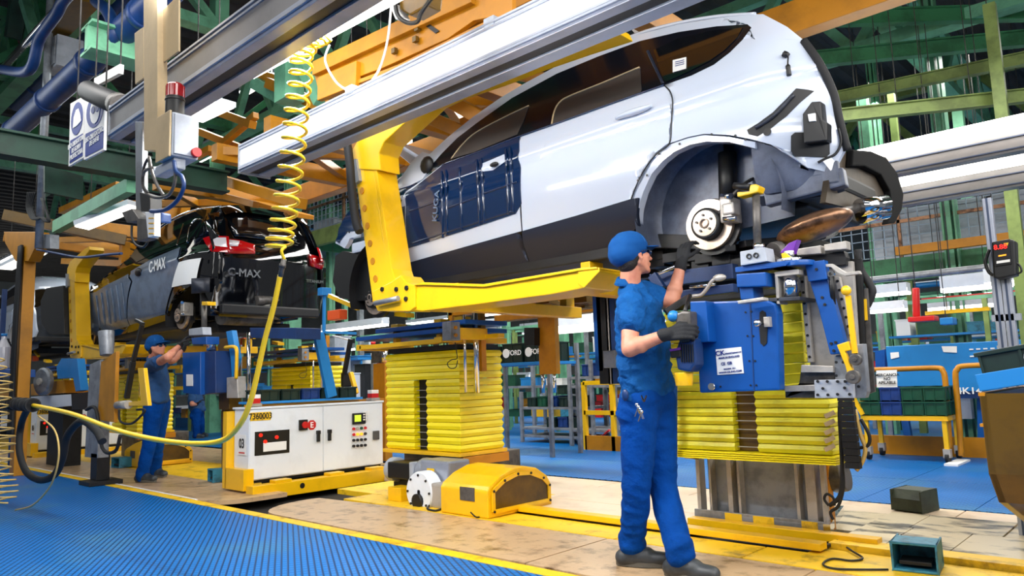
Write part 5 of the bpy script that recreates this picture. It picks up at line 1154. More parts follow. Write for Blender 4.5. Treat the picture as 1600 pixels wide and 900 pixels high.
    # shoes
    for q in 'RL':
        a_ = V('ank' + q); fd = Vector(g['fd' + q]).normalized(); z0 = g.get('shz' + q, .0); bl = Blob()
        base = Vector((a_.x, a_.y, z0)); sx = Vector((-fd.y, fd.x, 0))
        bl.cap(base + Vector((0, 0, .13)), base + Vector((0, 0, .06)) - fd * .012, .05 * s, .053 * s)
        bl.cap(base - fd * .05 + Vector((0, 0, .045)), base + fd * .07 + Vector((0, 0, .055)), .05 * s, .054 * s, .95, (0, 0, 1)); bl.cap(base + fd * .07 + Vector((0, 0, .042)), base + fd * .165 + Vector((0, 0, .042)), .053 * s, .046 * s, .85, (0, 0, 1))
        o = bl.make('shoe', 'shoe', t, .009, 4)
        b = B(); pr = []
        for k in range(20):
            a = 2 * math.pi * k / 20; c_ = math.cos(a); pr.append(base + fd * (.055 + .15 * c_) + sx * (.05 * math.sin(a) * (1 if c_ > -.2 else .85)))
        b.prism([p + Vector((0, 0, .004)) for p in pr], (0, 0, .024)); build('sole', b, 'sole', o)
        b = B()
        for k in range(4): m = base + fd * (.035 + .022 * k) + Vector((0, 0, .088 - .007 * k)); b.cyl(m - sx * .025, m + sx * .025, .004, n=6)
        build('laces', b, 'rubber', o)
    # gloves
    for q in 'RL':
        bl = Blob(); w_ = V('wr' + q); hd = Vector(g['hd' + q]).normalized(); bl.cap(w_ - hd * .015, w_ + hd * .02, .036 * s, .034 * s)
        fingers(bl, w_ + hd * .01, hd, g['hn' + q], g['hs' + q], g.get('curl' + q, .8), .0105, 1.05 * s); bl.make('glove', 'glove', t, .0045 if not dim else .008, 3)
    # hair, cap, glasses
    bl = Blob(); bl.ell(P(-.03, 0, .0), (.09 * s, .082 * s, .088 * s), rot); bl.ell(P(-.055, 0, -.045), (.05 * s, .066 * s, .055 * s), rot); bl.make('hair', 'hair', t, .008, 3)
    bl = Blob(); bl.ell(P(-.018, 0, .05), (.12 * s, .098 * s, .094 * s), rot); bl.ell(P(-.05, 0, .016), (.1 * s, .094 * s, .08 * s), rot)
    cp = bl.make('cap', 'capcloth', t, .008, 5, .0015)
    b = B(); vs_ = []
    for i in range(9):
        a = -1.15 + 2.3 * i / 8
        for r_, dz in ((.085, 0), (.105, -.001), (.165 * (1 - .12 * abs(a)), -.012)): vs_.append(tuple(P(-.0 + r_ * math.cos(a) + .012, r_ * math.sin(a) * .82, .045 + dz - .02 * abs(math.sin(a)))))
    b.add(vs_, [(i * 3 + j, i * 3 + j + 1, (i + 1) * 3 + j + 1, (i + 1) * 3 + j) for i in range(8) for j in range(2)], True); o = build('cap_peak', b, 'capcloth', cp); md = o.modifiers.new('t', 'SOLIDIFY'); md.thickness = .004
    b = B()
    for a in (0, 60, 120): b.tube([P(-.012 + .114 * math.cos(tt) * math.cos(R(a)), .092 * math.cos(tt) * math.sin(R(a)), .052 + .084 * math.sin(tt)) for tt in [math.pi * k / 10 for k in range(11)]], .0022, 5)
    build('cap_seam', b, 'blue_light', cp)
    b = B(); b.cyl(P(-.012, 0, .135), P(-.012, 0, .142), .009, n=10); build('cap_button', b, 'capcloth', cp)
    b = B()
    for q in (-1, 1):
        b.tube([P(-.0, q * .083, .0), P(.05, q * .078, .004), P(.078, q * .064, .0)], .0028, 5)
        b.ball(P(.082, q * .034, -.006), .034, 10, (.35, .95, .62), rot)
    build('safety_glasses', b, 'film_blue', t, label='blue tinted safety glasses')
    for q in (-1, 1): pass
    return t, P
Yr, Yl = 3.38, 3.66
J = dict(head=PY(989, 399, 3.5), look=(.36, .92, .16), hup=(-.22, -.2, 1), neck=PY(984, 445, 3.5), fwd=(.62, .78, 0),
         shR=PY(986, 478, 3.40), shL=PY(1008, 462, 3.68), elR=PY(984, 545, 3.30), elL=PY(1050, 470, 3.74), wrR=PY(1040, 523, 3.34), wrL=PY(1064, 414, 3.80),
         hipR=PY(998, 632, 3.46), hipL=PY(1027, 632, 3.62), knR=PY(995, 760, 3.44), knL=PY(1036, 762, 3.62), ankR=PY(988, 846, 3.50), ankL=PY(1062, 862, 3.44),
         hdR=(1, .2, .12), hnR=(-.15, -.9, .35), hsR=(0, -.3, -1), curlR=1.0, hdL=(.1, .3, 1), hnL=(-.3, -1, .2), hsL=(-1, 0, 0), curlL=.7,
         fdR=(.9, .45, 0), fdL=(.95, .1, 0), sleeveR=.42, sleeveL=.35)
person1, P1 = worker('worker in blue cap and overalls reaching up to the brake disc of the white car', J)
b = B(); k0 = PY(1000, 632, 3.32)
for k in range(4):
    q = k0 + Vector((.012 * k - .02, -.004 * k, -.012 * k)); b.bar(q, q + Vector((.02 * (-1) ** k, -.004, -.05)), .012, .004); b.ball(q, .01, 8)
b.bar(PY(1002, 618, 3.33), PY(1006, 628, 3.32), .006).bar(PY(1010, 618, 3.34), PY(1006, 628, 3.32), .006)
build('key_bunch', b, 'chrome', person1)
build('belt_clip', B().ball(PY(977, 617, 3.33), .035, 12, (.6, .35, .9)), 'blue_dark', person1)
# nutrunner in his hand
dr = thing('power_tool', 'grey blue battery screwdriver held by the near worker gloved hand', 'tool', PY(1066, 520, 3.42))
def ps(name, pts, Y, th, m, bev=.008): return build(name, B().prism(polyY(pts, Y), (0, th, 0)), m, dr, bev=bev)
ps('tool_body', [(1056, 490), (1064, 486), (1078, 486), (1080, 538), (1064, 540), (1054, 520)], 3.40, .09, 'steel_dark', .012)
ps('motor_housing', [(1060, 532), (1084, 528), (1086, 570), (1078, 582), (1058, 578), (1054, 552)], 3.40, .1, 'blue_dark', .014)
b = B()
for k in range(6): b.bar(PY(1064 + 3.6 * k, 538, 3.395), PY(1065 + 3.6 * k, 566, 3.395), .005)
build('cooling_fin', b, 'black', dr)
ps('battery', [(1046, 546), (1062, 543), (1064, 558), (1048, 560)], 3.39, .06, 'black', .006); ps('battery_label', [(1046, 545.5), (1063, 543), (1063, 546.5), (1047, 549)], 3.385, .004, 'purple', 0)
q = PY(1068, 582, 3.45); e = PY(1069, 603, 3.45); build('yellow_socket', B().cyl(q, (q.x, q.y, e.z), .05, .043, n=20), 'yellow', dr, bev=.004)
build('palm_ball', B().ball(PY(1052, 494, 3.41), .031), 'blue_light', dr)
build('hoist_rod', B().cyl(PY(1070, 488, 3.46), PY(1078, 462, 3.62), .012, n=10), 'black', dr)
# far worker
J2 = dict(head=PY(245, 541, 3.6), look=(.85, .5, .15), hup=(0, 0, 1), neck=PY(238, 562, 3.6), fwd=(.86, .5, 0),
          shR=PY(238, 572, 3.48), shL=PY(252, 566, 3.75), elR=PY(262, 558, 3.3), elL=PY(272, 562, 3.8), wrR=PY(280, 541, 3.5), wrL=PY(286, 545, 3.9),
          hipR=PY(240, 635, 3.46), hipL=PY(252, 632, 3.64), knR=PY(234, 690, 3.46), knL=PY(246, 688, 3.66), ankR=PY(222, 743, 3.42), ankL=PY(243, 736, 3.72),
          hdR=(.5, .4, .8), hnR=(-.5, -.8, .2), hsR=(-.6, .3, 0), hdL=(.4, .3, .9), hnL=(-.3, -1, .2), hsL=(-1, 0, 0),
          fdR=(.8, .35, 0), fdL=(.9, .2, 0), sleeveR=.5, sleeveL=.45)
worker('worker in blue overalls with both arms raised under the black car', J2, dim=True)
# third worker, far behind between the bellows
Yf3 = 7.2
J3 = dict(head=PY(300, 600, Yf3), look=(.6, .8, 0), hup=(0, 0, 1), neck=PY(303, 611, Yf3), fwd=(.5, .86, 0),
          shR=PY(300, 618, Yf3 - .15), shL=PY(310, 617, Yf3 + .15), elR=PY(300, 632, Yf3 - .25), elL=PY(313, 630, Yf3 + .3), wrR=PY(307, 632, Yf3 - .1), wrL=PY(312, 622, Yf3 + .3),
          hipR=PY(306, 646, Yf3 - .1), hipL=PY(311, 646, Yf3 + .1), knR=PY(307, 664, Yf3 - .1), knL=PY(314, 664, Yf3 + .1), ankR=PY(307, 680, Yf3 - .1), ankL=PY(315, 679, Yf3 + .15),
          hdR=(.5, .4, .6), hnR=(-.5, -.8, .2), hsR=(-.6, .3, 0), hdL=(.4, .3, .9), hnL=(-.3, -1, .2), hsL=(-1, 0, 0), fdR=(.8, .35, 0), fdL=(.9, .2, 0))
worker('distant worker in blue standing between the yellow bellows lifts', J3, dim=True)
# ================================================================== CABINETS
def cabinet(label, dx=0, dy=0, num='7360003', code='03', full=True):
    t = thing('control_cabinet', label, 'cabinet', (-7.1 + dx, 4.6 + dy, 0)); X = -7.1
    zt = PX(480, 635, X).z; y0 = PX(389, 700, X).y; y1 = PX(599, 680, X).y; zb = PX(389, 757, X).z + .03; ym = PX(505, 700, X).y
    D = Vector((dx, dy, 0))
    def bx(name, lo, hi, m, bev=.004, parent=t, label=None): return build(name, B().box(Vector(lo) + D, Vector(hi) + D), m, parent, bev=bev, label=label)
    bx('body', (X - .32, y0 + .005, zb), (X - .012, y1, zt), 'white_metal', .006)
    bx('top_cover', (X - .34, y0 - .01, zt), (X + .005, y1 + .01, zt + .02), 'white_metal')
    for n_, ya, yb in (('d', y0 + .01, ym - .003), ('d', ym + .003, y1 - .01)):
        d = bx('door', (X - .012, ya, zb + .01), (X, yb, zt - .01), 'white_metal')
        yh = ym + (-.07 if ya < ym - .1 else .07)
        zh = PX(498, 690, X).z; build('handle', B().box(Vector((X, yh - .016, zh)) + D, Vector((X + .03, yh + .016, zh + .1)) + D).box(Vector((X, yh - .02, zh + .08)) + D, Vector((X + .035, yh + .02, zh + .12)) + D), 'black', d, bev=.005)
    bx('plinth', (X - .28, y0 + .04, zb - .03), (X - .03, y1 - .02, zb), 'under_dark')
    Pq = lambda a, c, e=.0: PX(a, c, X + e) + D
    w0, w1 = PX(398, 675, X), PX(452, 707, X)
    win = bx('window', (X, w0.y, w1.z), (X + .004, w1.y, w0.z), 'black', .001, label='dark display window with red lamps')
    for a, c in ((407, 680), (432, 683), (414, 690)):
        q = Pq(a, c, .004); build('indicator', B().cyl(q, q + Vector((.012, 0, 0)), .018, n=14), 'led_red', win)
    bx('note', (X + .004, PX(411, 690, X).y, PX(411, 706, X).z), (X + .008, PX(447, 690, X).y, PX(447, 689, X).z), 'paper', 0, win)
    l0, l1 = PX(391, 645, X), PX(423, 656, X); pl_ = bx('number_plate', (X, l0.y, l1.z), (X + .003, l1.y, l0.z), 'floor_yellow', 0, label='yellow plate reading 7360003')
    text(num, Vector((X + .004, (l0.y + l1.y) / 2, (l0.z + l1.z) / 2 - .0)) + D, .085, '+x', 'print_black', pl_, squash=.85)
    q = PX(378, 700, X); fp = B().prism([Vector(v) + D for v in ((X - .22, y0 - .004, .36), (X - .06, y0 - .004, .36), (X - .06, y0 - .004, .56), (X - .22, y0 - .004, .56))], (0, .003, 0)); o = build('side_label', fp, 'paper', t)
    bx('side_label_bar', (X - .2, y0 - .006, .375), (X - .08, y0 - .004, .388), 'red', 0)
    text(code, Vector((X - .14, y0 - .008, .47)) + D, .13, '-y', 'print_black', o, squash=.85)
    q = PX(473, 664, X); sw = bx('main_switch', (X, q.y - .05, q.z - .055), (X + .02, q.y + .05, q.z + .055), 'black')
    build('rotary_knob', B().cyl(q + D + Vector((.02, .01, 0)), q + D + Vector((.045, .01, 0)), .035, n=16), 'red', sw, bev=.003)
    q = PX(487, 664, X); oc = B(); pts = [q + D + Vector((.001, .055 * math.cos(R(22.5 + 45 * k)), .055 * math.sin(R(22.5 + 45 * k)))) for k in range(8)]; oc.prism(pts, (.003, 0, 0)); o = build('emergency_sign', oc, 'red', t, label='red octagonal sign with white letter E')
    text('E', q + D + Vector((.005, 0, -.002)), .085, '+x', 'white_paint', o)
    a0, a1 = PX(550, 646, X), PX(570, 662, X); sc = bx('screen_housing', (X, a0.y, a1.z), (X + .02, a1.y, a0.z), 'under_dark', .006)
    bx('lcd', (X + .02, a0.y + .02, a1.z + .03), (X + .023, (a0.y + a1.y) / 2 + .02, a0.z - .02), 'lcd', 0, sc)
    b = B()
    for i in range(4):
        for j in range(3): yy = (a0.y + a1.y) / 2 + .05 + j * .03; zz = a1.z + .04 + i * .028; b.box(Vector((X + .02, yy, zz)) + D, Vector((X + .026, yy + .02, zz + .016)) + D)
    build('keypad', b, 'paper', sc)
    for j, zc in enumerate((670, 679, 688, 697)):
        for i in range(4):
            q = PX(552 + i * 6, zc - i * .5, X); m = ('red', 'steel', 'crate_green', 'red')[i] if j == 0 else (('red', 'led_amber', 'led_amber', 'steel_dark')[i] if j == 1 else 'black')
            build('push_button', B().cyl(q + D, q + D + Vector((.02, 0, 0)), .016, n=12), m, t)
    q = PX(587, 680, X); bx('key_switch', (X, q.y - .04, q.z - .05), (X + .02, q.y + .04, q.z + .05), 'steel_dark')
    # yellow carrier
    bx('corner_foot', (X - .36, y0 - .07, .02), (X + .03, y0 + .04, zb + .12), 'yellow')
    bx('side_post', (X - .42, y0 - .07, .02), (X - .34, y0 + .05, zt - .02), 'yellow')
    bx('carrier_beam', (X + .04, y0 - .05, -.06), (X + .18, y1 + .1, .075), 'yellow', .006)
    bx('carrier_skirt', (X - .3, y0 + .3, -.02), (X + .1, y1 + .3, .06), 'under_dark')
    for f_ in (.12, .5, .82): bx('clamp_block', (X + .05, y0 + (y1 - y0) * f_, .075), (X + .17, y0 + (y1 - y0) * f_ + .18, .105), 'yellow')
    q = PX(474, 767, X + .2); build('beam_hole', B().cyl(Vector((X + .18, q.y, .02)) + D, Vector((X + .184, q.y, .02)) + D, .028, n=14), 'black', t)
    return t
cabinet('white control cabinet numbered 03 with red E sign and yellow plate 7360003')
cabinet('white control cabinet farther left, behind the yellow hose, plate 7360006', -7.3, .02, '7360006', '06')
# blue shelf with crates above the cabinet
def crate(label, lo, hi, m, group=None, logo=None, handle=True, cat='crate', rot=None, at=None):
    lo, hi = Vector(lo), Vector(hi); t = thing('plastic_crate', label, cat, tuple(at if at is not None else lo), group); w_ = .008
    def bb(name, parts, mm, bev=.003):
        b = B()
        for p, q in parts: b.box(p, q, rot, at)
        return build(name, b, mm, t, bev=bev)
    x0, y0, z0 = lo; x1, y1, z1 = hi; h = z1 - z0
    bb('bin', [((x0, y0, z0), (x1, y1, z0 + w_)), ((x0, y0, z0), (x1, y0 + w_, z1)), ((x0, y1 - w_, z0), (x1, y1, z1)), ((x0, y0, z0), (x0 + w_, y1, z1)), ((x1 - w_, y0, z0), (x1, y1, z1))], m, 0)
    e = .012; bb('rim', [((x0 - e, y0 - e, z1 - .018), (x1 + e, y0 + w_, z1)), ((x0 - e, y1 - w_, z1 - .018), (x1 + e, y1 + e, z1)), ((x0 - e, y0, z1 - .018), (x0 + w_, y1, z1)), ((x1 - w_, y0, z1 - .018), (x1 + e, y1, z1))], m)
    ribs = []
    k = max(2, int((x1 - x0) / .14))
    for i in range(k + 1): xx = x0 + (x1 - x0 - .01) * i / k; ribs.append(((xx, y0 - .009, z0), (xx + .01, y0, z1 - .018)))
    k = max(2, int((y1 - y0) / .14))
    for i in range(k + 1): yy = y0 + (y1 - y0 - .01) * i / k; ribs.append(((x1, yy, z0), (x1 + .009, yy + .01, z1 - .018)))
    bb('rib', ribs, m, 0)
    if logo:
        c = Vector(((x0 + x1) / 2, y0 - .012, (z0 + z1) / 2)); 
        if rot is not None: c = rot @ c
        if at is not None: c = c + Vector(at)
        d_ = Vector((-(x1 - x0) * .3, 0, 0)); d2 = d_ + Vector((0, -.004, 0)); build('logo_disc', B().cyl(c + d_, c + d2, h * .24, n=18), 'paper', t) if rot is None else None
        text(logo, c + Vector(((x1 - x0) * .14, 0, 0)), h * .36, (R(90), 0, 0) if rot is None else (rot @ Matrix.Rotation(R(90), 3, 'X')).to_euler(), 'paper', t)
    return t
sh = thing('shelf_rack', 'blue shelf with slanted blue upright holding green crates above cabinet 03', 'rack', (-7.0, 4.6, .8))
X = -7.2; q0, q1 = PX(403, 628, X), PX(556, 622, X)
zs = PX(480, 624, X).z
build('shelf', B().box((X - .3, q0.y - .06, zs - .025), (X + .05, q1.y + .06, zs)), 'blue_light', sh, bev=.004)
build('shelf_support', B().box((X - .1, q0.y - .1, zs - .08), (X + .0, q1.y + .4, zs - .03)), 'ochre', sh)
build('upright', B().bar(PX(518, 620, X + .05), PX(497, 520, X + .05), .05, .12).bar(PX(506, 520, X + .05), PX(507, 450, X + .05), .03, .03), 'blue_light', sh, bev=.004)
build('upright_head', B().bar(PX(507, 450, X + .05), PX(507, 462, X + .05), .09, .12), 'blue_light', sh, bev=.003)
build('side_arm', B().bar(PX(507, 519, X + .05), PX(556, 521, X + .05), .03, .03), 'blue_light', sh)
yy = [q0.y + (q1.y - q0.y) * i / 5 for i in range(6)]
for i in range(5): crate(('green crate at the left end of the blue shelf over cabinet 03', 'second green crate from the left on the blue shelf', 'dark blue crate in the middle of the blue shelf', 'green crate right of the dark blue crate on the shelf', 'green crate at the right end of the blue shelf')[i], (X - .28, yy[i] + .02, zs), (X + .03, yy[i + 1] - .02, zs + .12), 'crate_blue' if i == 2 else 'crate_dark')
for i, (a, c) in enumerate(((397, 635), (583, 627))):
    p = PX(a, c, -7.15); t = thing('signal_block', ('red and white switch block at the left corner of the cabinet', 'red and white switch block at the right corner of the cabinet')[i], 'switch', tuple(p)); z = .845
    build('switch_base', B().box((p.x - .05, p.y - .06, .84), (p.x + .05, p.y + .06, .87)), 'steel', t); build('red_cap', B().box((p.x - .04, p.y - .05, .87), (p.x + .04, p.y + .05, .92)), 'red', t, bev=.004); build('white_cap', B().box((p.x - .04, p.y - .05, .92), (p.x + .04, p.y + .05, .96)), 'paper', t, bev=.004)
# ================================================================== OVERHEAD OCHRE LADDER FRAME
fr = thing('overhead_conveyor', 'ochre ladder frame of the overhead conveyor above the cars', 'conveyor', (-5, 4.6, 3.8))
def ob(name, a, c, w_, h_, m='ochre', bev=.006, upv=None, parent=fr): return build(name, B().bar(a, c, w_, h_, upv), m, parent, bev=bev)
zc = 3.75
for y, xa in ((3.75, -5.6), (5.6, -16)): ob('side_rail', (xa, y, zc), (1, y, zc), .16, .26)
for x in (-15, -13.2, -11.5, -9.8, -8.1, -6.9, -5.75, -4.6, -3.3, -2.85): ob('cross_member', (x, 3.75, zc - .02), (x, 5.6, zc - .02), .14, .2)
for x0, x1 in ((-15, -13.2), (-11.5, -9.8), (-8.1, -6.9), (-5.75, -4.6)):
    ob('diagonal', (x0, 3.8, zc), (x1, 5.55, zc), .09, .1); ob('diagonal', (x1, 3.8, zc), (x0, 5.55, zc), .09, .1)
# big box girder at top centre, and hanging frames
g = thing('box_girder', 'big ochre box girder with triangular cut-outs at top centre', 'girder', (-4.6, 3.4, 3.7))
def gb(a, c, w_, h_, m='ochre'): return build('plate', B().bar(a, c, w_, h_), m, g, bev=.006)
P_ = lambda a, c, Y: PY(a, c, Y)
gb(P_(492, 108, 3.3), P_(740, -8, 3.3), .05, .12); gb(P_(500, 140, 3.3), P_(560, 115, 3.3), .05, .2)
build('web', B().prism(polyY([(490, 112), (560, 84), (700, 22), (800, -25), (800, 20), (740, 32), (700, 60), (660, 78), (600, 105), (560, 120), (540, 135), (500, 152)], 3.32), (0, .04, 0)), 'ochre', g, bev=.004)
build('under_flange', B().prism([PY(500, 152, 3.3), PY(620, 108, 3.3), PY(800, 20, 3.3), PY(800, 20, 3.3) + Vector((0, .35, .0)), PY(620, 108, 3.3) + Vector((0, .35, .0)), PY(500, 152, 3.3) + Vector((0, .35, 0))], (0, 0, .03)), 'ochre', g)
gb(P_(560, 100, 3.6), P_(625, 135, 3.6), .1, .1); gb(P_(625, 60, 3.5), P_(650, 160, 3.5), .16, .06); gb(P_(680, 45, 3.6), P_(760, 8, 3.6), .08, .08)
build('dark_slot', B().prism(polyY([(664, 40), (670, 37), (686, 48), (680, 52)], 3.31), (0, .008, 0)), 'black', g)
b = B()
for a, c in ((653, 45), (650, 62), (617, 80)): q = PY(a, c, 3.3); b.box((q.x - .02, 3.28, q.z - .02), (q.x + .02, 3.31, q.z + .02))
build('bracket', b, 'bronze', g)
# tall truss arms seen between beam and car roof
for i, (a, c, Y, w_, h_, lab) in enumerate((((640, 170), (800, 240), 4.6, .1, .12, 'ochre arm sloping down behind the hanger neck'), ((700, 155), (790, 205), 4.4, .14, .12, 'ochre cross arm left of the white car screen'),
        ((800, 80), (960, 30), 5.0, .07, .1, 'ochre strut above the white car roof'), ((870, 60), (900, 120), 5.2, .06, .08, 'short ochre brace above the white car roof'),
        ((925, 40), (985, 82), 5.0, .12, .1, 'ochre crossbar ending at the white car roof'), ((1000, 15), (1056, 55), 5.0, .2, .1, 'wide ochre crossbar above the rear door'),
        ((730, 195), (830, 150), 4.8, .2, .08, 'broad ochre plate behind the white car screen'), ((780, 110), (880, 130), 4.8, .12, .1, 'ochre cross arm above the white car screen'))):
    tag(build('crossbar', B().bar(PY(*a, Y), PY(*c, Y), w_, h_), 'ochre', bev=.006), lab, 'beam')
tag(build('crossbar', B().bar(PY(982, 25, 5.0), PY(1016, 64, 5.0), .03, .1), 'white_paint'), 'white edged dark bar between the two crossbars', 'beam')
tag(build('crossbar', B().bar(PY(990, 22, 5.04), PY(1026, 60, 5.04), .08, .1), 'under_dark'), 'dark red bar beside the wide ochre crossbar', 'beam')
# frame over the black car
for i, (a, c, Y, w_, h_, lab) in enumerate((((270, 258), (470, 318), 4.3, .16, .12, 'long ochre beam sloping over the black car roof'), ((268, 284), (400, 320), 4.5, .08, .08, 'thin ochre beam under the long sloping one'),
        ((310, 205), (385, 235), 4.6, .1, .1, 'ochre beam below the red beacon box'), ((250, 318), (290, 328), 4.8, .14, .14, 'short ochre beam end above the black car'),
        ((300, 160), (395, 195), 4.4, .1, .1, 'ochre strut right of the grey beacon box'), ((330, 240), (400, 180), 4.4, .08, .08, 'ochre diagonal left of the beam end'),
        ((100, 330), (190, 290), 4.6, .2, .12, 'ochre beam behind the white hanging light'), ((305, 245), (330, 232), 4.2, .08, .08, 'small ochre link by the box'),
        ((385, 110), (440, 130), 4.3, .14, .14, 'ochre bar left of the coil hose top'), ((420, 130), (500, 165), 4.1, .1, .12, 'ochre bar behind the coil hose'),
        ((345, 230), (470, 270), 4.6, .1, .1, 'ochre bar under the lighting beam end'), ((400, 316), (475, 338), 5.2, .3, .06, 'flat ochre plate behind the coil hose above the black car'))):
    tag(build('crossbar', B().bar(PY(*a, Y), PY(*c, Y), w_, h_), 'ochre', bev=.006), lab, 'beam')
# gantry at left
gn = thing('gantry', 'dark yellow gantry with funnel bracket at the left, carrying cables', 'gantry', (-9.6, 2.7, 0))
Y = 2.7
build('cross_beam', B().bar(PY(5, 336, Y), PY(197, 376, 4.2), .12, .16), 'bronze', gn, bev=.006)
build('cross_beam', B().bar(PY(5, 372, Y), PY(190, 398, 4.2), .1, .1), 'ochre', gn, bev=.006)
build('funnel', B().prism(polyY([(6, 362), (58, 362), (58, 380), (44, 408), (24, 408), (8, 380)], Y), (0, .14, 0)), 'ochre', gn, bev=.006)
p, q = PY(34, 408, Y), PY(28, 690, Y); build('post', B().box((p.x - .1, Y, 0.0), (p.x + .1, Y + .14, p.z)), 'ochre', gn, bev=.006)
b = B()
for k, dx in enumerate((-.02, .02, .06, .1)): b.tube([Vector((p.x + dx, Y - .03, p.z + .2)), Vector((p.x + dx + .02, Y - .05, 1.9)), Vector((p.x + dx - .02, Y - .04, 1.2)), Vector((p.x + dx + .03 * k, Y - .05, .5))], .02, 6)
build('cable', b, 'rubber', gn)
build('drop_post', B().bar(PY(195, 378, 4.2), PY(192, 450, 4.2), .12, .12).bar(PY(98, 408, 4.0), PY(198, 412, 4.2), .06, .1), 'ochre', gn, bev=.005)
build('sensor_box', B().prism(polyY([(64, 366), (78, 366), (78, 388), (64, 388)], 2.6), (0, .1, 0)), 'galv', gn, bev=.006)
build('cable', B().tube([PY(a, c, 2.6) for a, c in ((58, 390), (80, 394), (110, 400), (130, 402), (165, 398), (190, 396))], .014, 6), 'blue_dark', gn)
tb = PY(68, 230, 2.55); te = PY(61, 388, 2.55); tag(build('hanging_tube', B().cyl((tb.x, 2.55, 7.4), (tb.x, 2.55, te.z), .045, n=14), 'galv'), 'grey steel tube hanging vertically at left before the gantry', 'tube')
b = B()
for k in range(5): b.tube([PY(a, c, 2.5) for a, c in ((44 + k * 3, 300), (42 + k * 2, 325), (50 + k * 2, 342), (62 + k, 340), (74 + k, 345), (68 - k, 310))], .012, 6)
tag(build('cable_bundle', b, 'rubber'), 'bundle of dark cables looped around the hanging tube', 'cable')
# left machinery: slanted yellow post with balancer arm, blue rack, disc
t = thing('balancer_stand', 'grey column with yellow plate and black hinged arm left of the far worker', 'stand', (-9.2, 3.0, 0)); Y = 3.0
p = PY(152, 700, Y); build('column', B().prism(polyY([(140, 570), (156, 562), (152, 716), (132, 714)], Y), (0, .12, 0)), 'galv', t, bev=.005)
build('yellow_plate', B().prism(polyY([(158, 566), (181, 549), (178, 660), (152, 656)], Y - .02), (0, .04, 0)), 'ochre', t, bev=.004)
build('top_cup', B().cyl(PY(166, 518, Y), PY(167, 555, Y), .085, .07, n=18), 'galv', t, bev=.004)
build('foot', B().box((p.x - .25, Y - .1, 0), (p.x + .1, Y + .25, .05)).box((p.x - .2, Y, .05), (p.x + .0, Y + .14, .35)), 'under_dark', t, bev=.006)
build('arm', B().bar(PY(222, 508, Y), PY(208, 565, Y), .04).bar(PY(208, 565, Y), PY(198, 622, Y), .05).bar(PY(212, 500, Y), PY(224, 506, Y), .03), 'black', t, bev=.004)
build('yellow_bracket', B().prism(polyY([(215, 575), (224, 575), (231, 634), (190, 634), (190, 630), (220, 626)], Y), (0, .04, 0)), 'yellow', t, bev=.004)
build('joint', B().cyl(PY(184, 633, Y), PY(201, 632, Y), .045, n=14), 'steel', t)
b = B().tube([PY(a, c, Y - .05) for a, c in ((186, 640), (188, 658), (205, 662), (222, 648), (226, 640), (214, 640))], .012, 6).tube([PY(a, c, Y - .05) for a, c in ((135, 640), (150, 640), (160, 700), (180, 705), (188, 680))], .02, 6)
build('hose', b, 'rubber', t)
# robot-like blue rack at far left
t = thing('parts_rack', 'blue and yellow parts rack with plastic bottles at the far left edge', 'rack', (-9.6, 2.4, 0)); Y = 2.95
for a in (-4, 19): p = PY(a, 600, Y); build('upright', B().box((p.x - .03, Y, 0), (p.x + .03, Y + .06, PY(a, 455, Y).z)), 'blue_dark', t)
build('tray', B().prism(polyY([(-10, 575), (16, 578), (16, 590), (-10, 590)], Y - .2), (0, .3, 0)), 'blue', t, bev=.006)
build('yellow_front', B().prism(polyY([(-10, 600), (16, 602), (16, 626), (-10, 626)], Y - .1), (0, .2, 0)), 'ochre', t, bev=.006)
bo = thing('plastic_bottle', 'clear plastic bottle standing in the blue tray at far left', 'bottle', tuple(PY(4, 575, Y - .1)))
p = PY(4, 575, Y - .1); build('bottle_body', B().lathe((p.x, p.y, p.z), (0, 0, 1), [(0, .02), (0, .09), (.3, .09), (.38, .05), (.42, .035), (.46, .035)], 16), 'clear_lens', bo); build('cap', B().cyl((p.x, p.y, p.z + .46), (p.x, p.y, p.z + .5), .04), 'blue_light', bo)
m2 = thing('hub_drive_unit', 'grey round drive disc on a white and ochre unit behind the black hose loop', 'machine', (-10, 3.4, 0)); Y = 3.3
p = PY(71, 596, Y); build('round_disc', B().lathe(p, (.3, -1, 0), [(0, .02), (0, .2), (.05, .2), (.07, .17), (.07, .02)], 32), 'galv', m2); build('disc_hub', B().lathe(p + Vector((.02, -.07, 0)), (.3, -1, 0), [(0, .05), (.03, .05), (.03, .005)], 16), 'steel', m2)
build('ochre_body', B().prism(polyY([(48, 600), (100, 594), (102, 614), (48, 618)], Y + .1), (0, .3, 0)), 'ochre', m2, bev=.01)
build('white_rail', B().prism(polyY([(48, 620), (112, 616), (112, 634), (48, 640)], Y + .05), (0, .1, 0)), 'white_metal', m2, bev=.005)
build('black_block', B().prism(polyY([(111, 616), (140, 612), (140, 640), (112, 640)], Y), (0, .15, 0)), 'black', m2, bev=.006)
build('pedestal', B().box((p.x - .35, Y + .15, 0), (p.x + .35, Y + .4, PY(71, 606, Y).z)), 'under_dark', m2)
build('blue_bracket', B().prism(polyY([(88, 573), (96, 560), (120, 560), (126, 610), (118, 612), (114, 590), (90, 592)], Y), (0, .1, 0)), 'blue_light', m2, bev=.005)
build('black_panel', B().prism(polyY([(63, 470), (72, 450), (98, 446), (100, 522), (76, 522), (64, 505)], Y + .2), (0, .1, 0)), 'black', m2, bev=.01)
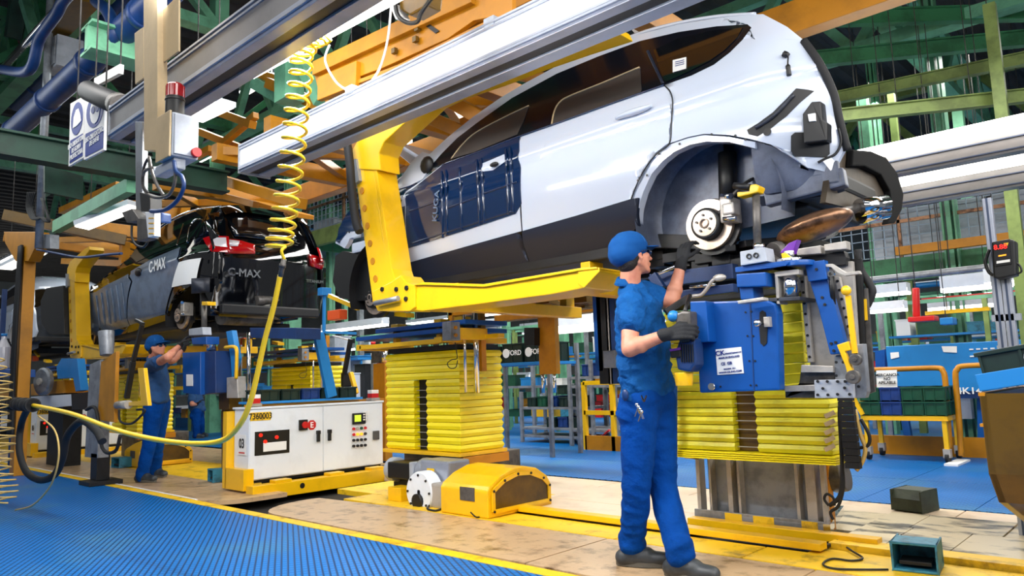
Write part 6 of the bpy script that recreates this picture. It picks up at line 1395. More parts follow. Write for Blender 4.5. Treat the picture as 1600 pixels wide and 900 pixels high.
# CK box of the far station
m3 = thing('assembly_station', 'blue assembly machine housing right in front of the far worker', 'machine', (-8.2, 3.7, .9)); Y = 3.65
def p3(name, pts, m, Y=Y, th=.25, bev=.006): return build(name, B().prism(polyY(pts, Y), (0, th, 0)), m, m3, bev=bev)
p3('blue_housing', [(285, 551), (313, 550), (313, 617), (286, 614)], 'blue'); p3('side_housing', [(308, 550), (336, 548), (337, 614), (312, 617)], 'blue_dark', 3.7)
p3('rating_label', [(291, 585), (301, 585), (301, 603), (291, 603)], 'paper', Y - .005, .004, 0); p3('clamp_head', [(299, 528), (322, 526), (322, 538), (300, 538)], 'blue', Y, .15)
p3('valve_block', [(295, 514), (316, 511), (317, 523), (295, 524)], 'grey_box', Y, .1, .004); build('pivot_column', B().cyl(PY(330, 528, 3.75), PY(330, 548, 3.75), .05), 'chrome', m3)
build('locating_rod', B().cyl(PY(319, 475, 3.75), PY(319, 512, 3.75), .03), 'steel_dark', m3); p3('yellow_cap', [(315, 471), (324, 471), (324, 477), (315, 477)], 'yellow', 3.7, .1)
p3('support_column', [(340, 530), (356, 528), (358, 640), (342, 640)], 'bronze', 3.9, .15)
p3('blue_arm', [(353, 518), (362, 516), (370, 560), (362, 590), (360, 560)], 'blue_light', 3.85, .06); build('yellow_handle', B().tube([PY(a, c, 3.8) for a, c in ((352, 543), (368, 543), (370, 560), (369, 592))], .02, 8), 'yellow', m3)
p3('lower_plate', [(354, 590), (370, 588), (372, 622), (354, 622)], 'steel', 3.8, .1); build('rod', B().cyl(PY(388, 520, 4.0), PY(389, 622, 4.0), .02), 'chrome', m3)
p3('blue_table', [(390, 512), (462, 512), (462, 530), (392, 528)], 'blue_dark', 4.1, .3); p3('stand', [(346, 600), (352, 600), (352, 735), (346, 735)], 'bronze', 3.95, .1)
# ================================================================== POLE, BEACON BOX, SIGNS
tp = thing('signal_pole', 'tan hanging pole with flat tan plates and cables at top left', 'pole', (-3.9, 1.42, 2.2)); Y = 1.42
def q(name, pts, m, Y=Y, th=.05, bev=.003, parent=tp): return build(name, B().prism(polyY(pts, Y), (0, th, 0)), m, parent, bev=bev)
q('pole', [(223, -260), (245, -260), (246, 235), (225, 235)], 'tan', Y, .05)
q('lower_tube', [(211, 190), (222, 190), (222, 342), (212, 342)], 'galv', Y + .02, .03)
q('flat_plate', [(210, 52), (224, 42), (224, 122), (211, 132)], 'tan', Y + .03, .01); q('flat_plate', [(245, 24), (279, -8), (279, 80), (246, 104)], 'tan', Y + .03, .01)
q('angle_bracket', [(190, 332), (206, 326), (216, 341), (232, 342), (232, 372), (214, 377), (214, 345), (198, 348)], 'steel_dark', Y - .02, .05)
q('label_strip', [(227, 331), (241, 331), (241, 369), (231, 371)], 'paper', Y - .03, .03)
for k in range(4): q('amber_mark', [(232, 340 + 8 * k), (240, 340 + 8 * k), (240, 341.5 + 8 * k), (232, 342 + 8 * k)], 'yellow', Y - .034, .003, 0)
q('black_sensor', [(218, 300), (234, 305), (234, 330), (220, 330)], 'black', Y, .06)
q('cylinder_sensor', [(236, 330), (252, 332), (252, 348), (238, 346)], 'blue_dark', Y + .02, .05, .01)
bx_ = thing('beacon_box', 'grey control box with a red beacon on top, fixed to the tan pole', 'box', (-3.7, 1.35, 2.2))
XA, XB = PY(247, 215, 1.36).x, PY(268, 215, 1.36).x; YB = PX(311, 215, XB).y; ZT, ZB = PY(268, 174, 1.36).z, PY(268, 242, 1.36).z
build('side_plate', B().box((XA, 1.35, ZB - .005), (XB - .002, 1.36, ZT + .005)), 'tan', bx_, bev=.003); build('box_body', B().box((XA, 1.36, ZB), (XB, YB, ZT)), 'grey_box', bx_, bev=.01)
build('box_door', B().box((XB, 1.37, ZB + .01), (XB + .008, YB - .01, ZT - .01)), 'grey_box', bx_, bev=.003)
build('lower_box', B().box((XA - .08, 1.38, ZB - .05), (XB - .02, YB - .05, ZB)), 'grey_box', bx_, bev=.006)
for a, c in ((253, 189), (262, 184)): s = PY(a, c, 1.36); build('screw', B().cyl(s, s + Vector((0, -.005, 0)), .008, n=8), 'black', bx_)
c = PY(273, 176, 1.42); c.z = ZT + .01; top = PY(274, 152, 1.42).z; tt = PY(274, 132, 1.42).z
build('beacon_base', B().cyl((c.x, 1.42, c.z - .01), (c.x, 1.42, top), .043, n=22).cyl((c.x, 1.42, top - .02), (c.x, 1.42, top - .012), .046, n=22), 'black', bx_, bev=.003)
build('beacon_dome', B().lathe((c.x, 1.42, top), (0, 0, 1), [(0, .01), (0, .04), (tt - top - .008, .04), (tt - top, .034), (tt - top, .002)], 26), 'beacon_red', bx_)
b = B()
for k in range(12): a = k * math.pi / 6; b.bar((c.x + .041 * math.cos(a), 1.42 + .041 * math.sin(a), top), (c.x + .041 * math.cos(a), 1.42 + .041 * math.sin(a), tt - .008), .003)
build('beacon_rib', b, 'beacon_red', bx_)
c = PY(252, 175, 1.46); build('small_beacon', B().cyl((c.x, 1.5, c.z - .02), (c.x, 1.5, c.z + .1), .03, n=16), 'black', bx_); build('white_band', B().cyl((c.x, 1.5, c.z + .015), (c.x, 1.5, c.z + .05), .031, n=16), 'paper', bx_)
s = Vector((XB, YB - .02, ZB + .03)); build('stop_button', B().cyl(s, s + Vector((.03, 0, 0)), .022, n=14), 'red', bx_)
for a, c in ((242, 262), (274, 248)): s = PY(a, c, 1.42); build('cable_gland', B().cyl(s, s + Vector((0, 0, -.035)), .022, n=14), 'grey_box', bx_)
for pts, r, m in ((((272, 252), (275, 268), (284, 276), (287, 292), (278, 312), (262, 326), (248, 330), (236, 330)), .010, 'blue_dark'), (((238, 262), (226, 268), (223, 285), (228, 300), (240, 308), (256, 308), (266, 302), (273, 285), (274, 265)), .008, 'steel_dark'),
        (((233, 245), (238, 270), (246, 290), (256, 306)), .008, 'steel_dark'), (((231, 248), (225, 262), (224, 290), (232, 302)), .007, 'rubber'), (((206, 352), (206, 370), (212, 382), (224, 386), (231, 378)), .006, 'black')):
    build('cable', B().tube([PY(a, c, 1.38) for a, c in pts], r, 8), m, tp)
def sign(label, pts, words, gog):
    Y = 1.95; t = thing('safety_sign', label, 'sign', tuple(PY(*pts[0], Y))); q_ = PY((pts[0][0] + pts[1][0]) / 2, (pts[0][1] + pts[1][1]) / 2 + 4, Y + .01); wire(t, q_.x, q_.y, q_.z); build('panel', B().prism(polyY(pts, Y), (0, .02, 0)), 'paper', t)
    (x0, y0), (x1, y1), (x2, y2), (x3, y3) = pts
    def mp(u, v): 
        xa, ya = x0 + (x1 - x0) * u, y0 + (y1 - y0) * u; xb, yb = x3 + (x2 - x3) * u, y3 + (y2 - y3) * u; return (xa + (xb - xa) * v, ya + (yb - ya) * v)
    build('text_panel', B().prism(polyY([mp(.06, .60), mp(.94, .60), mp(.94, .96), mp(.06, .96)], Y - .004), (0, .003, 0)), 'print_blue', t)
    cs = [mp(.5 + .42 * math.cos(a), .3 + .26 * math.sin(a)) for a in [2 * math.pi * k / 24 for k in range(24)]]; d = build('blue_disc', B().prism(polyY(cs, Y - .004), (0, .003, 0)), 'print_blue', t)
    if not gog:
        build('helmet_symbol', B().prism(polyY([mp(.22, .42), mp(.26, .25), mp(.42, .15), mp(.6, .15), mp(.75, .28), mp(.8, .38), mp(.5, .42)], Y - .008), (0, .003, 0)), 'paper', d)
    else:
        hd = [mp(.5 + .24 * math.cos(a), .3 + .2 * math.sin(a)) for a in [2 * math.pi * k / 16 for k in range(16)]]; build('head_symbol', B().prism(polyY(hd, Y - .008), (0, .003, 0)), 'paper', d)
        for u in (.4, .6): build('goggle_symbol', B().prism(polyY([mp(u + .09 * math.cos(a), .27 + .06 * math.sin(a)) for a in [2 * math.pi * k / 12 for k in range(12)]], Y - .012), (0, .003, 0)), 'print_blue', d)
    for k, wd in enumerate(words): a = mp(.5, .68 + .1 * k); text(wd, PY(*a, Y - .007), .06, (R(90), 0, 0), 'paper', t, squash=.8)
sign('blue and white hard hat safety sign, left of the pair under the pipe', [(110, 162), (131, 150), (130, 246), (107, 260)], ['USO OBLIGATORIO', 'DE GORRA', 'PROTECTORA'], False)
sign('blue and white goggles safety sign, right of the pair under the pipe', [(133, 150), (164, 138), (162, 234), (131, 250)], ['USO OBLIGATORIO', 'DE GAFAS'], True)
t = thing('flood_lamp', 'black cylindrical flood lamp hanging above the safety signs', 'lamp', tuple(PY(160, 155, 2.2))); build('lamp_body', B().cyl(PY(138, 142, 1.9), PY(190, 166, 1.9), .082, n=20), 'under_dark', t, bev=.01); build('lamp_ring', B().cyl(PY(184, 163, 1.9), PY(192, 167, 1.9), .088, n=20), 'steel_dark', t); build('lamp_hanger', B().bar(PY(150, 130, 1.92), PY(190, 108, 1.92), .03, .07), 'paper', t); q_ = PY(188, 109, 1.92); wire(t, q_.x, q_.y, q_.z - .02); q_ = PY(165, 153, 1.9); wire(t, q_.x, q_.y, q_.z)
# ================================================================== YELLOW COIL HOSE
b = B(); pts = []
cent = [(500, 62), (480, 70), (470, 90), (470, 122), (465, 155), (462, 190), (459, 225), (455, 260), (450, 295), (446, 325), (442, 352), (437, 372), (436, 388)]
N = 20; tot = N * 16
CP = [PY(a, c, 1.92) for a, c in cent]
for k in range(tot + 1):
    u = k / tot; uu = u * (len(CP) - 1); i = min(int(uu), len(CP) - 2); c = CP[i].lerp(CP[i + 1], uu - i)
    tz = u ** .85; ang = 2 * math.pi * N * tz; r = .052 + .012 * u
    if i < 2: c = c + Vector((0, 0, 0))
    pts.append(c + Vector((math.cos(ang) * r, math.sin(ang) * r, 0)))
b.tube(pts, .0085, 6, smooth=False)
coil = thing('coil_hose', 'yellow spiral air hose hanging from the lighting beam', 'hose', tuple(PY(470, 100, 1.92)))
build('spiral', b, 'yellow_hose', coil); e = pts[-1]
build('coupling', B().cyl(PY(444, 405, 1.92), PY(438, 432, 1.92), .013, n=12).cyl(PY(442, 412, 1.92), PY(441, 418, 1.92), .017, n=12), 'steel_dark', coil)
build('spiral_end', B().tube([e, PY(440, 392, 1.9), PY(444, 405, 1.92)], .0085, 8), 'yellow_hose', coil)
build('hook', B().cyl(PY(500, 62, 1.92), PY(520, 30, 1.92), .006), 'steel', coil)
hp = [(438, 430), (428, 478), (414, 530), (403, 580), (392, 625), (377, 660), (352, 686), (315, 693), (265, 690), (215, 681), (170, 668), (110, 646), (50, 633)]
b = B().tube([PY(a, c, 1.92 - .12 * max(0, (i - 6)) / 6) for i, (a, c) in enumerate(hp)], lambda u: .013 + .004 * u, 10)
tag(build('yellow_hose', b, 'yellow_hose'), 'plain yellow hose sagging from the coil across the picture to the left', 'hose')
t = thing('hose_sleeve', 'black ribbed rubber sleeve at the left end of the yellow hose', 'sleeve', tuple(PY(50, 633, 1.8)))
a, c = PY(52, 633, 1.8), PY(-30, 627, 1.8); build('sleeve', B().cyl(a, c, .05, n=16), 'rubber', t)
for k in range(9): m_ = a.lerp(c, k / 9); build('sleeve_rib', B().cyl(m_, m_ + (c - a) * .05, .058, n=16), 'rubber', t)
b = B().tube([PY(48, 630, 1.82)] + [PY(a, c, 2.0) for a, c in ( (34, 660), (30, 700), (40, 735), (62, 750), (85, 742), (98, 715), (106, 680), (128, 658), (150, 672), (160, 690))], .03, 10); tag(build('black_hose', b, 'rubber'), 'thick black hose hanging in a loop at the left', 'hose')
b = B(); CP = [PY(a, c, 1.7) for a, c in ((-4, 560), (2, 620), (4, 680), (6, 740), (10, 785))]
pts = []
for k in range(20 * 14 + 1):
    u = k / (20 * 14); uu = u * 4; i = min(int(uu), 3); cc = CP[i].lerp(CP[i + 1], uu - i); an = 2 * math.pi * 20 * u; pts.append(cc + Vector((math.cos(an), math.sin(an), 0)) * (.05 + .04 * math.sin(u * 9) ** 2))
b.tube(pts, .007, 6, smooth=False).tube([PY(a, c, 1.75) for a, c in ((24, 797), (50, 790), (75, 765), (88, 735), (92, 700), (84, 670), (60, 650))], .007, 6); tag(build('coil_hose', b, 'tan_hose'), 'thin tan coiled hose at the lower left edge', 'hose')
# top centre hanging pendant
t = thing('control_pendant', 'black framed pendant hanging above the ochre girder at top centre', 'box', tuple(PY(640, 5, 2.5)))
build('pendant_box', B().prism(polyY([(622, -25), (672, -25), (668, 8), (640, 24), (624, 15)], 2.5), (0, .1, 0)), 'bronze', t, bev=.01); build('pendant_frame', B().tube([PY(a, c, 2.48) for a, c in ((616, -20), (620, 20), (635, 35), (652, 34), (658, 20), (676, -5))], .012, 8), 'black', t); build('junction', B().prism(polyY([(608, 5), (616, 5), (628, 26), (618, 30)], 2.5), (0, .06, 0)), 'paper', t)
# ================================================================== RIGHT SIDE
t = thing('steel_container', 'long light blue container marked 4K14 behind the yellow rails at right', 'container', (-2.4, 9.9, .7)); Y = 9.9
x0 = PY(1384, 545, Y).x; zt = PY(1450, 538, Y).z; zb = PY(1450, 612, Y).z
build('side', B().box((x0, Y, zb), (2.5, Y + .04, zt)), 'blue_light', t, bev=.01); build('body', B().box((x0 + .02, Y + .04, zb), (2.5, Y + 1.3, zt - .03)), 'blue', t)
b = B()
for k in range(60): b.box((x0 + .9 + k * .07, Y - .012, zt - .09), (x0 + .94 + k * .07, Y, zt - .075)); b.box((x0 + .9 + k * .07, Y - .012, zt - .17), (x0 + .94 + k * .07, Y, zt - .155))
build('perforation', b, 'paper', t)
build('lower_rail', B().box((x0, Y - .03, zb - .08), (2.5, Y + .1, zb)), 'blue_dark', t); build('corner_panel', B().prism(polyY([(1367, 549), (1382, 546), (1383, 578), (1368, 578)], Y + .2), (0, .1, 0)), 'blue', t)
for k in range(6): xx = x0 + .15 + k * .75; build('stand', B().bar((xx, Y + .1, 0), (xx - .05 * (-1) ** k, Y + .1, zb - .08), .08), 'blue', t)
text('4K14', PY(1514, 611, Y - .04), .105, (R(90), 0, 0), 'paper', t, squash=1.15)
for i, pts in enumerate((((1391, 551), (1404, 550), (1405, 558), (1392, 561)), ((1471, 541), (1495, 541), (1495, 551), (1474, 550)))): build('paper_label', B().prism(polyY(pts, Y - .012), (0, .006, 0)), 'paper', t)
tag(build('kick_plate', B().box((PY(1350, 700, 9.75).x, 9.7, 0), (2.5, 9.76, .22)), 'ochre'), 'ochre kick plate along the floor under the blue container', 'plate')
def hoop(label, pts, Y, r=.03):
    return tag(build('guard_rail', B().tube([PY(a, c, Y) for a, c in pts], r, 10), 'ochre'), label, 'rail')
hoop('ochre tube rail with rounded corner behind the green crates', [(1350, 578), (1400, 577), (1462, 575), (1473, 580), (1477, 595), (1480, 640), (1484, 700)], 9.2)
hoop('ochre tube rail with rounded corner at the right of the 4K14 mark', [(1502, 712), (1498, 650), (1493, 590), (1496, 577), (1506, 572), (1560, 570)], 9.2)
sg = thing('paper_sign', 'white paper notice hung on the ochre rail', 'sign', tuple(PY(1386, 590, 9.1))); build('sheet', B().prism(polyY([(1369, 579), (1401, 578), (1402, 605), (1370, 607)], 9.12), (0, .01, 0)), 'paper', sg)
for k, s_ in enumerate(('MERCANCIA', 'NO', 'APILABLE')): text(s_, PY(1386, 586 + 6 * k, 9.11), .045, (R(90), 0, 0), 'print_black', sg)
ct = thing('trolley', 'yellow trolley on castors carrying green and blue crates', 'trolley', (-3, 9.0, 0)); Y = 9.0
x0, x1 = PY(1344, 648, Y).x, PY(1480, 648, Y).x; z = PY(1410, 650, Y).z
build('frame', B().box((x0, Y, z - .05), (x1, Y + .05, z)).box((x0, Y + .5, z - .05), (x1, Y + .55, z)).box((x0, Y, z - .05), (x0 + .05, Y + .55, z)).box((x1 - .05, Y, z - .05), (x1, Y + .55, z)), 'yellow', ct, bev=.004)
for x, s_ in ((x0 + .05, 0), (x1 - .04, .0)): 
    for y in (Y + .03, Y + .5): build('leg', B().bar((x, y, z), (x, y, .14), .045), 'yellow', ct); c_ = build('castor', B().cyl((x - .02, y, .06), (x + .02, y, .06), .055, n=14), 'rubber', ct); build('castor_fork', B().box((x - .035, y - .04, .06), (x + .035, y + .04, .15)), 'steel', c_)
build('slant_bar', B().bar(PY(1334, 622, Y), PY(1348, 648, Y), .04), 'yellow', ct)
nms = ('green', 'blue', 'green', 'green'); ods = ('first from the left', 'second from the left', 'third from the left', 'rightmost')
for i in range(4):
    a = x0 + (x1 - x0) * (i + .03) / 4; c_ = x0 + (x1 - x0) * (i + .95) / 4
    for j in range(2):
        crate('%s crate on yellow trolley, %s, %s layer' % (nms[i], ods[i], ('bottom', 'top')[j]), (a, Y + .02, z + .003 + j * .16), (c_, Y + .5, z + .155 + j * .16), 'crate_blue' if i == 1 else 'crate_green')
tag(build('skid_plate', B().box(tuple(PZ(1475, 728) - Vector((0, 0, 0))), tuple(PZ(1504, 722) + Vector((.05, .12, .02)))), 'paper'), 'small white plate on the blue mat under the right castor', 'plate')
# alu pole with torque controller
al = thing('aluminium_stand', 'twin aluminium profile stand at the right edge carrying a black controller', 'stand', (-.8, 5.3, 0)); Y = 5.3
for (a, c), (d, e), w_ in (((1549, 308), (1563, 585), .05), ((1570, 430), (1585, 560), .05)):
    p, q = PY(a, c, Y), PY(d, e, Y); x = (p.x + q.x) / 2; build('profile', B().box((x - w_ / 2, Y, 0), (x + w_ / 2, Y + w_, p.z)), 'alu', al, bev=.004)
    build('profile_slot', B().box((x - .006, Y - .001, 0), (x + .006, Y + .001, p.z)), 'alu_dark', al)
p = PY(1558, 497, Y); build('cross_profile', B().box((p.x - .03, Y, p.z - .02), (p.x + .12, Y + .04, p.z + .02)), 'alu', al)
cp = thing('controller', 'black torque controller with red digits mounted on the aluminium stand', 'controller', tuple(PY(1566, 405, 5.2)))
build('case', B().prism(polyY([(1549, 378), (1577, 373), (1586, 376), (1588, 430), (1560, 436), (1552, 434)], 5.2), (0, .1, 0)), 'black', cp, bev=.01)
f_ = build('front_panel', B().prism(polyY([(1552, 382), (1577, 378), (1580, 412), (1555, 416)], 5.19), (0, .01, 0)), 'under_dark', cp)
text('8.88', PY(1563, 386, 5.185), .04, (R(90), 0, 0), 'led_red', f_); build('amber_bar', B().prism(polyY([(1560, 399), (1572, 397), (1572, 399), (1560, 401)], 5.185), (0, .004, 0)), 'led_amber', f_); build('yellow_tag', B().prism(polyY([(1568, 380), (1576, 379), (1574, 384), (1569, 384)], 5.186), (0, .003, 0)), 'yellow', f_)
build('white_strip', B().prism(polyY([(1557, 408), (1578, 405), (1578, 409), (1557, 412)], 5.186), (0, .003, 0)), 'paper', f_)
build('cable', B().tube([PY(a, c, 5.25) for a, c in ((1588, 410), (1594, 416), (1596, 424), (1590, 428))], .006, 6).tube([PY(a, c, 5.25) for a, c in ((1546, 390), (1540, 410), (1545, 425), (1552, 430))], .01, 6), 'black', cp)
# hopper with crate at the right edge
hpz = thing('parts_hopper', 'dark bronze sheet metal hopper at the right edge', 'hopper', (-.5, 4.6, 0)); X = -.72
P_a, P_b = PX(1530, 615, X), PX(1545, 740, X); zt = P_a.z
Pc, Pd = PX(1561, 785, X), PX(1600, 816, X)
side = [Vector((X, P_a.y, zt)), Vector((X, P_a.y + 2.0, zt)), Vector((X, P_a.y + 2.0, Pd.z - .1)), Pd, Pc, Vector((X, P_b.y, P_b.z))]
build('side_sheet', B().prism(side, (.03, 0, 0)), 'bronze', hpz, bev=.004); build('front_sheet', B().prism([Vector((X, P_a.y, zt)), Vector((X, P_b.y, P_b.z)), Pc, Pc + Vector((1.2, 0, 0)), Vector((X + 1.2, P_b.y, P_b.z)), Vector((X + 1.2, P_a.y, zt))], (0, .02, 0)), 'bronze', hpz)
build('crease', B().bar((X - .004, P_a.y, zt - .13), (X - .004, P_a.y + 2, zt - .13), .012, .012), 'ochre', hpz); build('rim', B().box((X - .004, P_a.y, zt - .01), (X + .02, P_a.y + 2, zt + .004)), 'ochre', hpz); build('skid', B().box((X + .5, P_a.y + .9, 0), (X + .6, P_a.y + 1.0, zt - .3)).box((X + 1.0, P_a.y + .9, 0), (X + 1.1, P_a.y + 1.0, zt - .3)).box((X + .03, P_a.y + .8, Pd.z - .02), (X + 1.2, P_a.y + 1.1, Pd.z + .02)), 'under_dark', hpz)
b = B()
for k in range(16):
    for j in range(5): yy_ = P_a.y + .5 + k * .03 + j * .01; zz_ = zt - .22 - j * .06; b.box((X - .004, yy_, zz_), (X - .001, yy_ + .012, zz_ + .03))
build('perforation', b, 'ochre', hpz)
tr = thing('blue_tray', 'blue sloped tray on top of the bronze hopper', 'tray', (X, P_a.y, zt)); rot = Matrix.Rotation(R(-9), 3, 'Y')
at = (X + .02, P_a.y + .03, zt + .012)
build('tray_sheet', B().box((0, 0, .01), (.7, .9, .03), rot, at).box((-.02, -.02, .0), (0, .9, .07), rot, at).box((0, -.02, 0), (.7, 0, .07), rot, at), 'blue_light', tr, bev=.003)
crate('dark green tilted crate on the blue tray at the right edge', (.0, .03, .035), (.6, .45, .16), 'crate_dark', None, None, rot=rot, at=at)
c = PX(1597, 593, X + .1); tag(build('round_logo', B().cyl(Vector(at) + rot @ Vector((.20, .018, .10)), Vector(at) + rot @ Vector((.20, .012, .10)), .04, n=20), 'grey_box'), 'pale round logo disc on the tilted dark green crate', 'logo')
wb = thing('wire_basket', 'white stacked wire basket behind the tilted crate at right', 'basket', tuple(PY(1580, 560, 6.6))); p = PY(1560, 566, 6.6)
for k in range(4): build('basket_rail', B().box((p.x, 6.6, p.z + .0 + k * .035), (p.x + .6, 6.62, p.z + .02 + k * .035)), 'grey_box', wb)
build('basket_box', B().box((p.x + .01, 6.62, p.z - .04), (p.x + .6, 6.9, p.z + .12)), 'white_metal', wb); build('basket_stand', B().box((p.x + .05, 6.65, 0), (p.x + .5, 6.85, p.z - .04)), 'galv', wb)
# ================================================================== BACKGROUND RACKS
def rack(label, x0, x1, Y, zs, depth=.5, post='galv', m='galv', n=3):
    t = thing('shelf_rack', label, 'rack', (x0, Y, 0))
    for i in range(n):
        x = x0 + (x1 - x0) * i / (n - 1)
        for y in (Y, Y + depth): build('post', B().bar((x, y, 0), (x, y, zs[-1] + .25), .05), post, t)
    for z in zs: build('shelf', B().box((x0, Y, z - .04), (x1, Y + depth, z)), m, t, bev=.003)
    return t
ords = ['first', 'second', 'third', 'fourth', 'fifth', 'sixth', 'seventh', 'eighth', 'ninth', 'tenth']
def crates(where, x0, x1, Y, z, n, h=.16, d=.36, ms=('crate_green', 'crate_dark', 'crate_blue', 'crate_green'), logo=None, gap=.03):
    w_ = (x1 - x0) / n
    for i in range(n):
        m = ms[i % len(ms)]; nm = {'crate_green': 'green', 'crate_dark': 'dark green', 'crate_blue': 'blue', 'red': 'red', 'paper': 'white', 'yellow': 'yellow', 'blue_light': 'light blue', 'grey_box': 'grey'}[m]
        crate('%s crate, %s from left on %s' % (nm, ords[i], where), (x0 + w_ * i + gap, Y + .04, z), (x0 + w_ * (i + 1) - gap, Y + .04 + d, z + h * (1 if i % 3 else .9)), m, logo=logo)
def X_(a, c, Y): return PY(a, c, Y).x
def Z_(a, c, Y): return PY(a, c, Y).z
Y = 7.6
z1_ = Z_(800, 562, Y); rk = rack('blue roller rack with dark green lettered crates between lift and worker', X_(745, 570, Y), X_(858, 570, Y), Y, (Z_(800, 567, Y),), .6, 'galv', 'blue_light', 2)
crates('the blue roller rack', X_(748, 560, Y), X_(852, 560, Y), Y, Z_(800, 567, Y) + .002, 3, .27, .5, ('crate_dark',), 'FORD')
Y = 9.2
rack('grey steel rack with green crates left of the yellow guard frame', X_(815, 640, Y), X_(912, 640, Y), Y, (.12, Z_(860, 668, Y), Z_(860, 636, Y)), .6)
crates('the middle shelf of the grey rack', X_(820, 630, Y), X_(905, 630, Y), Y, Z_(860, 636, Y) + .002, 5, .17, .4, ('crate_dark', 'crate_green', 'crate_blue', 'crate_dark'))
crates('the low shelf of the grey rack', X_(850, 660, Y), X_(905, 660, Y), Y, Z_(860, 668, Y) + .002, 3, .16, .4, ('crate_dark', 'crate_blue'))
crates('the short stack in the grey rack', X_(866, 610, Y), X_(892, 610, Y), Y + .02, Z_(860, 636, Y) + .2, 1, .16, .36, ('crate_dark',))
Y = 9.0
rack('grey flow rack right behind the worker back', X_(890, 600, Y), X_(960, 600, Y), Y, (.25, Z_(920, 602, Y), Z_(920, 588, Y)), .9)
crates('the flow rack behind the worker', X_(905, 580, Y), X_(958, 580, Y), Y, Z_(920, 588, Y) + .002, 3, .2, .5, ('crate_blue', 'crate_blue', 'paper'))
Y = 8.6; fr_ = thing('guard_fence', 'yellow tube guard frame standing left of the worker legs', 'frame', (X_(912, 640, Y), Y, 0))
for a in (912, 956): x = X_(a, 640, Y); build('post', B().box((x - .03, Y, 0), (x + .03, Y + .06, Z_(912, 597, Y))), 'yellow', fr_)
for c in (598, 645): z = Z_(934, c, Y); build('rail', B().box((X_(912, 640, Y), Y, z - .03), (X_(957, 640, Y) + .3, Y + .06, z + .03)), 'yellow', fr_)
build('kick_board', B().box((X_(912, 640, Y), Y, .0), (X_(957, 640, Y) + .3, Y + .05, .2)), 'ochre', fr_)
t = thing('broom', 'red handled broom leaning at the yellow guard frame', 'broom', tuple(PZ(928, 698))); p = PZ(931, 697); build('broom_head', B().box((p.x - .08, p.y - .06, 0.01), (p.x + .1, p.y + .06, .1)), 'black', t, bev=.01); build('broom_stick', B().cyl((p.x + .02, p.y, .08), tuple(PY(952, 672, 8.5)), .015), 'red', t)
# ochre portal pillar between lift and worker
Y = 6.9; t = thing('hanging_portal', 'ochre portal frame with wide pillar between lift and worker', 'frame', (X_(852, 520, Y), Y, 0))
build('pillar', B().box((X_(840, 500, Y), Y, Z_(850, 585, Y)), (X_(866, 500, Y), Y + .08, Z_(850, 458, Y))), 'ochre', t, bev=.006)
for a in (846, 864): build('guide_rod', B().cyl((X_(a, 600, Y), Y + .03, Z_(850, 614, Y)), (X_(a, 600, Y), Y + .03, Z_(850, 578, Y)), .022, n=12), 'chrome', t)
build('far_post', B().box((X_(700, 480, Y), Y, 0), (X_(706, 480, Y), Y + .2, Z_(850, 452, Y))), 'ochre', t)
build('lintel', B().box((X_(700, 480, Y), Y, Z_(850, 476, Y)), (X_(960, 450, Y), Y + .2, Z_(850, 452, Y))), 'ochre', t, bev=.006); build('lintel', B().box((X_(780, 480, Y), Y - .1, Z_(850, 496, Y)), (X_(935, 450, Y), Y + .1, Z_(850, 486, Y))), 'ochre', t, bev=.006)
build('dark_unit', B().prism(polyY([(819, 512), (835, 512), (835, 540), (820, 540)], Y - .1), (0, .2, 0)), 'black', t)
b = B()
for i in range(22): a = random.uniform(755, 930); c = random.uniform(445, 478); q = PY(a, c, 5.4 + random.random()); b.box((q.x - .1, q.y, q.z - .03), (q.x + .08, q.y + .15, q.z + .04))
tag(build('conveyor_parts', b, 'bronze', bev=.004), 'dark ochre carrier parts hanging under the white car floor', 'conveyor')
tag(build('red_bar', B().bar(PY(833, 484, 5.6), PY(884, 490, 5.6), .08, .05), 'red'), 'red bar below the carrier parts left of the worker', 'bar')
# bright fixtures in the background
fx = [(865, 930, 508, 10.0, .42, 'wide bright light box between lift and worker'), (884, 930, 474, 9.0, .1, 'slim strip light left of the worker shoulder'), (1360, 1420, 458, 11, .12, 'bright strip light below the right mezzanine, left one'), (1470, 1580, 447, 11, .16, 'long bright strip light above the red rail at right'),
      (1450, 1560, 478, 12, .14, 'second long strip light over the blue container'), (1358, 1415, 484, 10, .1, 'strip light just right of the machine column'), (1540, 1600, 440, 10, .16, 'bright strip light at the right edge behind the stand'),
      (505, 600, 512, 9.5, .14, 'white strip light left of the first bellows lift'), (520, 580, 545, 12, .14, 'lower white strip light left of the first bellows lift'), (770, 830, 590, 14, .12, 'far strip light above the grey rack'), (0, 60, 395, 9, .18, 'strip light behind the gantry at far left'),
      (590, 640, 225, 12, .5, 'added bright panel behind the raised bonnet'), (20, 110, 470, 9, .3, 'pale light panel behind the machinery at far left'), (310, 340, 240, 8, .3, 'light panel behind the beacon box'), (380, 430, 130, 7, .16, 'strip light left of the coil hose top')]  # panel behind the bonnet is a glowing sheet added to brighten the background
for a, d, c, Y, h, lab in fx:
    p = PY((a + d) / 2, c, Y); w_ = abs(X_(d, c, Y) - X_(a, c, Y)) / 2; fixture(lab, (p.x - w_, Y, p.z), (p.x + w_, Y, p.z), .16, h, 'lamp' if h < .3 and a > 500 else 'lamp_soft')
    build('lamp_face', B().box((p.x - w_, Y - .09, p.z - h * .3), (p.x + w_, Y - .082, p.z + h * .4)), 'lamp', [o for o in C.objects if o.get('label') == lab][0])
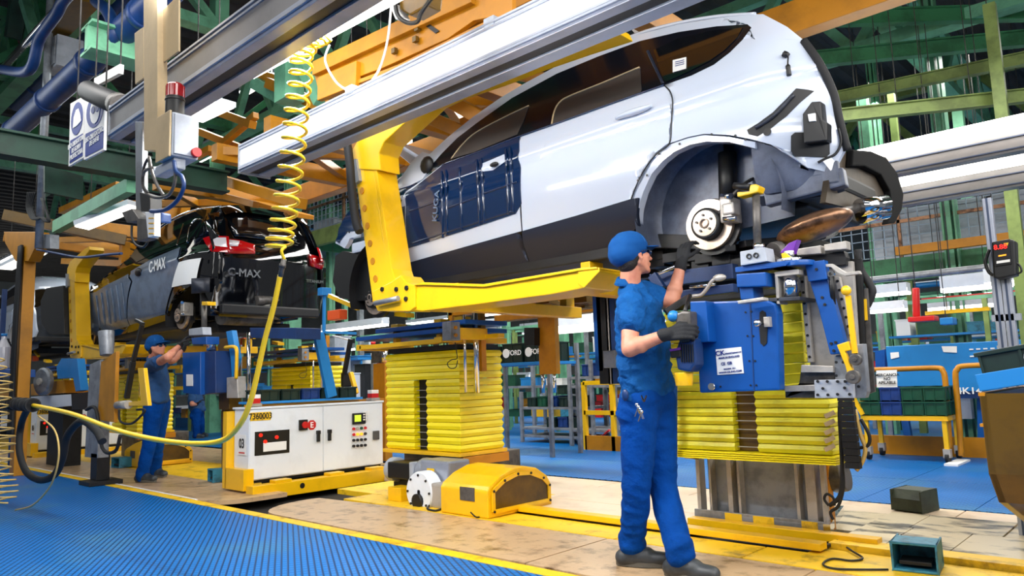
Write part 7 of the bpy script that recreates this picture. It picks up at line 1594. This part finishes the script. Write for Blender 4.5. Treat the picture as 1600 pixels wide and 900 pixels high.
# rails, machines and shelves between 11 and 20 m
random.seed(3)
tag(build('conveyor_rail', B().box((X_(1440, 470, 11.5), 11.5, Z_(1500, 466, 11.5)), (4, 11.6, Z_(1500, 461, 11.5))), 'red'), 'long red rail above the far strip lights at right', 'rail')
tag(build('conveyor_rail', B().box((X_(1445, 488, 11), 11, Z_(1480, 490, 11)), (X_(1545, 480, 11), 11.1, Z_(1480, 484, 11))), 'yellow'), 'yellow rail below the strip lights at right', 'rail'); ho = C.objects[-1]; q_ = PY(1480, 487, 11.05); wire(ho, q_.x, 11.05, q_.z)
tag(build('hoist_unit', B().box((X_(1418, 497, 9.5), 9.5, Z_(1440, 502, 9.5)), (X_(1460, 497, 9.5), 9.7, Z_(1440, 494, 9.5))).cyl(PY(1432, 495, 9.6), PY(1431, 450, 9.6), .04), 'red', bev=.01), 'red hoist unit hanging over the blue container', 'hoist'); ho = C.objects[-1]; q_ = PY(1431, 460, 9.6); wire(ho, q_.x, 9.6, q_.z)
tag(build('tool_box', B().box((X_(1468, 502, 10), 10, Z_(1478, 507, 10)), (X_(1489, 502, 10), 10.2, Z_(1478, 496, 10))), 'blue_light', bev=.01), 'small light blue box hanging over the blue container', 'box'); ho = C.objects[-1]; q_ = PY(1478, 500, 10.1); wire(ho, q_.x, 10.1, q_.z)
def clutter(label, cat, Y, a0, a1, c0, c1, n, sz, mts):
    for i in range(n):
        a, c = random.uniform(a0, a1), random.uniform(c0, c1); q = PY(a, c, Y + random.uniform(0, 1.5)); m = random.choice(mts)
        sx, sz_, sy = sz * random.uniform(.5, 1.6), sz * random.uniform(.3, .9), sz * random.uniform(.4, .8)
        yield q, m, sx, sy, sz_
def machine_line(label, Y, x0, x1, ztop, seed, cols, group):
    random.seed(seed); t = thing('workbench', label, 'workbench', (x0, Y, 0)); x = x0; k = 0
    build('bench_top', B().box((x0, Y, .86), (x1, Y + .7, .9)), 'galv', t); build('upper_shelf', B().box((x0, Y + .3, 1.45), (x1, Y + .7, 1.48)), 'blue_light', t); build('light_rail', B().box((x0, Y, ztop), (x1, Y + .06, ztop + .05)), 'green', t)
    while x < x1: build('post', B().bar((x, Y, 0), (x, Y, ztop), .06), random.choice(('green', 'galv', 'green_lime')), t); build('post', B().bar((x, Y + .7, 0), (x, Y + .7, ztop), .05), 'green', t); x += 1.3
    for z, hh in ((.9, .3), (1.48, .3), (.3, .35)):
        x = x0 + .1
        while x < x1 - .4:
            w_ = random.uniform(.18, .5); h_ = random.uniform(.1, hh); m = random.choice(cols)
            b = B().box((x, Y + .32, z + .001), (x + w_, Y + .62, z + h_)); b.box((x - .01, Y + .31, z + h_ - .02), (x + w_ + .01, Y + .63, z + h_)); build('parts_bin', b, m, t); x += w_ + random.uniform(.04, .3); k += 1
    return t
cc = ('crate_green', 'crate_blue', 'blue_light', 'paper', 'yellow', 'red', 'crate_green', 'white_metal', 'ochre', 'green', 'teal')
for i, (Y, x0, x1, zt) in enumerate(((10.6, -12, -5.2, 2.0), (11.4, -3.4, 3, 1.9), (13, -16, -6.4, 2.2), (13.6, -5.6, 2.5, 2.2), (16, -20, -8, 2.4), (16.5, -7, 3, 2.4), (20, -24, -9, 2.6), (20.6, -8, 4, 2.6), (10.2, -21, -13, 2.1), (8.2, -24, -15.5, 2.2))):
    machine_line('green posted workbench line with coloured bins, %s' % ('nearest behind the grey rack', 'nearest behind the blue container', 'second row left of the worker', 'second row at right', 'third row left', 'third row right', 'fourth row left', 'fourth row right', 'behind the black car', 'at far left behind the white car')[i], Y, x0, x1, zt, 10 + i, cc, None)
for i, (Y, x0, n) in enumerate(((12.2, -15, 4), (12.4, -5, 4), (15, -18, 5), (15.2, -6, 5), (18.5, -22, 6), (18.6, -8, 6), (23, -26, 6), (23.2, -8, 7))):
    for k in range(n):
        xx = x0 + k * 2.6; fixture('far strip light, %s from the left in the %s lamp row' % (ords[k], ords[i]), (xx, Y, 2.55 + .06 * i), (xx + 1.7, Y, 2.55 + .06 * i), .25, .08, 'lamp')
for i, (a, c0, c1, Y, m, wd) in enumerate(((705, 560, 640, 12, 'green', .16), (790, 560, 640, 11.8, 'green', .14), (640, 520, 560, 12.8, 'green', .14), (878, 520, 600, 13.2, 'green', .18), (905, 520, 600, 13.5, 'green', .18), (1375, 420, 540, 12.6, 'green', .16), (1425, 450, 540, 12.9, 'green_lime', .1), (1530, 450, 540, 14.5, 'green', .16), (560, 500, 600, 10.2, 'galv', .12), (536, 500, 600, 11.2, 'green', .12))):
    x = X_(a, (c0 + c1) / 2, Y); tag(build('steel_column', B().box((x - wd / 2, Y, 0), (x + wd / 2, Y + wd, 5.5)), m), 'slim %s column, %s from the left in the far hall' % ('grey' if m == 'galv' else 'green', ('fourth', 'fifth', 'third', 'sixth', 'seventh', 'eighth', 'ninth', 'tenth', 'second', 'first')[i]), 'column')

# machines seen between the cabinet and the first lift
t = thing('signal_tower', 'slim signal tower with red, white and green segments left of the bellows lift', 'lamp', (X_(581, 560, 7.5), 7.5, 0)); Y = 7.5; xx = X_(581, 560, Y)
build('tower_post', B().box((xx - .03, Y, 0), (xx + .03, Y + .06, Z_(581, 566, Y))), 'galv', t)
for k, m in enumerate(('crate_green', 'paper', 'blue_light', 'red')): z0 = Z_(581, 566 - 9 * k, Y); build('tower_segment', B().cyl((xx, Y + .03, z0), (xx, Y + .03, z0 + .055), .04, n=14), m, t)
t = thing('ochre_stand', 'ochre stand with grey motor just left of the tall bellows lift', 'stand', (X_(592, 600, 6.2), 6.2, 0)); Y = 6.2
build('stand_plate', B().box((X_(583, 600, Y), Y, 0), (X_(601, 600, Y), Y + .12, Z_(590, 568, Y))), 'ochre', t, bev=.006); build('stand_motor', B().box((X_(580, 560, Y), Y, Z_(590, 567, Y)), (X_(592, 560, Y), Y + .15, Z_(590, 546, Y))), 'steel_dark', t, bev=.01); build('stand_tube', B().cyl((X_(596, 560, Y), Y + .05, Z_(590, 567, Y)), (X_(596, 560, Y), Y + .05, Z_(590, 544, Y)), .04), 'chrome', t)
t = thing('screwdriver_arm', 'black hinged screwdriver arm with a yellow lever behind the blue shelf', 'arm', (X_(540, 600, 6.0), 6.0, .8)); Y = 6.0
build('upper_bar', B().bar(PY(548, 530, Y), PY(538, 585, Y), .05), 'black', t); build('tool_head', B().box(tuple(PY(532, 605, Y)), tuple(PY(550, 582, Y + .15))), 'black', t, bev=.02); build('yellow_lever', B().bar(PY(548, 582, Y), PY(557, 615, Y), .06, .05), 'yellow', t, bev=.01); build('arm_cable', B().tube([PY(a, c, Y) for a, c in ((520, 525), (533, 528), (548, 532))], .012, 6), 'paper', t); build('arm_post', B().cyl((PY(533, 600, Y).x, Y + .1, 0), (PY(533, 600, Y).x, Y + .1, PY(533, 600, Y).z), .03), 'galv', t)
for i, (a, c, Y, w_, h_, m, lab) in enumerate(((540, 560, 9.4, .9, .05, 'blue_light', 'upper light blue table top left of the bellows lift'), (545, 572, 9.8, 1.0, .3, 'paper', 'white cupboard front left of the bellows lift'), (515, 545, 9.0, .4, .5, 'grey_box', 'pale grey cabinet behind the slanted blue upright'), (525, 605, 8.4, .5, .5, 'white_metal', 'white cabinet below the slanted blue upright'), (562, 590, 8.8, .35, .5, 'under_dark', 'dark cupboard beside the signal tower'))):
    p = PY(a, c, Y); b = B().box((p.x - w_ / 2, Y, 0 if h_ > .2 else p.z - h_), (p.x + w_ / 2, Y + .4, p.z + h_ / 2)); b.box((p.x - w_ / 2 - .02, Y - .02, p.z + h_ / 2), (p.x + w_ / 2 + .02, Y + .42, p.z + h_ / 2 + .02))
    if h_ <= .2:
        for s in (-1, 1): b.box((p.x + s * w_ * .45 - .02, Y + .1, 0), (p.x + s * w_ * .45 + .02, Y + .14, p.z - h_))
    tag(build('cupboard' if h_ > .2 else 'table', b, m, bev=.006), lab, 'cabinet' if h_ > .2 else 'table')

split_islands({'wheel_stud', 'post_hole', 'plate_bolt', 'pipe_run', 'lever_bolt', 'rail_bolt', 'screw', 'bolt', 'port', 'flange_hole', 'cooling_fin', 'slot_wire', 'warning_tape', 'caliper_bolt', 'push_button', 'keypad', 'basket_rail', 'drag_chain', 'blue_crossbar', 'support_fork', 'suspension_arm', 'bracket'})
convert_text()
